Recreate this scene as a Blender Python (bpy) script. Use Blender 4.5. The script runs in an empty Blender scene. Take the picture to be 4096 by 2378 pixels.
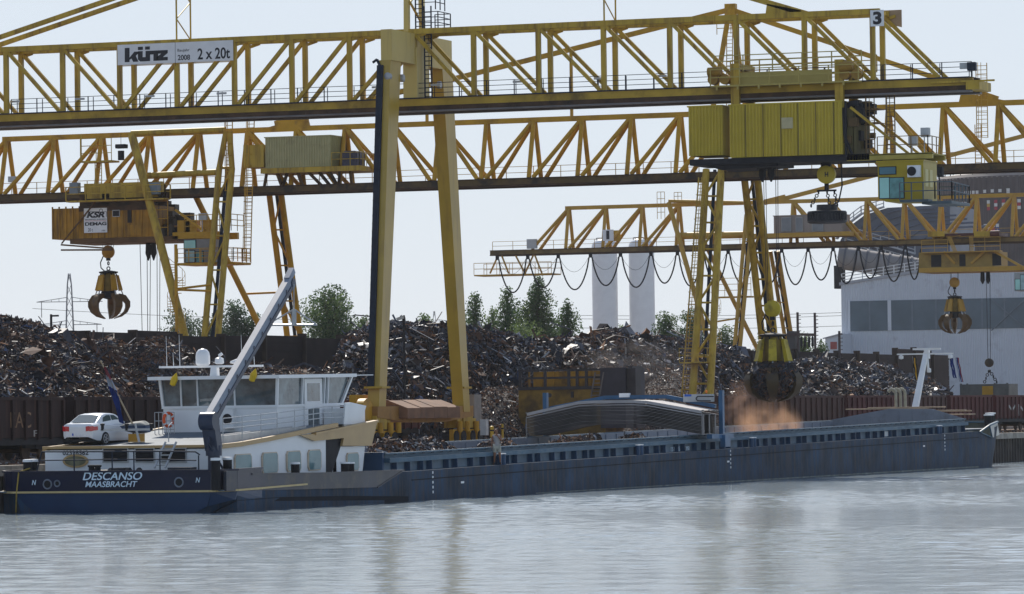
import bpy, bmesh, math, random
import numpy as np
from mathutils import Vector, Matrix
rnd = random.Random(7)
S = bpy.context.scene
C = S.collection
R = math.radians

# ------------------------------------------------------------------ camera, sky, sun, exposure
# World axes: x runs along the quay (away from the camera), y runs inland across it, z is up, water is z = 0.
W, H, F = 4096., 2378., 18560.           # the photograph's pixels and its focal length in pixels
TH, ROLL, YH, CH = R(69.7), .013, 1662., 4.12
ct, st = math.cos(TH), math.sin(TH)
def loc(x, y, z): return Vector((x*ct+y*st, -x*st+y*ct, z))
CAM = loc(12.77357477, -203.64767096, CH)
pit = math.atan((YH-H/2)/F)
fw = loc(0, math.cos(pit), math.sin(pit)); up0 = loc(0, -math.sin(pit), math.cos(pit)); rt0 = loc(1, 0, 0)
rt = rt0*math.cos(ROLL)-up0*math.sin(ROLL); up = up0*math.cos(ROLL)+rt0*math.sin(ROLL)
cam = bpy.data.cameras.new('camera'); co = bpy.data.objects.new('camera', cam); C.objects.link(co)
cam.sensor_width = 36; cam.lens = 36*F/W; cam.clip_start = 1; cam.clip_end = 20000
co.matrix_world = Matrix(((rt.x, up.x, -fw.x, CAM.x), (rt.y, up.y, -fw.y, CAM.y), (rt.z, up.z, -fw.z, CAM.z), (0, 0, 0, 1)))
S.camera = co
SUN_EL, SUN_AZ = R(42), R(98)            # azimuth from the camera's right towards the scene
sd = loc(math.cos(SUN_AZ), math.sin(SUN_AZ), 0)*math.cos(SUN_EL)+Vector((0, 0, math.sin(SUN_EL)))
wd = bpy.data.worlds.new('World'); S.world = wd; wd.use_nodes = True
nt = wd.node_tree; bg = nt.nodes['Background']
sky = nt.nodes.new('ShaderNodeTexSky'); sky.sky_type = 'NISHITA'; sky.sun_disc = False
sky.sun_elevation = SUN_EL; sky.sun_rotation = math.atan2(sd.x, sd.y); sky.air_density = 1.0; sky.dust_density = .6; sky.ozone_density = 2.0; sky.altitude = 0
sky.dust_density = .4
# summer haze veils the blue: thickest low down and towards the sun
veil = nt.nodes.new('ShaderNodeMix'); veil.data_type = 'RGBA'; veil.inputs[7].default_value = (4.75, 5.2, 5.85, 1)
gd = nt.nodes.new('ShaderNodeTexCoord'); sx = nt.nodes.new('ShaderNodeSeparateXYZ'); nt.links.new(gd.outputs['Generated'], sx.inputs[0])
m1 = nt.nodes.new('ShaderNodeMapRange'); m1.inputs[1].default_value = .10; m1.inputs[2].default_value = .55; m1.inputs[3].default_value = .92; m1.inputs[4].default_value = .25; nt.links.new(sx.outputs[2], m1.inputs[0])
dp = nt.nodes.new('ShaderNodeVectorMath'); dp.operation = 'DOT_PRODUCT'; nt.links.new(gd.outputs['Generated'], dp.inputs[0]); dp.inputs[1].default_value = tuple(Vector((sd.x, sd.y, 0)).normalized())
m2 = nt.nodes.new('ShaderNodeMapRange'); m2.inputs[1].default_value = -.45; m2.inputs[2].default_value = .30; m2.inputs[3].default_value = .55; m2.inputs[4].default_value = 1; nt.links.new(dp.outputs['Value'], m2.inputs[0])
mm = nt.nodes.new('ShaderNodeMath'); mm.operation = 'MULTIPLY'; nt.links.new(m1.outputs[0], mm.inputs[0]); nt.links.new(m2.outputs[0], mm.inputs[1]); nt.links.new(mm.outputs[0], veil.inputs[0])
nt.links.new(sky.outputs[0], veil.inputs[6]); nt.links.new(veil.outputs[2], bg.inputs[0]); bg.inputs[1].default_value = .135
sl = bpy.data.lights.new('sun', 'SUN'); sl.energy = 4.4; sl.angle = R(.6); sl.color = (1, .93, .82)
so = bpy.data.objects.new('sun', sl); C.objects.link(so); so.rotation_euler = (-sd).to_track_quat('-Z', 'Y').to_euler()
S.view_settings.view_transform = 'Standard'; S.view_settings.look = 'None'; S.view_settings.exposure = 0.1; S.view_settings.gamma = 1
HAZE = 0.00004
S.cycles.max_bounces = 6; S.cycles.volume_bounces = 1; S.cycles.transparent_max_bounces = 12
S.cycles.volume_step_rate = 4; S.cycles.sample_clamp_indirect = 6

# a photograph pixel seen on a plane of the place
def ray(px, py): return fw+rt*((px-W/2)/F)-up*((py-H/2)/F)
def onU(px, py, u): d = ray(px, py); return CAM+d*((u-CAM.x)/d.x)
def onV(px, py, v): d = ray(px, py); return CAM+d*((v-CAM.y)/d.y)
def onZ(px, py, z): d = ray(px, py); return CAM+d*((z-CAM.z)/d.z)

# ------------------------------------------------------------------ materials
MATS = {}
def mat(name, rgb, rough=.55, var=.18, scale=1.2, dirt=None, amt=.0, dscale=.8, streak=False, metal=0, spec=.3, bump=0, bscale=8, obj=False):
    if name in MATS: return MATS[name]
    m = bpy.data.materials.new(name); m.use_nodes = True; n = m.node_tree.nodes; l = m.node_tree.links
    b = n['Principled BSDF']; b.inputs['Roughness'].default_value = rough; b.inputs['Metallic'].default_value = metal
    b.inputs['Specular IOR Level'].default_value = spec
    g = n.new('ShaderNodeNewGeometry'); mp = n.new('ShaderNodeMapping')
    if obj:
        tc = n.new('ShaderNodeTexCoord'); l.new(tc.outputs['Object'], mp.inputs[0])
    else: l.new(g.outputs['Position'], mp.inputs[0])
    no = n.new('ShaderNodeTexNoise'); no.inputs['Scale'].default_value = scale; no.inputs['Detail'].default_value = 5
    l.new(mp.outputs[0], no.inputs[0])
    rp = n.new('ShaderNodeMapRange'); rp.inputs[1].default_value = .3; rp.inputs[2].default_value = .7
    rp.inputs[3].default_value = 1-var; rp.inputs[4].default_value = 1+var; l.new(no.outputs[0], rp.inputs[0])
    mx = n.new('ShaderNodeMix'); mx.data_type = 'RGBA'; mx.blend_type = 'MULTIPLY'; mx.inputs[0].default_value = 1
    mx.inputs[6].default_value = (*rgb, 1); l.new(rp.outputs[0], mx.inputs[7]); out = mx.outputs[2]
    if dirt:
        mp2 = n.new('ShaderNodeMapping'); l.new(g.outputs['Position'], mp2.inputs[0])
        mp2.inputs['Scale'].default_value = (3, 3, .25) if streak else (1, 1, 1)
        n2 = n.new('ShaderNodeTexNoise'); n2.inputs['Scale'].default_value = dscale; n2.inputs['Detail'].default_value = 7; n2.inputs['Roughness'].default_value = .65
        l.new(mp2.outputs[0], n2.inputs[0])
        r2 = n.new('ShaderNodeMapRange'); r2.inputs[1].default_value = .62-.3*amt; r2.inputs[2].default_value = .78-.22*amt
        r2.inputs[4].default_value = min(1, .45+amt*.6); l.new(n2.outputs[0], r2.inputs[0])
        m2 = n.new('ShaderNodeMix'); m2.data_type = 'RGBA'; l.new(r2.outputs[0], m2.inputs[0]); l.new(out, m2.inputs[6]); m2.inputs[7].default_value = (*dirt, 1); out = m2.outputs[2]
    l.new(out, b.inputs['Base Color'])
    if bump:
        n3 = n.new('ShaderNodeTexNoise'); n3.inputs['Scale'].default_value = bscale; n3.inputs['Detail'].default_value = 4; l.new(g.outputs['Position'], n3.inputs[0])
        bp = n.new('ShaderNodeBump'); bp.inputs['Strength'].default_value = bump; bp.inputs['Distance'].default_value = .1; l.new(n3.outputs[0], bp.inputs['Height']); l.new(bp.outputs[0], b.inputs['Normal'])
    MATS[name] = m; return m
RUST = (.10, .035, .015); BLK = (.018, .018, .022)
Y3 = mat('crane_yellow', (.48, .315, .035), .5, .18, .7, (.16, .08, .02), .46, .9, True)
Y3B = mat('crane_yellow_worn', (.44, .285, .03), .55, .2, .6, (.05, .028, .014), .42, .33)
YL = mat('leg_yellow', (.45, .295, .03), .36, .12, .5, (.26, .15, .03), .25, .5, True, spec=.55)
Y2 = mat('old_yellow', (.52, .28, .015), .5, .15, .7, (.16, .07, .02), .35, .6)
Y2B = mat('dark_yellow_beam', (.16, .10, .03), .6, .3, .5, (.025, .02, .02), .75, .5)  # darker, patchy yellow, mainly for the middle crane's bottom chords
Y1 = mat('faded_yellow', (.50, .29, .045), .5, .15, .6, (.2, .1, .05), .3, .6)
YH_ = mat('house_yellow', (.52, .39, .04), .5, .08, .8, (.25, .18, .05), .2, .6, True)
YK = mat('rusty_yellow', (.40, .20, .012), .55, .25, .9, (.07, .035, .015), .55, .9, True)
BRN = mat('runway_brown', (.075, .04, .02), .7, .4, .8, (.015, .013, .012), .5, .7)
DK = mat('black_steel', (.018, .018, .022), .75, .3, 2)
DKB = mat('blue_black_steel', (.014, .022, .04), .75, .25, 2)
RAILG = mat('grey_rail', (.16, .15, .15), .45, .2, 1)
GALV = mat('galvanised', (.42, .43, .44), .4, .15, 2, metal=.3)
WHITE = mat('white_paint', (.80, .80, .80), .4, .04, 1)
SIGN = mat('sign_white', (.78, .79, .80), .5, .05, 1.5)
INK = mat('sign_ink', (.02, .022, .03), .5, .1, 3)
INKR = mat('sign_red', (.45, .05, .05), .5, .1, 3)
BOXG = mat('grey_box', (.45, .46, .46), .5, .1, 3)
def glass(name, rgb, rough=.05, spec=.8):
    return mat(name, rgb, rough, .1, .5, spec=spec)

# ------------------------------------------------------------------ mesh builder
ORG = {}
class MB:
    def __init__(s): s.v = []; s.f = []; s.m = []; s.k = 0
    def add(s, vs, fs):
        o = len(s.v); s.v += [tuple(p) for p in vs]; s.f += [tuple(i+o for i in f) for f in fs]; s.m += [s.k]*len(fs); return s
    def hexa(s, p): return s.add(p, [(0, 3, 2, 1), (4, 5, 6, 7), (0, 1, 5, 4), (1, 2, 6, 5), (2, 3, 7, 6), (3, 0, 4, 7)])
    def box(s, x0, x1, y0, y1, z0, z1):
        return s.hexa([(x0, y0, z0), (x1, y0, z0), (x1, y1, z0), (x0, y1, z0), (x0, y0, z1), (x1, y0, z1), (x1, y1, z1), (x0, y1, z1)])
    def beam(s, p, q, w, h=None, upv=(0, 0, 1), w2=None, h2=None):
        p = Vector(p); q = Vector(q); h = h or w; d = (q-p).normalized(); u = Vector(upv)
        if abs(d.dot(u)) > .98: u = Vector((1, 0, 0))
        a = d.cross(u).normalized(); b = a.cross(d).normalized()
        w2 = w2 or w; h2 = h2 or h
        r = [p-a*w/2-b*h/2, p+a*w/2-b*h/2, p+a*w/2+b*h/2, p-a*w/2+b*h/2, q-a*w2/2-b*h2/2, q+a*w2/2-b*h2/2, q+a*w2/2+b*h2/2, q-a*w2/2+b*h2/2]
        return s.hexa(r)
    def tube(s, p, q, r, n=8, r2=None):
        p = Vector(p); q = Vector(q); r2 = r if r2 is None else r2; d = (q-p).normalized(); u = Vector((0, 0, 1)) if abs(d.z) < .95 else Vector((1, 0, 0))
        a = d.cross(u).normalized(); b = a.cross(d)
        vs = []
        for c, rr in ((p, r), (q, r2)):
            for i in range(n):
                t = 2*math.pi*i/n; vs.append(c+a*math.cos(t)*rr+b*math.sin(t)*rr)
        return s.add(vs, [(i, (i+1) % n, n+(i+1) % n, n+i) for i in range(n)]+[tuple(range(n-1, -1, -1)), tuple(range(n, 2*n))])
    def path(s, pts, r, n=6):
        for a, b in zip(pts[:-1], pts[1:]): s.tube(a, b, r, n)
        return s
    def poly(s, pts): return s.add(pts, [tuple(range(len(pts)))])
    def prism(s, a, b):
        n = len(a); return s.add(list(a)+list(b), [tuple(range(n-1, -1, -1)), tuple(range(n, 2*n))]+[(i, (i+1) % n, n+(i+1) % n, n+i) for i in range(n)])
    def lathe(s, prof, c, n=16, ax=(0, 0, 1), x=None):
        c = Vector(c); ax = Vector(ax).normalized(); u = Vector((1, 0, 0)) if abs(ax.x) < .9 else Vector((0, 1, 0)); a = ax.cross(u).normalized(); b = ax.cross(a)
        vs = []; fs = []; m = len(prof)
        for r, z in prof:
            for i in range(n):
                t = 2*math.pi*i/n; vs.append(c+ax*z+a*math.cos(t)*r+b*math.sin(t)*r)
        for j in range(m-1):
            for i in range(n): fs.append((j*n+i, j*n+(i+1) % n, (j+1)*n+(i+1) % n, (j+1)*n+i))
        fs += [tuple(range(n-1, -1, -1)), tuple(range((m-1)*n, m*n))]
        return s.add(vs, fs)
    def torus(s, c, ax, r, t, n=20, k=8):
        c = Vector(c); ax = Vector(ax).normalized(); u = Vector((1, 0, 0)) if abs(ax.x) < .9 else Vector((0, 1, 0)); a = ax.cross(u).normalized(); b = ax.cross(a); vs = []
        for i in range(n):
            th = 2*math.pi*i/n; d = a*math.cos(th)+b*math.sin(th)
            for j in range(k):
                ph = 2*math.pi*j/k; vs.append(c+d*(r+t*math.cos(ph))+ax*t*math.sin(ph))
        return s.add(vs, [(i*k+j, i*k+(j+1) % k, ((i+1) % n)*k+(j+1) % k, ((i+1) % n)*k+j) for i in range(n) for j in range(k)])
    def grid(s, P):
        n, m = len(P), len(P[0]); return s.add([p for r in P for p in r], [(i*m+j, i*m+j+1, (i+1)*m+j+1, (i+1)*m+j) for i in range(n-1) for j in range(m-1)])
    def build(s, name, mats, parent=None, smooth=False, recalc=True, label=None, kind=None):
        me = bpy.data.meshes.new(name); o3 = Vector((0, 0, 0)) if parent is None else ORG[parent.name]
        vs = np.array([tuple(v) for v in s.v], dtype=float)-np.array(tuple(o3))
        me.from_pydata(vs.tolist(), [], s.f)
        ms = mats if isinstance(mats, (list, tuple)) else [mats]
        for m in ms: me.materials.append(m)
        if max(s.m) > 0: me.polygons.foreach_set('material_index', s.m)
        if recalc:
            bm = bmesh.new(); bm.from_mesh(me); bmesh.ops.recalc_face_normals(bm, faces=bm.faces); bm.to_mesh(me); bm.free()
        if smooth:
            me.polygons.foreach_set('use_smooth', [True]*len(me.polygons))
            if smooth != 'all':
                try: me.set_sharp_from_angle(angle=R(40))
                except Exception: pass
        o = bpy.data.objects.new(name, me); C.objects.link(o)
        if parent: o.parent = parent
        ORG[o.name] = o3
        if label: o['label'] = label
        if kind: o['kind'] = kind
        return o
def thing(name, label, cat, at=(0, 0, 0), group=None, rot=None, local=False):
    o = bpy.data.objects.new(name, None); C.objects.link(o); o.location = at; o.empty_display_size = .5
    if rot: o.rotation_euler = rot
    ORG[o.name] = Vector((0, 0, 0)) if local else Vector(at)
    o['label'] = label; o['category'] = cat
    if group: o['group'] = group
    return o
def tag(o, label, cat, group=None, kind=None):
    o['label'] = label; o['category'] = cat
    if group: o['group'] = group
    if kind: o['kind'] = kind
    return o
def copy_tree(o, parent=None, off=None):
    c = o.copy(); C.objects.link(c); c.parent = parent
    if parent is None and off is not None: c.location = Vector(o.location)+Vector(off)
    for k in list(o.children): copy_tree(k, c)
    return c
def text(body, at, xd, w, h, m, parent, name='lettering', bold=0., shear=0., upd=(0, 0, 1)):
    cu = bpy.data.curves.new(name, 'FONT'); cu.body = body; cu.align_x = 'CENTER'; cu.align_y = 'CENTER'; cu.extrude = .004; cu.offset = bold; cu.shear = shear
    cu.materials.append(m); o = bpy.data.objects.new(name, cu); C.objects.link(o); bpy.context.view_layer.update()
    me = bpy.data.meshes.new_from_object(o.evaluated_get(bpy.context.evaluated_depsgraph_get())); bpy.data.objects.remove(o); me.name = name; o = bpy.data.objects.new(name, me); C.objects.link(o); me.materials.clear(); me.materials.append(m)
    bb = [Vector(b) for b in o.bound_box]; x0 = min(b.x for b in bb); x1 = max(b.x for b in bb); y0 = min(b.y for b in bb); y1 = max(b.y for b in bb)
    sx, sy = w/max(1e-6, x1-x0), h/max(1e-6, y1-y0); X = Vector(xd).normalized(); U_ = Vector(upd).normalized(); N = X.cross(U_)
    o.parent = parent; at = Vector(at)-ORG[parent.name]-X*(x0+x1)/2*sx-U_*(y0+y1)/2*sy
    o.matrix_local = Matrix(((X.x*sx, U_.x*sy, N.x, at.x), (X.y*sx, U_.y*sy, N.y, at.y), (X.z*sx, U_.z*sy, N.z, at.z), (0, 0, 0, 1)))
    ORG[o.name] = ORG[parent.name]; return o
def rail(mb, pts, h, n=2, r=.022, post=1.5, pr=.025, top=True):
    """guard rail along pts: n bars and posts"""
    pts = [Vector(p) for p in pts]
    for a, b in zip(pts[:-1], pts[1:]):
        L_ = (b-a).length; k = max(1, round(L_/post))
        for i in range(n): mb.beam(a+Vector((0, 0, h*(i+1)/n)), b+Vector((0, 0, h*(i+1)/n)), 2*r)
        for i in range(k+1): p = a.lerp(b, i/k); mb.beam(p, p+Vector((0, 0, h)), 2*pr)
    return mb
def ladder(mb, p, q, w=.5, side=(0, 1, 0), step=.3, r=.025, cage=0, out=(-1, 0, 0)):
    p = Vector(p); q = Vector(q); s_ = Vector(side)*w/2; o_ = Vector(out)
    mb.beam(p-s_, q-s_, 2*r); mb.beam(p+s_, q+s_, 2*r); L_ = (q-p).length
    for i in range(int(L_/step)): c = p.lerp(q, (i+.5)*step/L_); mb.beam(c-s_, c+s_, 1.4*r)
    if cage:
        k = int(L_/1.0)
        for i in range(k+1):
            c = p.lerp(q, min(1, i*1.0/L_)); ring = [c-s_]+[c+s_.normalized()*math.cos(t)*-.38+o_*.7*math.sin(t) for t in (R(35), R(70), R(110), R(145))]+[c+s_]
            mb.path(ring, r*.7, 4)
        for t in (R(70), R(110)): o2 = s_.normalized()*math.cos(t)*-.38+o_*.7*math.sin(t); mb.beam(p+o2, q+o2, r*1.3)
    return mb
def corr(mb, p0, p1, z0, z1, nrm, n, d=.06):
    """corrugated sheet wall from p0 to p1"""
    p0 = Vector((p0[0], p0[1], 0)); p1 = Vector((p1[0], p1[1], 0)); nn = Vector(nrm); lo = []; hi = []
    for i in range(n):
        for f, k in ((0, 0), (.15, 1), (.5, 1), (.65, 0)):
            p = p0.lerp(p1, (i+f)/n)+nn*d*k; lo.append((p.x, p.y, z0)); hi.append((p.x, p.y, z1))
    p = p1; lo.append((p.x, p.y, z0)); hi.append((p.x, p.y, z1)); return mb.grid([lo, hi])

# ------------------------------------------------------------------ water and ground
def water_mat():
    m = bpy.data.materials.new('harbour_water'); m.use_nodes = True; n = m.node_tree.nodes; l = m.node_tree.links; b = n['Principled BSDF']
    b.inputs['Base Color'].default_value = (.24, .295, .33, 1); b.inputs['Roughness'].default_value = .12; b.inputs['IOR'].default_value = 1.9
    g = n.new('ShaderNodeNewGeometry'); last = None
    pn = n.new('ShaderNodeTexNoise'); pm = n.new('ShaderNodeMapping'); l.new(g.outputs['Position'], pm.inputs[0]); pm.inputs['Scale'].default_value = (.05, .022, 1); l.new(pm.outputs[0], pn.inputs[0]); pn.inputs['Scale'].default_value = 1; pn.inputs['Detail'].default_value = 3
    pr = n.new('ShaderNodeMapRange'); l.new(pn.outputs[0], pr.inputs[0]); pr.inputs[1].default_value = .38; pr.inputs[2].default_value = .62; pr.inputs[3].default_value = .35; pr.inputs[4].default_value = 1.0
    for sc, st_, di, rz in ((2.2, .6, .03, 70), (5.0, .7, .012, 75)):
        mp = n.new('ShaderNodeMapping'); l.new(g.outputs['Position'], mp.inputs[0]); mp.inputs['Rotation'].default_value = (0, 0, R(rz-70)); mp.inputs['Scale'].default_value = (1, .45, 1)
        no = n.new('ShaderNodeTexNoise'); no.inputs['Scale'].default_value = sc; no.inputs['Detail'].default_value = 3; no.inputs['Roughness'].default_value = .5; l.new(mp.outputs[0], no.inputs[0])
        bp = n.new('ShaderNodeBump'); bp.inputs['Distance'].default_value = di; l.new(no.outputs[0], bp.inputs['Height'])
        mu = n.new('ShaderNodeMath'); mu.operation = 'MULTIPLY'; l.new(pr.outputs[0], mu.inputs[0]); mu.inputs[1].default_value = st_; l.new(mu.outputs[0], bp.inputs['Strength'])
        if last: l.new(last.outputs[0], bp.inputs['Normal'])
        last = bp
    l.new(last.outputs[0], b.inputs['Normal']); return m
QV, QZ = 12.7, 2.1                        # quay face and quay level
def water():
    # rippled basin in front of the quay (real waves), lying in the wide flat harbour water
    g = np.random.default_rng(3); f_ = np.array([st, ct]); r_ = np.array([ct, -st]); A = np.arange(-46, 46.01, .30); D = np.concatenate([np.arange(98, 215, .22), np.arange(215, 345, .36)])
    aa, dd = np.meshgrid(A, D); X = CAM.x+f_[0]*dd+r_[0]*aa; Y = CAM.y+f_[1]*dd+r_[1]*aa; Z = np.zeros_like(X)
    pa = sum(np.sin(X*k1*.7+Y*k2*.7+p) for k1, k2, p in ((.11, .05, .3), (-.06, .13, 2.), (.17, -.09, 4.), (.03, .07, 1.)))/4; amp = np.clip(.75+.9*pa, .22, 1.5)
    for i in range(46):
        lam = .7*(6/.7)**(g.random()**1.5); th = g.normal(R(62), R(34)); k = 2*math.pi/lam; sl = (.0085 if lam > 1.6 else .0165)*g.uniform(.6, 1.3)
        Z += amp*sl/k*np.sin(k*(X*math.cos(th-R(62))+Y*math.sin(th-R(62)))+g.uniform(0, 6.3))
    n, m = X.shape; co_ = np.stack([X, Y, Z], -1).reshape(-1, 3); q = np.arange(n*m).reshape(n, m); fc = np.stack([q[:-1, :-1], q[:-1, 1:], q[1:, 1:], q[1:, :-1]], -1).reshape(-1, 4)
    co_ = np.vstack([co_, [(-900, -700, -.3), (2500, -700, -.3), (2500, QV+.5, -.3), (-900, QV+.5, -.3)]]); fc = np.vstack([fc, [[n*m, n*m+1, n*m+2, n*m+3]]])
    me = bpy.data.meshes.new('water'); me.vertices.add(len(co_)); me.vertices.foreach_set('co', co_.ravel()); me.loops.add(fc.size); me.loops.foreach_set('vertex_index', fc.ravel().astype(np.int32)); me.polygons.add(len(fc)); me.polygons.foreach_set('loop_start', np.arange(0, fc.size, 4, dtype=np.int32)); me.polygons.foreach_set('use_smooth', np.ones(len(fc), bool)); me.update(); me.validate()
    me.materials.append(water_mat()); o = bpy.data.objects.new('water', me); C.objects.link(o); o['kind'] = 'structure'
    if me.polygons[0].normal.z < 0: me.flip_normals()
water()
GR = mat('quay_dirt', (.16, .11, .08), .95, .4, .6, (.33, .22, .15), .4, 1.5, bump=.6)
g_ = MB().add([(-900, QV+.9, QZ), (9000, QV+.9, QZ), (9000, 6000, QZ), (-900, 6000, QZ)], [(0, 1, 2, 3)]).build('ground', GR, kind='structure')
CONC = mat('quay_concrete', (.30, .27, .23), .9, .3, .8, (.12, .10, .08), .45, 1)
SHEET = mat('sheet_pile_steel', (.055, .045, .04), .8, .4, .7, (.12, .10, .08), .4, .8, True)
q = thing('quay_wall', 'dark sheet pile quay wall with pale concrete coping along the water', 'quay wall', (60, QV, 0))
MB().box(-200, 500, QV-.15, QV+1.0, QZ-.45, QZ+.02).build('coping', CONC, q)
mb = MB(); lo = []; hi = []
for i in range(700):
    x = -180+i*.9
    for f, k in ((0, 0), (.2, 1), (.5, 1), (.7, 0)): lo.append((x+f*.9, QV+.55-.42*k, -1.5)); hi.append((x+f*.9, QV+.55-.42*k, QZ-.46))
mb.grid([lo, hi]).build('sheet_piling', SHEET, q)

# ================================================================== THE CARGO BARGE (trimmed a little by the stern)
T = .0101
def lo_(p): return Vector((p.x, p.y, p.z-T*p.x))
def bU(px, py, u): return lo_(onU(px, py, u))
def bV(px, py, v): return lo_(onV(px, py, v))
def wz(x, z): return z+T*x
barge = thing('cargo_barge', 'long blue grey river cargo barge moored along the quay with its white deckhouse aft', 'barge', (0, 0, 0), rot=(0, -math.atan(T), 0), local=True)
HULL = mat('hull_grey_blue', (.014, .038, .076), .7, .6, .5, (.055, .05, .05), .6, .8, True, spec=.2, bump=.3, bscale=2.2)
NAVY = mat('hull_navy', (.006, .009, .032), .3, .15, .6)
BLUE = mat('stern_blue', (.008, .032, .085), .35, .12, .7)
BOOT = mat('boot_black', (.006, .008, .014), .85, .3, 1)
STRK = mat('strake_grey', (.020, .024, .04), .4, .4, .5, (.085, .07, .05), .42, .9)
COAM = mat('coaming_blue', (.05, .115, .175), .55, .25, .6, (.13, .17, .18), .4, .6)
COAMD = mat('frame_blue', (.022, .062, .13), .45, .2, .9)
COAMI = mat('hold_grey_blue', (.18, .205, .25), .55, .12, .7, (.10, .09, .09), .3, .8)
TAN = mat('trim_tan', (.46, .30, .13), .4, .08, 1)
ORNG = mat('deck_ochre', (.55, .27, .03), .5, .1, 1)
WARM = mat('house_white', (.78, .79, .80), .35, .04, .7)
PANE = glass('window_glass', (.03, .055, .06))
FRM = mat('window_frame', (.55, .45, .34), .4, .1, 2); PANEL_ = mat('curtain_pane', (.16, .27, .28), .08, .12, .8)
YSTR = mat('stripe_cream', (.55, .42, .20), .5, .1, 2)
DECK = mat('deck_grey', (.12, .15, .18), .7, .2, 1)
BW = 11.45
def side(zs, name, m, xs, y0=0., y1=BW):
    pass
# hull shell: rings of (x, y) at several heights, near side then round the bow, far side and stern
def ring(z):
    k = max(0, min(1, (z+1.4)/2.6)); kc = max(0, min(1, (z+.6)/2.0))     # the bow rakes forward, the stern corners tuck in low down
    x0 = 130+1.0*k; e = 139.0+2.4*k; b = 5.725; c = .2+.6*(1-kc)
    pts = [(1.5, 0)]+[(x, 0) for x in (20, 50, 80, 110, 125)]
    for t in np.linspace(0, math.pi, 21): pts.append((x0+(e-x0)*math.sin(t)**.55, b-b*math.copysign(abs(math.cos(t))**.5, math.cos(t))))
    pts += [(x, BW) for x in (110, 80, 50, 20, 1.5)]+[(0, BW-1.0-c), (0, 1.0*.5+c)]
    return pts
zs = [-2.2, -1.4, -.5, .2, .75, 1.25]
P = []
for z in zs:
    r_ = ring(z); r_.append(r_[0]); P.append([(x, y, z+(.35*max(0, (x-131)/8)**1.2 if z > .7 else 0)) for x, y in r_])
mb = MB(); mb.grid(P)
hull = mb.build('hull', HULL, barge, smooth=True)
# stern: navy bulwark band, cream rubbing stripe, blue counter
st_ring = [(4.2, -.05), (1.5, -.05), (.06, .35), (-.05, .6), (-.05, BW-1.2), (.3, BW-.7), (1.6, BW+.05), (4.2, BW+.05)]
mb = MB(); mb.grid([[(x, y, z) for x, y in st_ring] for z in (1.0, 1.45, 1.87)]); mb.grid([[(x, y, z) for x, y in ((4.2, .12), (1.6, .12), (.2, .7), (.12, BW-1.2), (1.6, BW-.1), (4.2, BW-.1))] for z in (.9, 1.87)])
for a, b2 in zip(st_ring[:-1], st_ring[1:]): mb.beam((*a, 1.87), (*b2, 1.87), .12, .09)
mb.build('stern_bulwark', NAVY, barge)
mb = MB()
for a, b2 in zip(st_ring[:-1], st_ring[1:]): mb.beam((a[0]-.03, a[1], .965), (b2[0]-.03, b2[1], .965), .1, .085)
mb.beam((1.5, -.06, .965), (9.3, -.06, 1.0), .09, .08); mb.build('rubbing_stripe', YSTR, barge)
mb = MB()
mb.grid([[(-.04, .55, .93), (-.04, BW-1.3, .93)], [(-.04, .75, .3), (-.04, BW-1.9, .35)], [(-.02, 1.7, -.15), (-.02, BW-2.8, -.2)], [(-.01, 2.2, -.6), (-.01, BW-3.3, -.6)]])
mb.add([(-.04, .55, .93), (1.5, -.03, .93), (4.2, -.03, .93), (4.2, -.03, .55), (1.3, .03, .55), (-.02, .72, .3)], [(0, 1, 4, 5), (1, 2, 3, 4)])
mb.build('stern_counter', BLUE, barge)
mb = MB(); mb.add([(1.3, -.02, .5), (6.5, -.025, .5), (14, -.025, .32), (22, -.025, .05), (22, -.025, -.6), (.5, .15, -.6), (.3, .7, .0)], [(0, 1, 2, 3, 4, 5, 6)]); mb.build('boot_topping', BOOT, barge)
# upper strake that runs out along the side
A = [bV(x, y, -.03) for x, y in ((1005, 1897), (1300, 1893), (1615, 1882), (1509, 1950), (1230, 1958), (905, 1965), (905, 1885), (995, 1881))]
mb = MB(); mb.prism([(p.x, -.045, p.z) for p in A], [(p.x, .1, p.z) for p in A]); mb.beam((A[0].x, -.04, A[0].z), (A[1].x, -.04, A[1].z), .1, .07); mb.beam((A[1].x, -.04, A[1].z), (A[2].x, -.04, A[2].z), .1, .07); mb.beam((A[2].x, -.05, A[2].z), (A[3].x, -.05, A[3].z), .05, .05)
mb.build('bulwark_strake', STRK, barge)
# decks
mb = MB(); mb.box(.1, 21, .05, BW-.05, .95, 1.0); mb.box(21, 130.6, .03, .95, 1.18, 1.24); mb.box(21, 130.6, BW-.95, BW-.03, 1.18, 1.24); mb.build('side_deck', DECK, barge)
mb = MB(); mb.box(130.6, 137.2, .6, BW-.6, 1.3, 1.38); mb.build('foredeck', DECK, barge)
# coaming: upper strip, box stringer, recessed wall with frames
X0, X1 = 21.2, 130.6
for y, s_ in ((.9, -1), (BW-.9, 1)):
    mb = MB(); a = sorted((y, y-.06*s_)); mb.box(X0, X1, a[0], a[1], 1.24, 2.13)
    mb.box(X0, X1, *sorted((y+.0*s_, y+.14*s_)), 2.09, 2.16)
    mb.box(X0, X1, *sorted((y+.002*s_, y+.30*s_)), 1.69, 1.91); mb.k = 2; mb.box(X0, X1, *sorted((y+.0*s_, y+.012*s_)), 1.25, 1.688); mb.k = 0
    if s_ < 0:
        mb.k = 1
        for i in range(87): mb.box(X0+1+i*1.25, X0+1.28+i*1.25, y-.145, y-.1, 2.05, 2.10)
        mb.k = 0
    mb.build('coaming', [COAM, DKB, mat('recess_grey_blue', (.15, .21, .27), .6, .2, .8, (.08, .09, .10), .4, .7)], barge)
mb = MB(); mb.box(0, .05, -.29, -.013, 1.24, 1.685); mb.box(-.10, .40, -.03, -.013, 1.24, 1.685)
fr = mb.build('frame', COAMD, barge)
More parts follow.
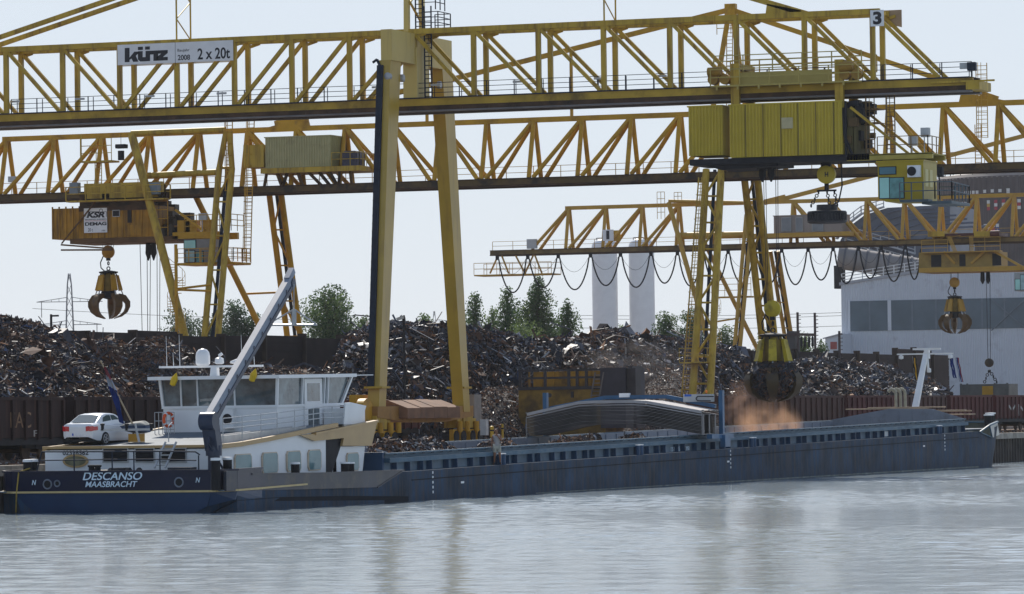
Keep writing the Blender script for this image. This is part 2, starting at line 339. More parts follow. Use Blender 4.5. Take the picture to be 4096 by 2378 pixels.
xx = X0+.9; first = True; widths = [1.75, 1.75, 1.2, 2.3, 1.2, 2.2, 1.75]
i = 0
while xx < X1-.5:
    o = fr if first else fr.copy()
    if not first: C.objects.link(o); ORG[o.name] = Vector()
    first = False; o.location = (xx, .9, 0); xx += widths[i % 7]; i += 1
mb = MB(); mb.box(X0, X1, .96, 1.0, -.3, 2.12); mb.box(X0, X1, BW-1.0, BW-.96, -.3, 2.12); mb.box(X0, X1, .95, BW-.95, .1, .3)
for i in range(54): mb.box(X0+2*i, X0+2*i+.05, BW-1.06, BW-1.0, .3, 2.05)
mb.build('hold', COAMI, barge)
mb = MB(); mb.box(X0-.2, X0+.1, .9, BW-.9, 1.0, 2.2)
mb.build('aft_hold_bulkhead', COAMD, barge)
# fore bulkhead with the arched top of the hatch covers
pr = [(.9, 1.2), (.9, 2.15), (3.2, 2.86), (6.3, 2.92), (BW-.9, 2.2), (BW-.9, 1.2)]
mb = MB(); mb.prism([(X1-.1, y, z) for y, z in pr], [(X1+.1, y, z) for y, z in pr])
for k in range(9): yy = 1.6+k*1.0; zt = 2.1+.72*max(0, 1-abs(yy-5)/4.6); mb.box(X1-.15, X1-.1, yy, yy+.05, 1.3, zt)
mb.build('fore_bulkhead', COAMI, barge)
# bow bulwark: flared near corner, front plate painted pale for sunlight, low ring round the foredeck
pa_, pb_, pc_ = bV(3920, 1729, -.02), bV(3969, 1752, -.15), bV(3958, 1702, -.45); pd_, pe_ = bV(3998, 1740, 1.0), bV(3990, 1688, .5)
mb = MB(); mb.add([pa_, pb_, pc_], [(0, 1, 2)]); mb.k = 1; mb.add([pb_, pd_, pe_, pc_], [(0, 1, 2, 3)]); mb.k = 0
rg = [pc_, pe_, Vector((pe_.x+1.2, 3.2, pe_.z)), Vector((pe_.x+1.6, 5.7, pe_.z)), Vector((pe_.x+1.2, 8.4, pe_.z)), Vector((pe_.x-.4, 10.6, pe_.z)), Vector((pe_.x-5, BW, pe_.z-.7))]
mb.grid([[(p.x-.5, p.y+.2, 1.0) for p in rg[1:]], [tuple(p) for p in rg[1:]]]); mb.k = 2
for p, q_ in zip(rg[:-1], rg[1:]): mb.beam(p, q_, .16, .12)
mb.beam(pa_, pc_, .12, .1); mb.beam(pb_, pc_, .1, .1); mb.beam(pa_, pb_, .08, .08)
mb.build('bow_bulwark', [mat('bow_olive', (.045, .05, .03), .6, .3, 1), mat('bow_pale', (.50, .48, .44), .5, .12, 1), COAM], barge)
def bollard(p, h, r, parent, two=True):
    mb = MB()
    for dx in ((0, .55) if two else (0,)): mb.lathe([(r, 0), (r, h*.9), (r*1.15, h*.92)], (p[0]+dx, p[1], p[2]), 14)
    mb.k = 1
    for dx in ((0, .55) if two else (0,)): mb.lathe([(r*1.15, h*.92), (r*1.1, h), (.02, h+.01)], (p[0]+dx, p[1], p[2]), 14)
    return mb.build('bollard', [BLK_, WHITE], parent, smooth=True)
BLK_ = mat('bollard_black', (.010, .010, .012), .8, .2, 3)
p = bV(3953, 1700, .9); bollard((p.x, .9, 1.3), 1.05, .28, barge); bollard((p.x+1.6, 1.2, 1.3), 1.15, .28, barge)
for x, y, V_ in ((112, 1883, 9.3), (864, 1882, .35), (911, 1882, .35), (1182, 1890, .3), (1381, 1888, .3), (1401, 1888, .3)):
    p = bV(x, y, V_) if V_ < 5 else bU(x, y, .6); bollard((p.x, p.y, 1.0), (1.87-1.0)+.55 if x < 1000 else p.z-1+.45, .2, barge, x in (112,))
for x0, y0 in ((1207, 1880), (2023-24, 1858), (2556-4, 1818), (3006, 1775), (3753, 1712)):
    p = bV(x0, y0, .35); mb = MB()
    for d in (0, .55): mb.tube((p.x+d, .35, 1.24), (p.x+d, .35, 1.78), .13, 12); mb.k = 1; mb.tube((p.x+d, .35, 1.77), (p.x+d, .35, 1.82), .15, 12); mb.k = 0
    if x0 > 1300: mb.build('bollard', [COAMD, WHITE], barge, smooth=True)
# fairleads in the transom
for x, y, r in ((190, 1938, .2), (229, 1935, .13), (716, 1930, .2)):
    p = bU(x, y, -.06); mb = MB(); mb.torus(p, (1, 0, 0), r, .035); mb.k = 1; mb.tube((p.x-.0, p.y, p.z), (p.x+.04, p.y, p.z), r, 16); mb.build('fairlead', [mat('fairlead_steel', (.16, .18, .22), .4, .2, 3), BLK_], barge, smooth=True)
# names and marks
tU = lambda s_, x0, x1, y0, y1, m=None, sh=.25, bo=.012, u=-.075: text(s_, bU((x0+x1)/2, (y0+y1)/2, u), (0, -1, 0), abs(bU(x0, y0, u).y-bU(x1, y0, u).y), abs(bU(x0, y0, u).z-bU(x0, y1, u).z), m or SIGNB, barge, bold=bo, shear=sh)
SIGNB = mat('name_blue_white', (.62, .74, .84), .5, .05, 2)
tU('DESCANSO', 331, 569, 1889, 1921); tU('MAASBRACHT', 341, 550, 1926, 1949)
tU('N', 128, 145, 1921, 1941); tU('N', 783, 801, 1911, 1931)
def tV(s_, x0, x1, y0, y1, v, m, bo=.0, wfix=None):
    a, b2 = bV(x0, (y0+y1)/2, v), bV(x1, (y0+y1)/2, v)
    return text(s_, bV((x0+x1)/2, (y0+y1)/2, v), (1, 0, 0), b2.x-a.x, abs(bV(x0, y0, v).z-bV(x0, y1, v).z), m, barge, bold=bo)
tV('135 B 11.45', 2684, 2720, 1788, 1806, .84, SIGNB, .015); tV('T 3950', 2737, 2758, 1786, 1803, .84, SIGNB, .015)
mb = MB()
p = bV(3546, 1739, .86); mb.box(p.x-.9, p.x+.9, .84, .86, 1.3, 1.62); mb.build('name_plate', SIGN, barge)
mb = MB()
for x in (1733, 2925, 3783):
    for k in range(5): p = bV(x, 1960, -.02).x; mb.box(p-.06, p+.06, -.022, -.002, .1+k*.24-.25*T, .1+k*.24+.12)
for x, y in ((1851, 1930), (2914, 1847), (3697, 1785)): p = bV(x, y, -.02); mb.box(p.x-.2, p.x+.2, -.022, -.002, p.z-.05, p.z+.05)
mb.build('draught_marks', SIGN, barge)
mb = MB(); mb.box(22.5, 131, -.03, -.0, .80, .845); mb.build('side_seam', BOOT, barge)
mb = MB(); mb.add([(40, -.006, .03-T*40), (131, -.006, .03-T*131), (131, -.006, .13-T*131), (40, -.006, .08-T*40)], [(0, 1, 2, 3)]); mb.build('waterline_scum', mat('scum_pale', (.16, .18, .17), .9, .5, 1.5), barge)

# ---- deckhouse
HU, HV0, HV1 = 2.0, 1.4, 9.6
HX1 = 20.3
def zr(x): return 2.75+.75*max(0, min(1, (x-3)/13))**1.2        # underside of the sheering roof edge
xs = [HU, 5, 8, 11, 13, 15, 16.4]
mb = MB()
mb.add([(HU, HV0, 1), (HU, HV1, 1), (HU, HV1, 2.78), (HU, HV0, 2.78)], [(0, 1, 2, 3)])
for y in (HV0, HV1):
    mb.grid([[(x, y, 1.0) for x in xs], [(x, y, zr(x)) for x in xs]])
pp = [bV(x, y, HV0) for x, y in ((1331, 1892), (1348, 1787), (1461, 1787), (1450, 1890))]
mb.prism([(p.x, HV0, p.z) for p in pp], [(p.x, HV0+.1, p.z) for p in pp])
mb.box(16.2, HX1, HV0+1.6, HV1, 1.0, 3.3); mb.box(HU+.1, 16.3, HV0+.2, HV1-.2, 2.7, 2.8)
house = mb.build('deckhouse', WARM, barge)
mb = MB(); e = .12
for i in range(len(xs)-1):
    for y, s_ in ((HV0, -1), (HV1, 1)): mb.beam((xs[i], y+s_*.03, zr(xs[i])+.1), (xs[i+1], y+s_*.03, zr(xs[i+1])+.1), .2, .2)
mb.beam((HU-.0, HV0-.1, 2.91), (HU-.0, HV1+.1, 2.91), .16, .12)
fl = [bV(x, y, HV0-.12) for x, y in ((1200, 1742), (1256, 1736), (1400, 1712), (1506, 1688), (1483, 1784), (1366, 1784), (1372, 1753), (1256, 1765))]
mb.prism([(p.x, HV0-.18, p.z) for p in fl], [(p.x, HV0-.06, p.z) for p in fl])
a, b2 = fl[2], fl[3]; mb.beam((fl[1].x, HV0-.1, fl[1].z), (b2.x, HV0-.1, b2.z+.03), .3, .1)
mb.beam((b2.x, HV0-.1, b2.z), (b2.x, HV1, b2.z), .25, .1); mb.box(b2.x-1.0, b2.x-.9, HV0, HV1, fl[4].z, b2.z)
mb.build('roof_edge', TAN, barge)
mb = MB(); rr = [(x, zr(x)+.14) for x in xs]+[(18.5, zr(18.5)+.1)]
mb.grid([[(x, y, z) for x, z in rr] for y in (HV0, HV1)]); mb.build('house_roof', DECK, barge)
mb = MB(); pd = [bV(x, y, HV0-.012) for x, y in ((1305, 1757), (1374, 1755), (1329, 1891), (1305, 1891))]; mb.prism([(p.x, HV0-.012, p.z) for p in pd], [(p.x, HV0+.3, p.z) for p in pd]); mb.build('doorway_shade', DK, house)  # the opening's darkness painted as a dark block in the wall
def win(x0, x1, y0, y1, v, par, fm, pm, ch=.12, fr_=.075):
    a = bV(x0, y1, v); b2 = bV(x1, y1, v); t = bV(x0, y0, v).z; z0 = b2.z
    def oc(g): X0_, X1_, Z0, Z1 = a.x-g, b2.x+g, z0-g*.6, t+g*.6; c = ch+g*.4; return [(X0_+c, Z0), (X1_-c, Z0), (X1_, Z0+c), (X1_, Z1-c), (X1_-c, Z1), (X0_+c, Z1), (X0_, Z1-c), (X0_, Z0+c)]
    mb = MB(); mb.prism([(x, v-.05, z) for x, z in oc(fr_)], [(x, v+.02, z) for x, z in oc(fr_)]); mb.k = 1
    mb.prism([(x, v-.06, z) for x, z in oc(0)], [(x, v-.04, z) for x, z in oc(0)]); return mb.build('window', [fm, pm], par)
for x0, x1, y0, y1 in ((940, 1003, 1822, 1897), (1050, 1108, 1815, 1890), (1148, 1200, 1809, 1882), (1234, 1281, 1804, 1877), (1388, 1432, 1816, 1880)): win(x0, x1, y0, y1, HV0-.02, house, FRM, PANEL_)
# aft wall: number, oval window, louvres
text('02328562', bU(303, 1812, HU-.03), (0, -1, 0), 1.27, .21, INK, barge, bold=.01)
p = bU(304, 1845, HU-.02); mb = MB()
el = lambda a, b2, x: [(x, p.y+a*math.cos(t), p.z+b2*math.sin(t)) for t in np.linspace(0, 2*math.pi, 28)[:-1]]
mb.prism(el(.63, .30, HU-.07), el(.63, .30, HU+.01)); mb.k = 1; mb.prism(el(.52, .22, HU-.08), el(.52, .22, HU-.05)); mb.build('oval_window', [TAN, mat('warm_pane', (.16, .15, .09), .1, .5, 2)], house)
for x0, x1 in ((541, 621), (644, 748), (412, 516)):
    a = bU(x0, 1852, HU-.02); b2 = bU(x1, 1790, HU-.02); mb = MB(); mb.box(HU-.06, HU+.02, b2.y, a.y, a.z, b2.z); mb.k = 1; mb.box(HU-.07, HU-.055, b2.y+.06, a.y-.06, a.z+.06, b2.z-.06)
    for k in range(6): zz = a.z+.12+k*(b2.z-a.z-.2)/6; mb.beam((HU-.10, a.y-.06, zz), (HU-.10, b2.y+.06, zz), .06, .02)
    mb.build('louvre', [GALV, DK], house)
# stern gear: mooring winch, railings, ladder
a = bU(378, 1840, .9); b2 = bU(553, 1840, .9); mb = MB(); cz = 1.55
mb.tube((.95, a.y, cz), (.95, b2.y, cz), .28, 18)
for y, r in ((a.y, .46), (a.y-.75, .46), (a.y-.8, .42), (b2.y+.55, .42), (b2.y+.5, .46), (b2.y, .46)): mb.tube((.95, y, cz), (.95, y-.05, cz), r, 22)
mb.box(.6, 1.4, a.y-1.55, a.y-.95, 1.0, 2.0); mb.k = 1; mb.tube((.95, a.y-.06, cz), (.95, a.y-.7, cz), .38, 18); mb.k = 0
mb.box(.6, 1.3, a.y+.02, b2.y-.02, 1.0, 1.2); mb.build('mooring_winch', [DKB, mat('wire_rope', (.10, .07, .04), .6, .3, 8)], barge, smooth=True)
mb = MB(); h_ = lambda x, y: bU(x, y, .1)
pts = [h_(147, 1890), h_(169, 1808), h_(420, 1807), h_(640, 1806), h_(782, 1808), h_(800, 1820)]
mb.path(pts, .032, 8); mb.path([h_(160, 1843), h_(420, 1839), h_(640, 1838), h_(786, 1843)], .026, 8)
for x in (297, 449, 536, 640, 795): a = h_(x, 1808 if x < 790 else 1822); mb.tube(a, (a.x, a.y, 1.8), .032, 8)
mb.build('stern_railing', DKB, barge, smooth=True)
mb = MB(); ladder(mb, bU(640, 1873, .9), bU(685, 1769, 1.7), .52, (0, 1, 0), .28, .035); a = bU(676, 1769, 1.7); b2 = bU(690, 1690, 2.2); mb.path([a, (a.x, a.y, a.z+.7), b2], .025, 8); mb.build('ladder', GALV, barge)
mb = MB(); p = bU(735, 1872, .9); mb.box(.5, 1.2, p.y-.5, p.y+.6, 1.0, 2.0); mb.build('deck_locker', DKB, barge)
mb = MB()
for x in (367, 392): p = bU(x, 1875, .2); mb.lathe([(.13, 0), (.13, .2), (.17, .22), (.17, .3), (.02, .31)], (p.x, p.y, 1.85), 12)
mb.build('mooring_bitts', BLK_, barge, smooth=True)
# ---- wheelhouse
WU, WV0, WV1, WX1 = 12.4, 2.7, 8.5, 20.9
mb = MB(); mb.box(WU, WX1-.8, WV0, WV1, 2.9, 4.56); mb.box(WU-.06, WX1+.2, WV0-.06, WV1+.06, 4.5, 4.62)
for a, b2 in (((WU, WV0), (WU-.12, WV0-.1)), ((WU, WV1), (WU-.12, WV1+.1)), ((WX1-.6, WV0), (WX1+.5, WV0-.1)), ((WX1-.6, WV1), (WX1+.5, WV1+.1))): mb.beam((*a, 4.6), (*b2, 5.88), .12)
wh = mb.build('wheelhouse', WARM, barge)
mb = MB(); mb.add([(WU+.05, WV0+.05, 4.6), (WU+.05, WV1-.05, 4.6), (WX1-.7, WV1-.05, 4.6), (WX1-.7, WV0+.05, 4.6), (WU, WV0, 5.86), (WU, WV1, 5.86), (WX1+.3, WV1, 5.86), (WX1+.3, WV0, 5.86)], [(0, 1, 5, 4), (0, 3, 7, 4), (3, 2, 6, 7), (1, 2, 6, 5)])
PANE2 = mat('wheelhouse_glass', (.11, .145, .16), .03, .5, 1.1, (.02, .025, .03), .5, 1.0, spec=.9)
mb.build('window_band', PANE2, wh)
for x in (726, 792, 940): p = bU(x, 1570, WU-.02); MB().beam((WU+.02, p.y, 4.6), (WU-.06, p.y, 5.86), .07).build('mullion', WARM, wh)
for x in (1210, 1298, 1312): p = bV(x, 1570, WV0-.02); MB().beam((p.x, WV0+.02, 4.6), (p.x, WV0-.06, 5.86), .1).build('mullion', WARM, wh)
mb = MB(); a = bV(1219, 1625, WV0-.05); b2 = bV(1289, 1625, WV0-.05); mb.box(a.x, b2.x, WV0-.08, WV0+.02, 3.3, 5.8); mb.k = 1; mb.box(a.x+.3, b2.x-.3, WV0-.09, WV0-.05, 4.75, 5.6); mb.box(a.x+.4, b2.x-.4, WV0-.09, WV0-.05, 3.6, 4.4); mb.build('wheelhouse_door', [WHITE, PANE2], wh)
mb = MB(); zf = 5.86
pr = [(WU-.75, WV0-.45), (WX1+.3, WV0-.45), (WX1+1.2, WV0+.4), (WX1+1.2, WV1-.4), (WX1+.3, WV1+.45), (WU-.75, WV1+.45)]
mb.prism([(x, y, zf) for x, y in pr], [(x, y, zf+.16) for x, y in pr]); mb.box(WX1+1.1, WX1+3.3, WV0-.1, WV1+.1, zf+.06, zf+.10); mb.build('wheelhouse_roof', WHITE, barge)
mb = MB(); mb.box(WU-.04, WU+.0, WV0-.02, WV1+.02, 2.85, 3.22); mb.box(WU, 14, WV0-.04, WV0, 2.85, 3.22); mb.box(HU+1.2, WU, 6.6, 9.3, 2.9, 2.93); mb.build('ochre_plinth', ORNG, wh)
a = bV(918, 1650, WV0); mb = MB(); p = bU(922, 1655, WU-.02); mb.box(WU-.35, WU, p.y-.3, p.y+.3, 3.55, 4.45); mb.k = 1; mb.lathe([(.24, 0), (.24, .02)], (WU-.36, p.y, 4.0), 18, (-1, 0, 0)); mb.build('air_conditioner', [WHITE, DK], wh)
# bulwark wing at the wheelhouse front, railing along the near roof edge
wp = [bV(x, y, HV0+.1) for x, y in ((1380, 1612), (1400, 1610), (1463, 1624), (1452, 1660), (1447, 1702), (1373, 1704))]
mb = MB(); mb.prism([(p.x, HV0+.05, p.z) for p in wp], [(p.x, HV0+.13, p.z) for p in wp]); mb.box(wp[0].x, wp[2].x, HV0+.13, HV0+1.2, wp[5].z, wp[2].z-.1); mb.build('wing_bulwark', WHITE, barge)
mb = MB()
def rp(x, y): p = bV(x, y, HV0+.1); return Vector((p.x, HV0+.1, p.z))
for ya, yb in ((1675, 1632), (1698, 1655), (1716, 1676)): mb.path([rp(893, ya), rp(1130, (ya+yb)/2-4), rp(1300, yb-4), rp(1385, yb-6)], .024, 6)
for x, y0, y1 in ((893, 1676, 1770), (970, 1664, 1755), (1045, 1655, 1745), (1110, 1650, 1738), (1180, 1640, 1728), (1255, 1632, 1715), (1330, 1626, 1704), (1385, 1624, 1702)): mb.tube(rp(x, y0), rp(x, y1), .026, 6)
mb.build('roof_railing', GALV, barge, smooth=True)
mb = MB(); a = bU(620, 1640, WU-.8); b2 = bU(698, 1640, WU-.8)
for z in (3.2, 3.55, 3.95, 4.35): mb.tube((a.x, a.y, z), (a.x, b2.y, z), .02, 6)
for k in range(6): y = a.y+(b2.y-a.y)*k/5; mb.tube((a.x, y, 3.0), (a.x, y, 4.35), .02, 6)
mb.build('aft_railing', GALV, barge, smooth=True)
# radar arch with dome, radar and whips
AU = 13.2; pa = lambda x, y: bU(x, y, AU)
mb = MB(); a, b2 = pa(640, 1470), pa(1054, 1464); mb.beam(a, b2, .14, .1)
c = pa(862, 1470); d = pa(858, 1600); mb.beam(d, c, .5, .5, w2=.3, h2=.3); dm = pa(814, 1464)
mb.lathe([(.25, 0), (.34, .1), (.34, .45), (.31, .62), (.2, .76), (.02, .82)], dm, 18); rd = pa(880, 1458); mb.lathe([(.12, 0), (.22, .05), (.2, .28), (.05, .34)], rd, 14); mb.beam(rd+Vector((0, .02, .4)), rd+Vector((0, -.14, .5)), .1, .12)
for x, y0, w in ((670, 1345, .02), (697, 1412, .02), (722, 1340, .02), (970, 1340, .02), (1020, 1390, .02), (998, 1440, .02)): p = pa(x, 1466); t = pa(x-3, y0); mb.tube(p, t, w, 6, w*.4)
hn = pa(925, 1450); mb.tube(hn, hn+Vector((0, -.35, .03)), .05, 8, .14); mb.build('radar_mast', WHITE, barge, smooth=True)
for x, y in ((700, 1517), (1017, 1500)): p = bU(x, y, WU-.85); mb = MB(); mb.lathe([(.03, -.35), (.14, -.3), (.17, .0), (.1, .15), (.02, .3)], p, 10, (.1, -.3, .9)); mb.build('lantern', mat('signal_yellow', (.65, .42, .01), .5, .15, 3), barge, smooth=True)
# ---- hydraulic deck crane at the near stern corner
CB = mat('crane_navy', (.025, .035, .065), .35, .2, 1); CG = mat('boom_grey', (.23, .26, .32), .5, .12, 1)
mb = MB(); cx, cy = .75, .75
mb.lathe([(.36, 0), (.36, .3), (.27, .35), (.27, 1.55)], (cx, cy, 1.0), 18); mb.lathe([(.36, 0), (.36, .45)], (cx, cy, 2.5), 18)
k0 = bV(838, 1672, cy); mb.beam((cx, cy, 2.8), (k0.x, cy, k0.z+.1), .62, .55, (1, 0, 0)); mb.lathe([(.40, -.34), (.40, .34)], (k0.x-.05, cy, k0.z-.15), 20, (0, 1, 0))
dc = mb.build('deck_crane', CB, barge, smooth=True)
tip = bV(1160, 1120, cy); base = bV(838, 1668, cy); dv = (tip-base).normalized(); n_ = Vector((-dv.z, 0, dv.x))
mb = MB(); mb.beam(base-dv*.3, tip, .3, .38, (0, 0, 1)); mb.beam(tip-dv*.2+n_*.1, tip+dv*.55+n_*.16, .26, .3); mb.build('boom', CG, dc)
mb = MB(); mb.beam(base-n_*.27, tip-n_*.27-dv*.2, .38, .2); mb.tube(base-n_*.6-dv*.2, base+dv*3.6-n_*.36, .09, 10); mb.lathe([(.22, -.2), (.22, .2)], tip-n_*.2, 14, (0, 1, 0))  # navy beam paints the boom's shaded side, next to the real lift cylinder
for k in range(9): q_ = base+dv*(1.0+k*1.15)-n_*.05; mb.box(q_.x-.05, q_.x+.05, cy-.19, cy-.17, q_.z-.12, q_.z+.05)
mb.path([base-n_*.5, base-n_*.9-dv*.8, Vector((cx+.4, cy-.2, 2.0)), Vector((cx+.3, cy-.35, 1.5))], .05, 8); mb.build('cylinder_and_shaded_side', CB, dc)
sp = thing('lifting_spreader', 'slim grey triangular lifting spreader hanging from the deck crane boom tip', 'spreader', (tip.x, cy, wz(tip.x, tip.z)))
mb = MB(); ww = lambda x, y: onU(x, y, tip.x-.05); ap = ww(1176, 1238)
mb.tube(ww(1066, 1301), ww(1268, 1300), .05, 8); mb.tube(ww(1066, 1301), ap, .035, 8); mb.tube(ww(1268, 1300), ap, .035, 8); mb.tube(ap, ww(1176, 1302), .12, 8); mb.tube(ap, (tip.x-.05, ap.y, wz(tip.x, tip.z)-.2), .03, 6); mb.build('frame', GALV, sp, smooth=True)
# ---- bow mast
mb = MB(); p0 = bV(3661, 1636, 5.2); p1 = bV(3736, 1408, 5.2); p1.x = p0.x+3.2; p1.z = p0.z+3.95; mb.beam(p0, p1, .42, .36, w2=.3, h2=.26)
y_ = p1.y
mb.beam((p1.x, y_+2.15, p1.z-.05), (p1.x, y_-2.0, p1.z-.05), .12, .1); mb.beam((p1.x-.05, y_+.95, p1.z+.3), (p1.x-.05, y_-1.1, p1.z+.3), .16, .14); mb.box(p1.x-.2, p1.x+.2, y_-.25, y_+.1, p1.z-.4, p1.z+.25); mb.tube((p1.x, y_-.1, p1.z-.3), (p1.x, y_-.15, p1.z-1.2), .09, 10); mb.lathe([(.1, 0), (.16, .05), (.16, .28), (.05, .32)], (p1.x, y_-.2, p1.z-1.4), 12)
for s_ in (1.85, -1.8): mb.lathe([(.02, 0), (.17, .05), (.17, .25), (.05, .32)], (p1.x, y_+s_, p1.z-.42), 12)
mb.build('bow_mast', WHITE, barge, smooth=True); BM = Vector((p1.x, y_, wz(p1.x, p1.z)))
mb = MB()
for x in (3585, 3603, 3622):
    p = bV(x, 1640, 6.0); mb.path([(p.x, 6, 1.4), (p.x, 6, 4.05), (p.x, 6.1, 4.25), (p.x, 6.35, 4.3), (p.x, 6.55, 4.1)], .11, 10)
mb.build('vent_pipes', mat('vent_tan', (.35, .32, .24), .4, .2, 2), barge, smooth=True)
mb = MB()
for a, b2, z in ((9.6, 3.6, 2.92), (8.0, 2.4, 3.0), (3.4, .9, 2.75)): mb.box(X1+.2, X1+.7, b2, a, z-.05, z+.03)
mb.box(X1+1.5, X1+3.2, .9, 4.3, 2.4, 2.46); mb.box(X1+3.0, X1+3.3, 1.2, 4.4, 2.62, 2.72); mb.build('catwalk', mat('catwalk_tan', (.42, .30, .20), .7, .2, 1), barge)

# ---- things standing on or hanging from the barge
# scrap in the hold is laid with the other heaps further down
# white saloon car on the house roof
def wd_(p): return Vector((p.x, p.y, wz(p.x, p.z)))
ZR = 2.92
cp = onU(420, 1775, 5.2); yaw = R(64-69.7)
car = thing('parked_car', 'white four door saloon car parked on the deckhouse roof, seen from behind', 'car', (0, 0, 0), local=True)
CW = mat('car_white', (.80, .81, .82), .18, .02, 2, spec=.7); CGL = mat('car_glass', (.06, .09, .09), .04, .1, 1, spec=.9); TYRE = mat('tyre', (.02, .02, .02), .8, .1, 5)
# body as loft of cross-sections along its length (x forward, origin at rear axle on the ground)
sec = [(-1.00, .60, .40, .86, .86), (-.93, .78, .33, .99, .99), (-.6, .85, .24, 1.03, 1.04), (-.2, .87, .22, 1.02, 1.05), (.4, .875, .2, .98, 1.0), (1.4, .88, .2, .95, .97), (2.1, .88, .2, .93, .96), (2.9, .86, .22, .84, .90), (3.25, .80, .25, .74, .80), (3.44, .62, .35, .6, .66)]
mb = MB(); P = []
for x, w, z0, z1, zc in sec:
    P.append([(x, -w*.93, z0), (x, -w, z0+.12), (x, -w*1.0, (z0+z1)/2+.05), (x, -w*.96, z1-.06), (x, -w*.84, z1), (x, 0, zc), (x, w*.84, z1), (x, w*.96, z1-.06), (x, w, (z0+z1)/2+.05), (x, w, z0+.12), (x, w*.93, z0)])
mb.grid(P); mb.poly(P[0]); mb.poly(P[-1])
body = mb.build('body', CW, car, smooth=True)
cab_ = [(-.62, .66, 1.00), (.12, .60, 1.40), (.55, .59, 1.455), (1.0, .59, 1.45), (1.35, .6, 1.40), (2.15, .70, .96)]
mb = MB(); P = [[(x, -w-.16*(1.45-z), z-.02), (x, -w*.93, z+.0), (x, 0, z+.025), (x, w*.93, z), (x, w+.16*(1.45-z), z-.02)] for x, w, z in cab_]
mb.grid(P)
sidep = [(-.62, 1.0), (.12, 1.4), (.55, 1.455), (1.0, 1.45), (1.35, 1.4), (2.15, .95)]
for s_ in (-1, 1): mb.poly([(x, s_*(w+.16*(1.45-z)), z-.02) for x, w, z in cab_])
mb.build('cabin', CW, car, smooth=True)
mb = MB(); yb = lambda x, z: .60+.16*(1.45-z)+.012*(x > 9)
for seg in (((.02, 1.03), (.14, 1.27), (.45, 1.37), (.74, 1.375), (.84, 1.0), (.3, .99)), ((.9, 1.0), (.81, 1.375), (1.12, 1.365), (1.36, 1.26), (1.85, .99))):
    for s_ in (-1, 1): mb.poly([(x, s_*(.645+.17*(1.45-z)), z) for x, z in seg])
mb.poly([(-.55, -.60, 1.05), (-.55, .60, 1.05), (.06, .53, 1.375), (.06, -.53, 1.375)][::1]); mb.poly([(2.08, -.62, 1.0), (2.08, .62, 1.0), (1.40, .53, 1.38), (1.40, -.53, 1.38)])
o = mb.build('window_glass', CGL, car, recalc=False)
o.data.vertices.foreach_set('co', [c for v in o.data.vertices for c in ((v.co.x-(.03 if v.co.x < -.0 and abs(v.co.y) < .63 else 0)), v.co.y, v.co.z+(.02 if abs(v.co.y) < .61 else 0))])
RED = mat('tail_red', (.55, .02, .03), .15, .1, 3, spec=.8)
for s_ in (-1, 1):
    mb = MB(); pl = [(-1.02, .45), (-1.015, .64), (-.945, .815), (-.66, .885)]
    for (x0, y0), (x1, y1), k in zip(pl[:-1], pl[1:], (0, 0, 1)):
        mb.k = k; mb.hexa([(x0, s_*y0, .66+.03*k), (x1, s_*y1, .68+.03*k), (x1, s_*y1, .90-.02*k), (x0, s_*y0, .88-.02*k), (x0+.1, s_*(y0-.06), .66+.03*k), (x1+.1, s_*(y1-.06), .68+.03*k), (x1+.1, s_*(y1-.06), .90-.02*k), (x0+.1, s_*(y0-.06), .88-.02*k)])
    mb.build('tail_light', [RED, RED], car)
mb = MB(); mb.box(-1.02, -.98, -.27, .27, .46, .57); mb.k = 1; mb.box(-1.025, -.985, .2, .27, .46, .57); mb.build('number_plate', [SIGN, mat('plate_blue', (.03, .1, .5), .4, .05, 2)], car)
for x in (0, 2.65):
    for s_ in (-1, 1):
        mb = MB(); mb.lathe([(.22, -.1), (.30, -.1), (.312, -.06), (.312, .06), (.30, .1), (.22, .1)], (x, s_*.80, .31), 22, (0, 1, 0)); wl = mb.build('wheel', TYRE, car, smooth=True)
        mb = MB(); mb.lathe([(.2, 0), (.2, .02)], (x, s_*.885, .31), 20, (0, s_, 0)); mb.k = 1
        for k in range(5): t = k*2*math.pi/5; mb.beam((x, s_*.915, .31), (x+.2*math.cos(t), s_*.9, .31+.2*math.sin(t)), .055, .03, (0, 1, 0))
        mb.torus((x, s_*.90, .31), (0, 1, 0), .2, .022, 18, 6); mb.build('rim', [DK, GALV], wl, smooth=True)
mb = MB(); mb.box(1.75, 1.95, -1.0, -.86, .95, 1.08); mb.box(1.75, 1.95, .86, 1.0, .95, 1.08); mb.build('mirror', DK, car)
mb = MB(); mb.box(-.9, 3.2, -.75, .75, .18, .3); mb.build('underbody', TYRE, car)
car.location = (cp.x, cp.y+.8, wz(cp.x, ZR)+.02); car.rotation_euler = (0, -T, yaw)
# covered dinghy
dg = onU(548, 1738, 6.2); t_ = thing('covered_dinghy', 'small dinghy under a grey tarpaulin beside the white car', 'dinghy', (dg.x, dg.y, wz(dg.x, ZR+.05)))
TARP = mat('grey_tarpaulin', (.20, .21, .20), .7, .2, 1.5); mb = MB(); P = []
for i, (y, w, z) in enumerate([(.85, .05, .40), (.6, .35, .46), (.1, .5, .58), (-.35, .52, .62), (-.6, .42, .42)]): P.append([dg+Vector((w*math.cos(a), y, .40+(z-.40)*math.sin(a)+.0)) for a in np.linspace(0, math.pi, 9)])
mb.grid(P).build('tarpaulin', TARP, t_, smooth=True)
mb = MB(); P = []
for y, w in ((.85, .05), (.6, .33), (.1, .47), (-.35, .5), (-.62, .42)): P.append([dg+Vector((w*math.cos(a), y, .40-.42*math.sin(a)*min(1, w*1.8))) for a in np.linspace(0, math.pi, 9)])
mb.grid(P); mb.poly(P[-1]); mb.build('hull', mat('dinghy_blue', (.06, .09, .16), .3, .1, 1), t_, smooth=True)
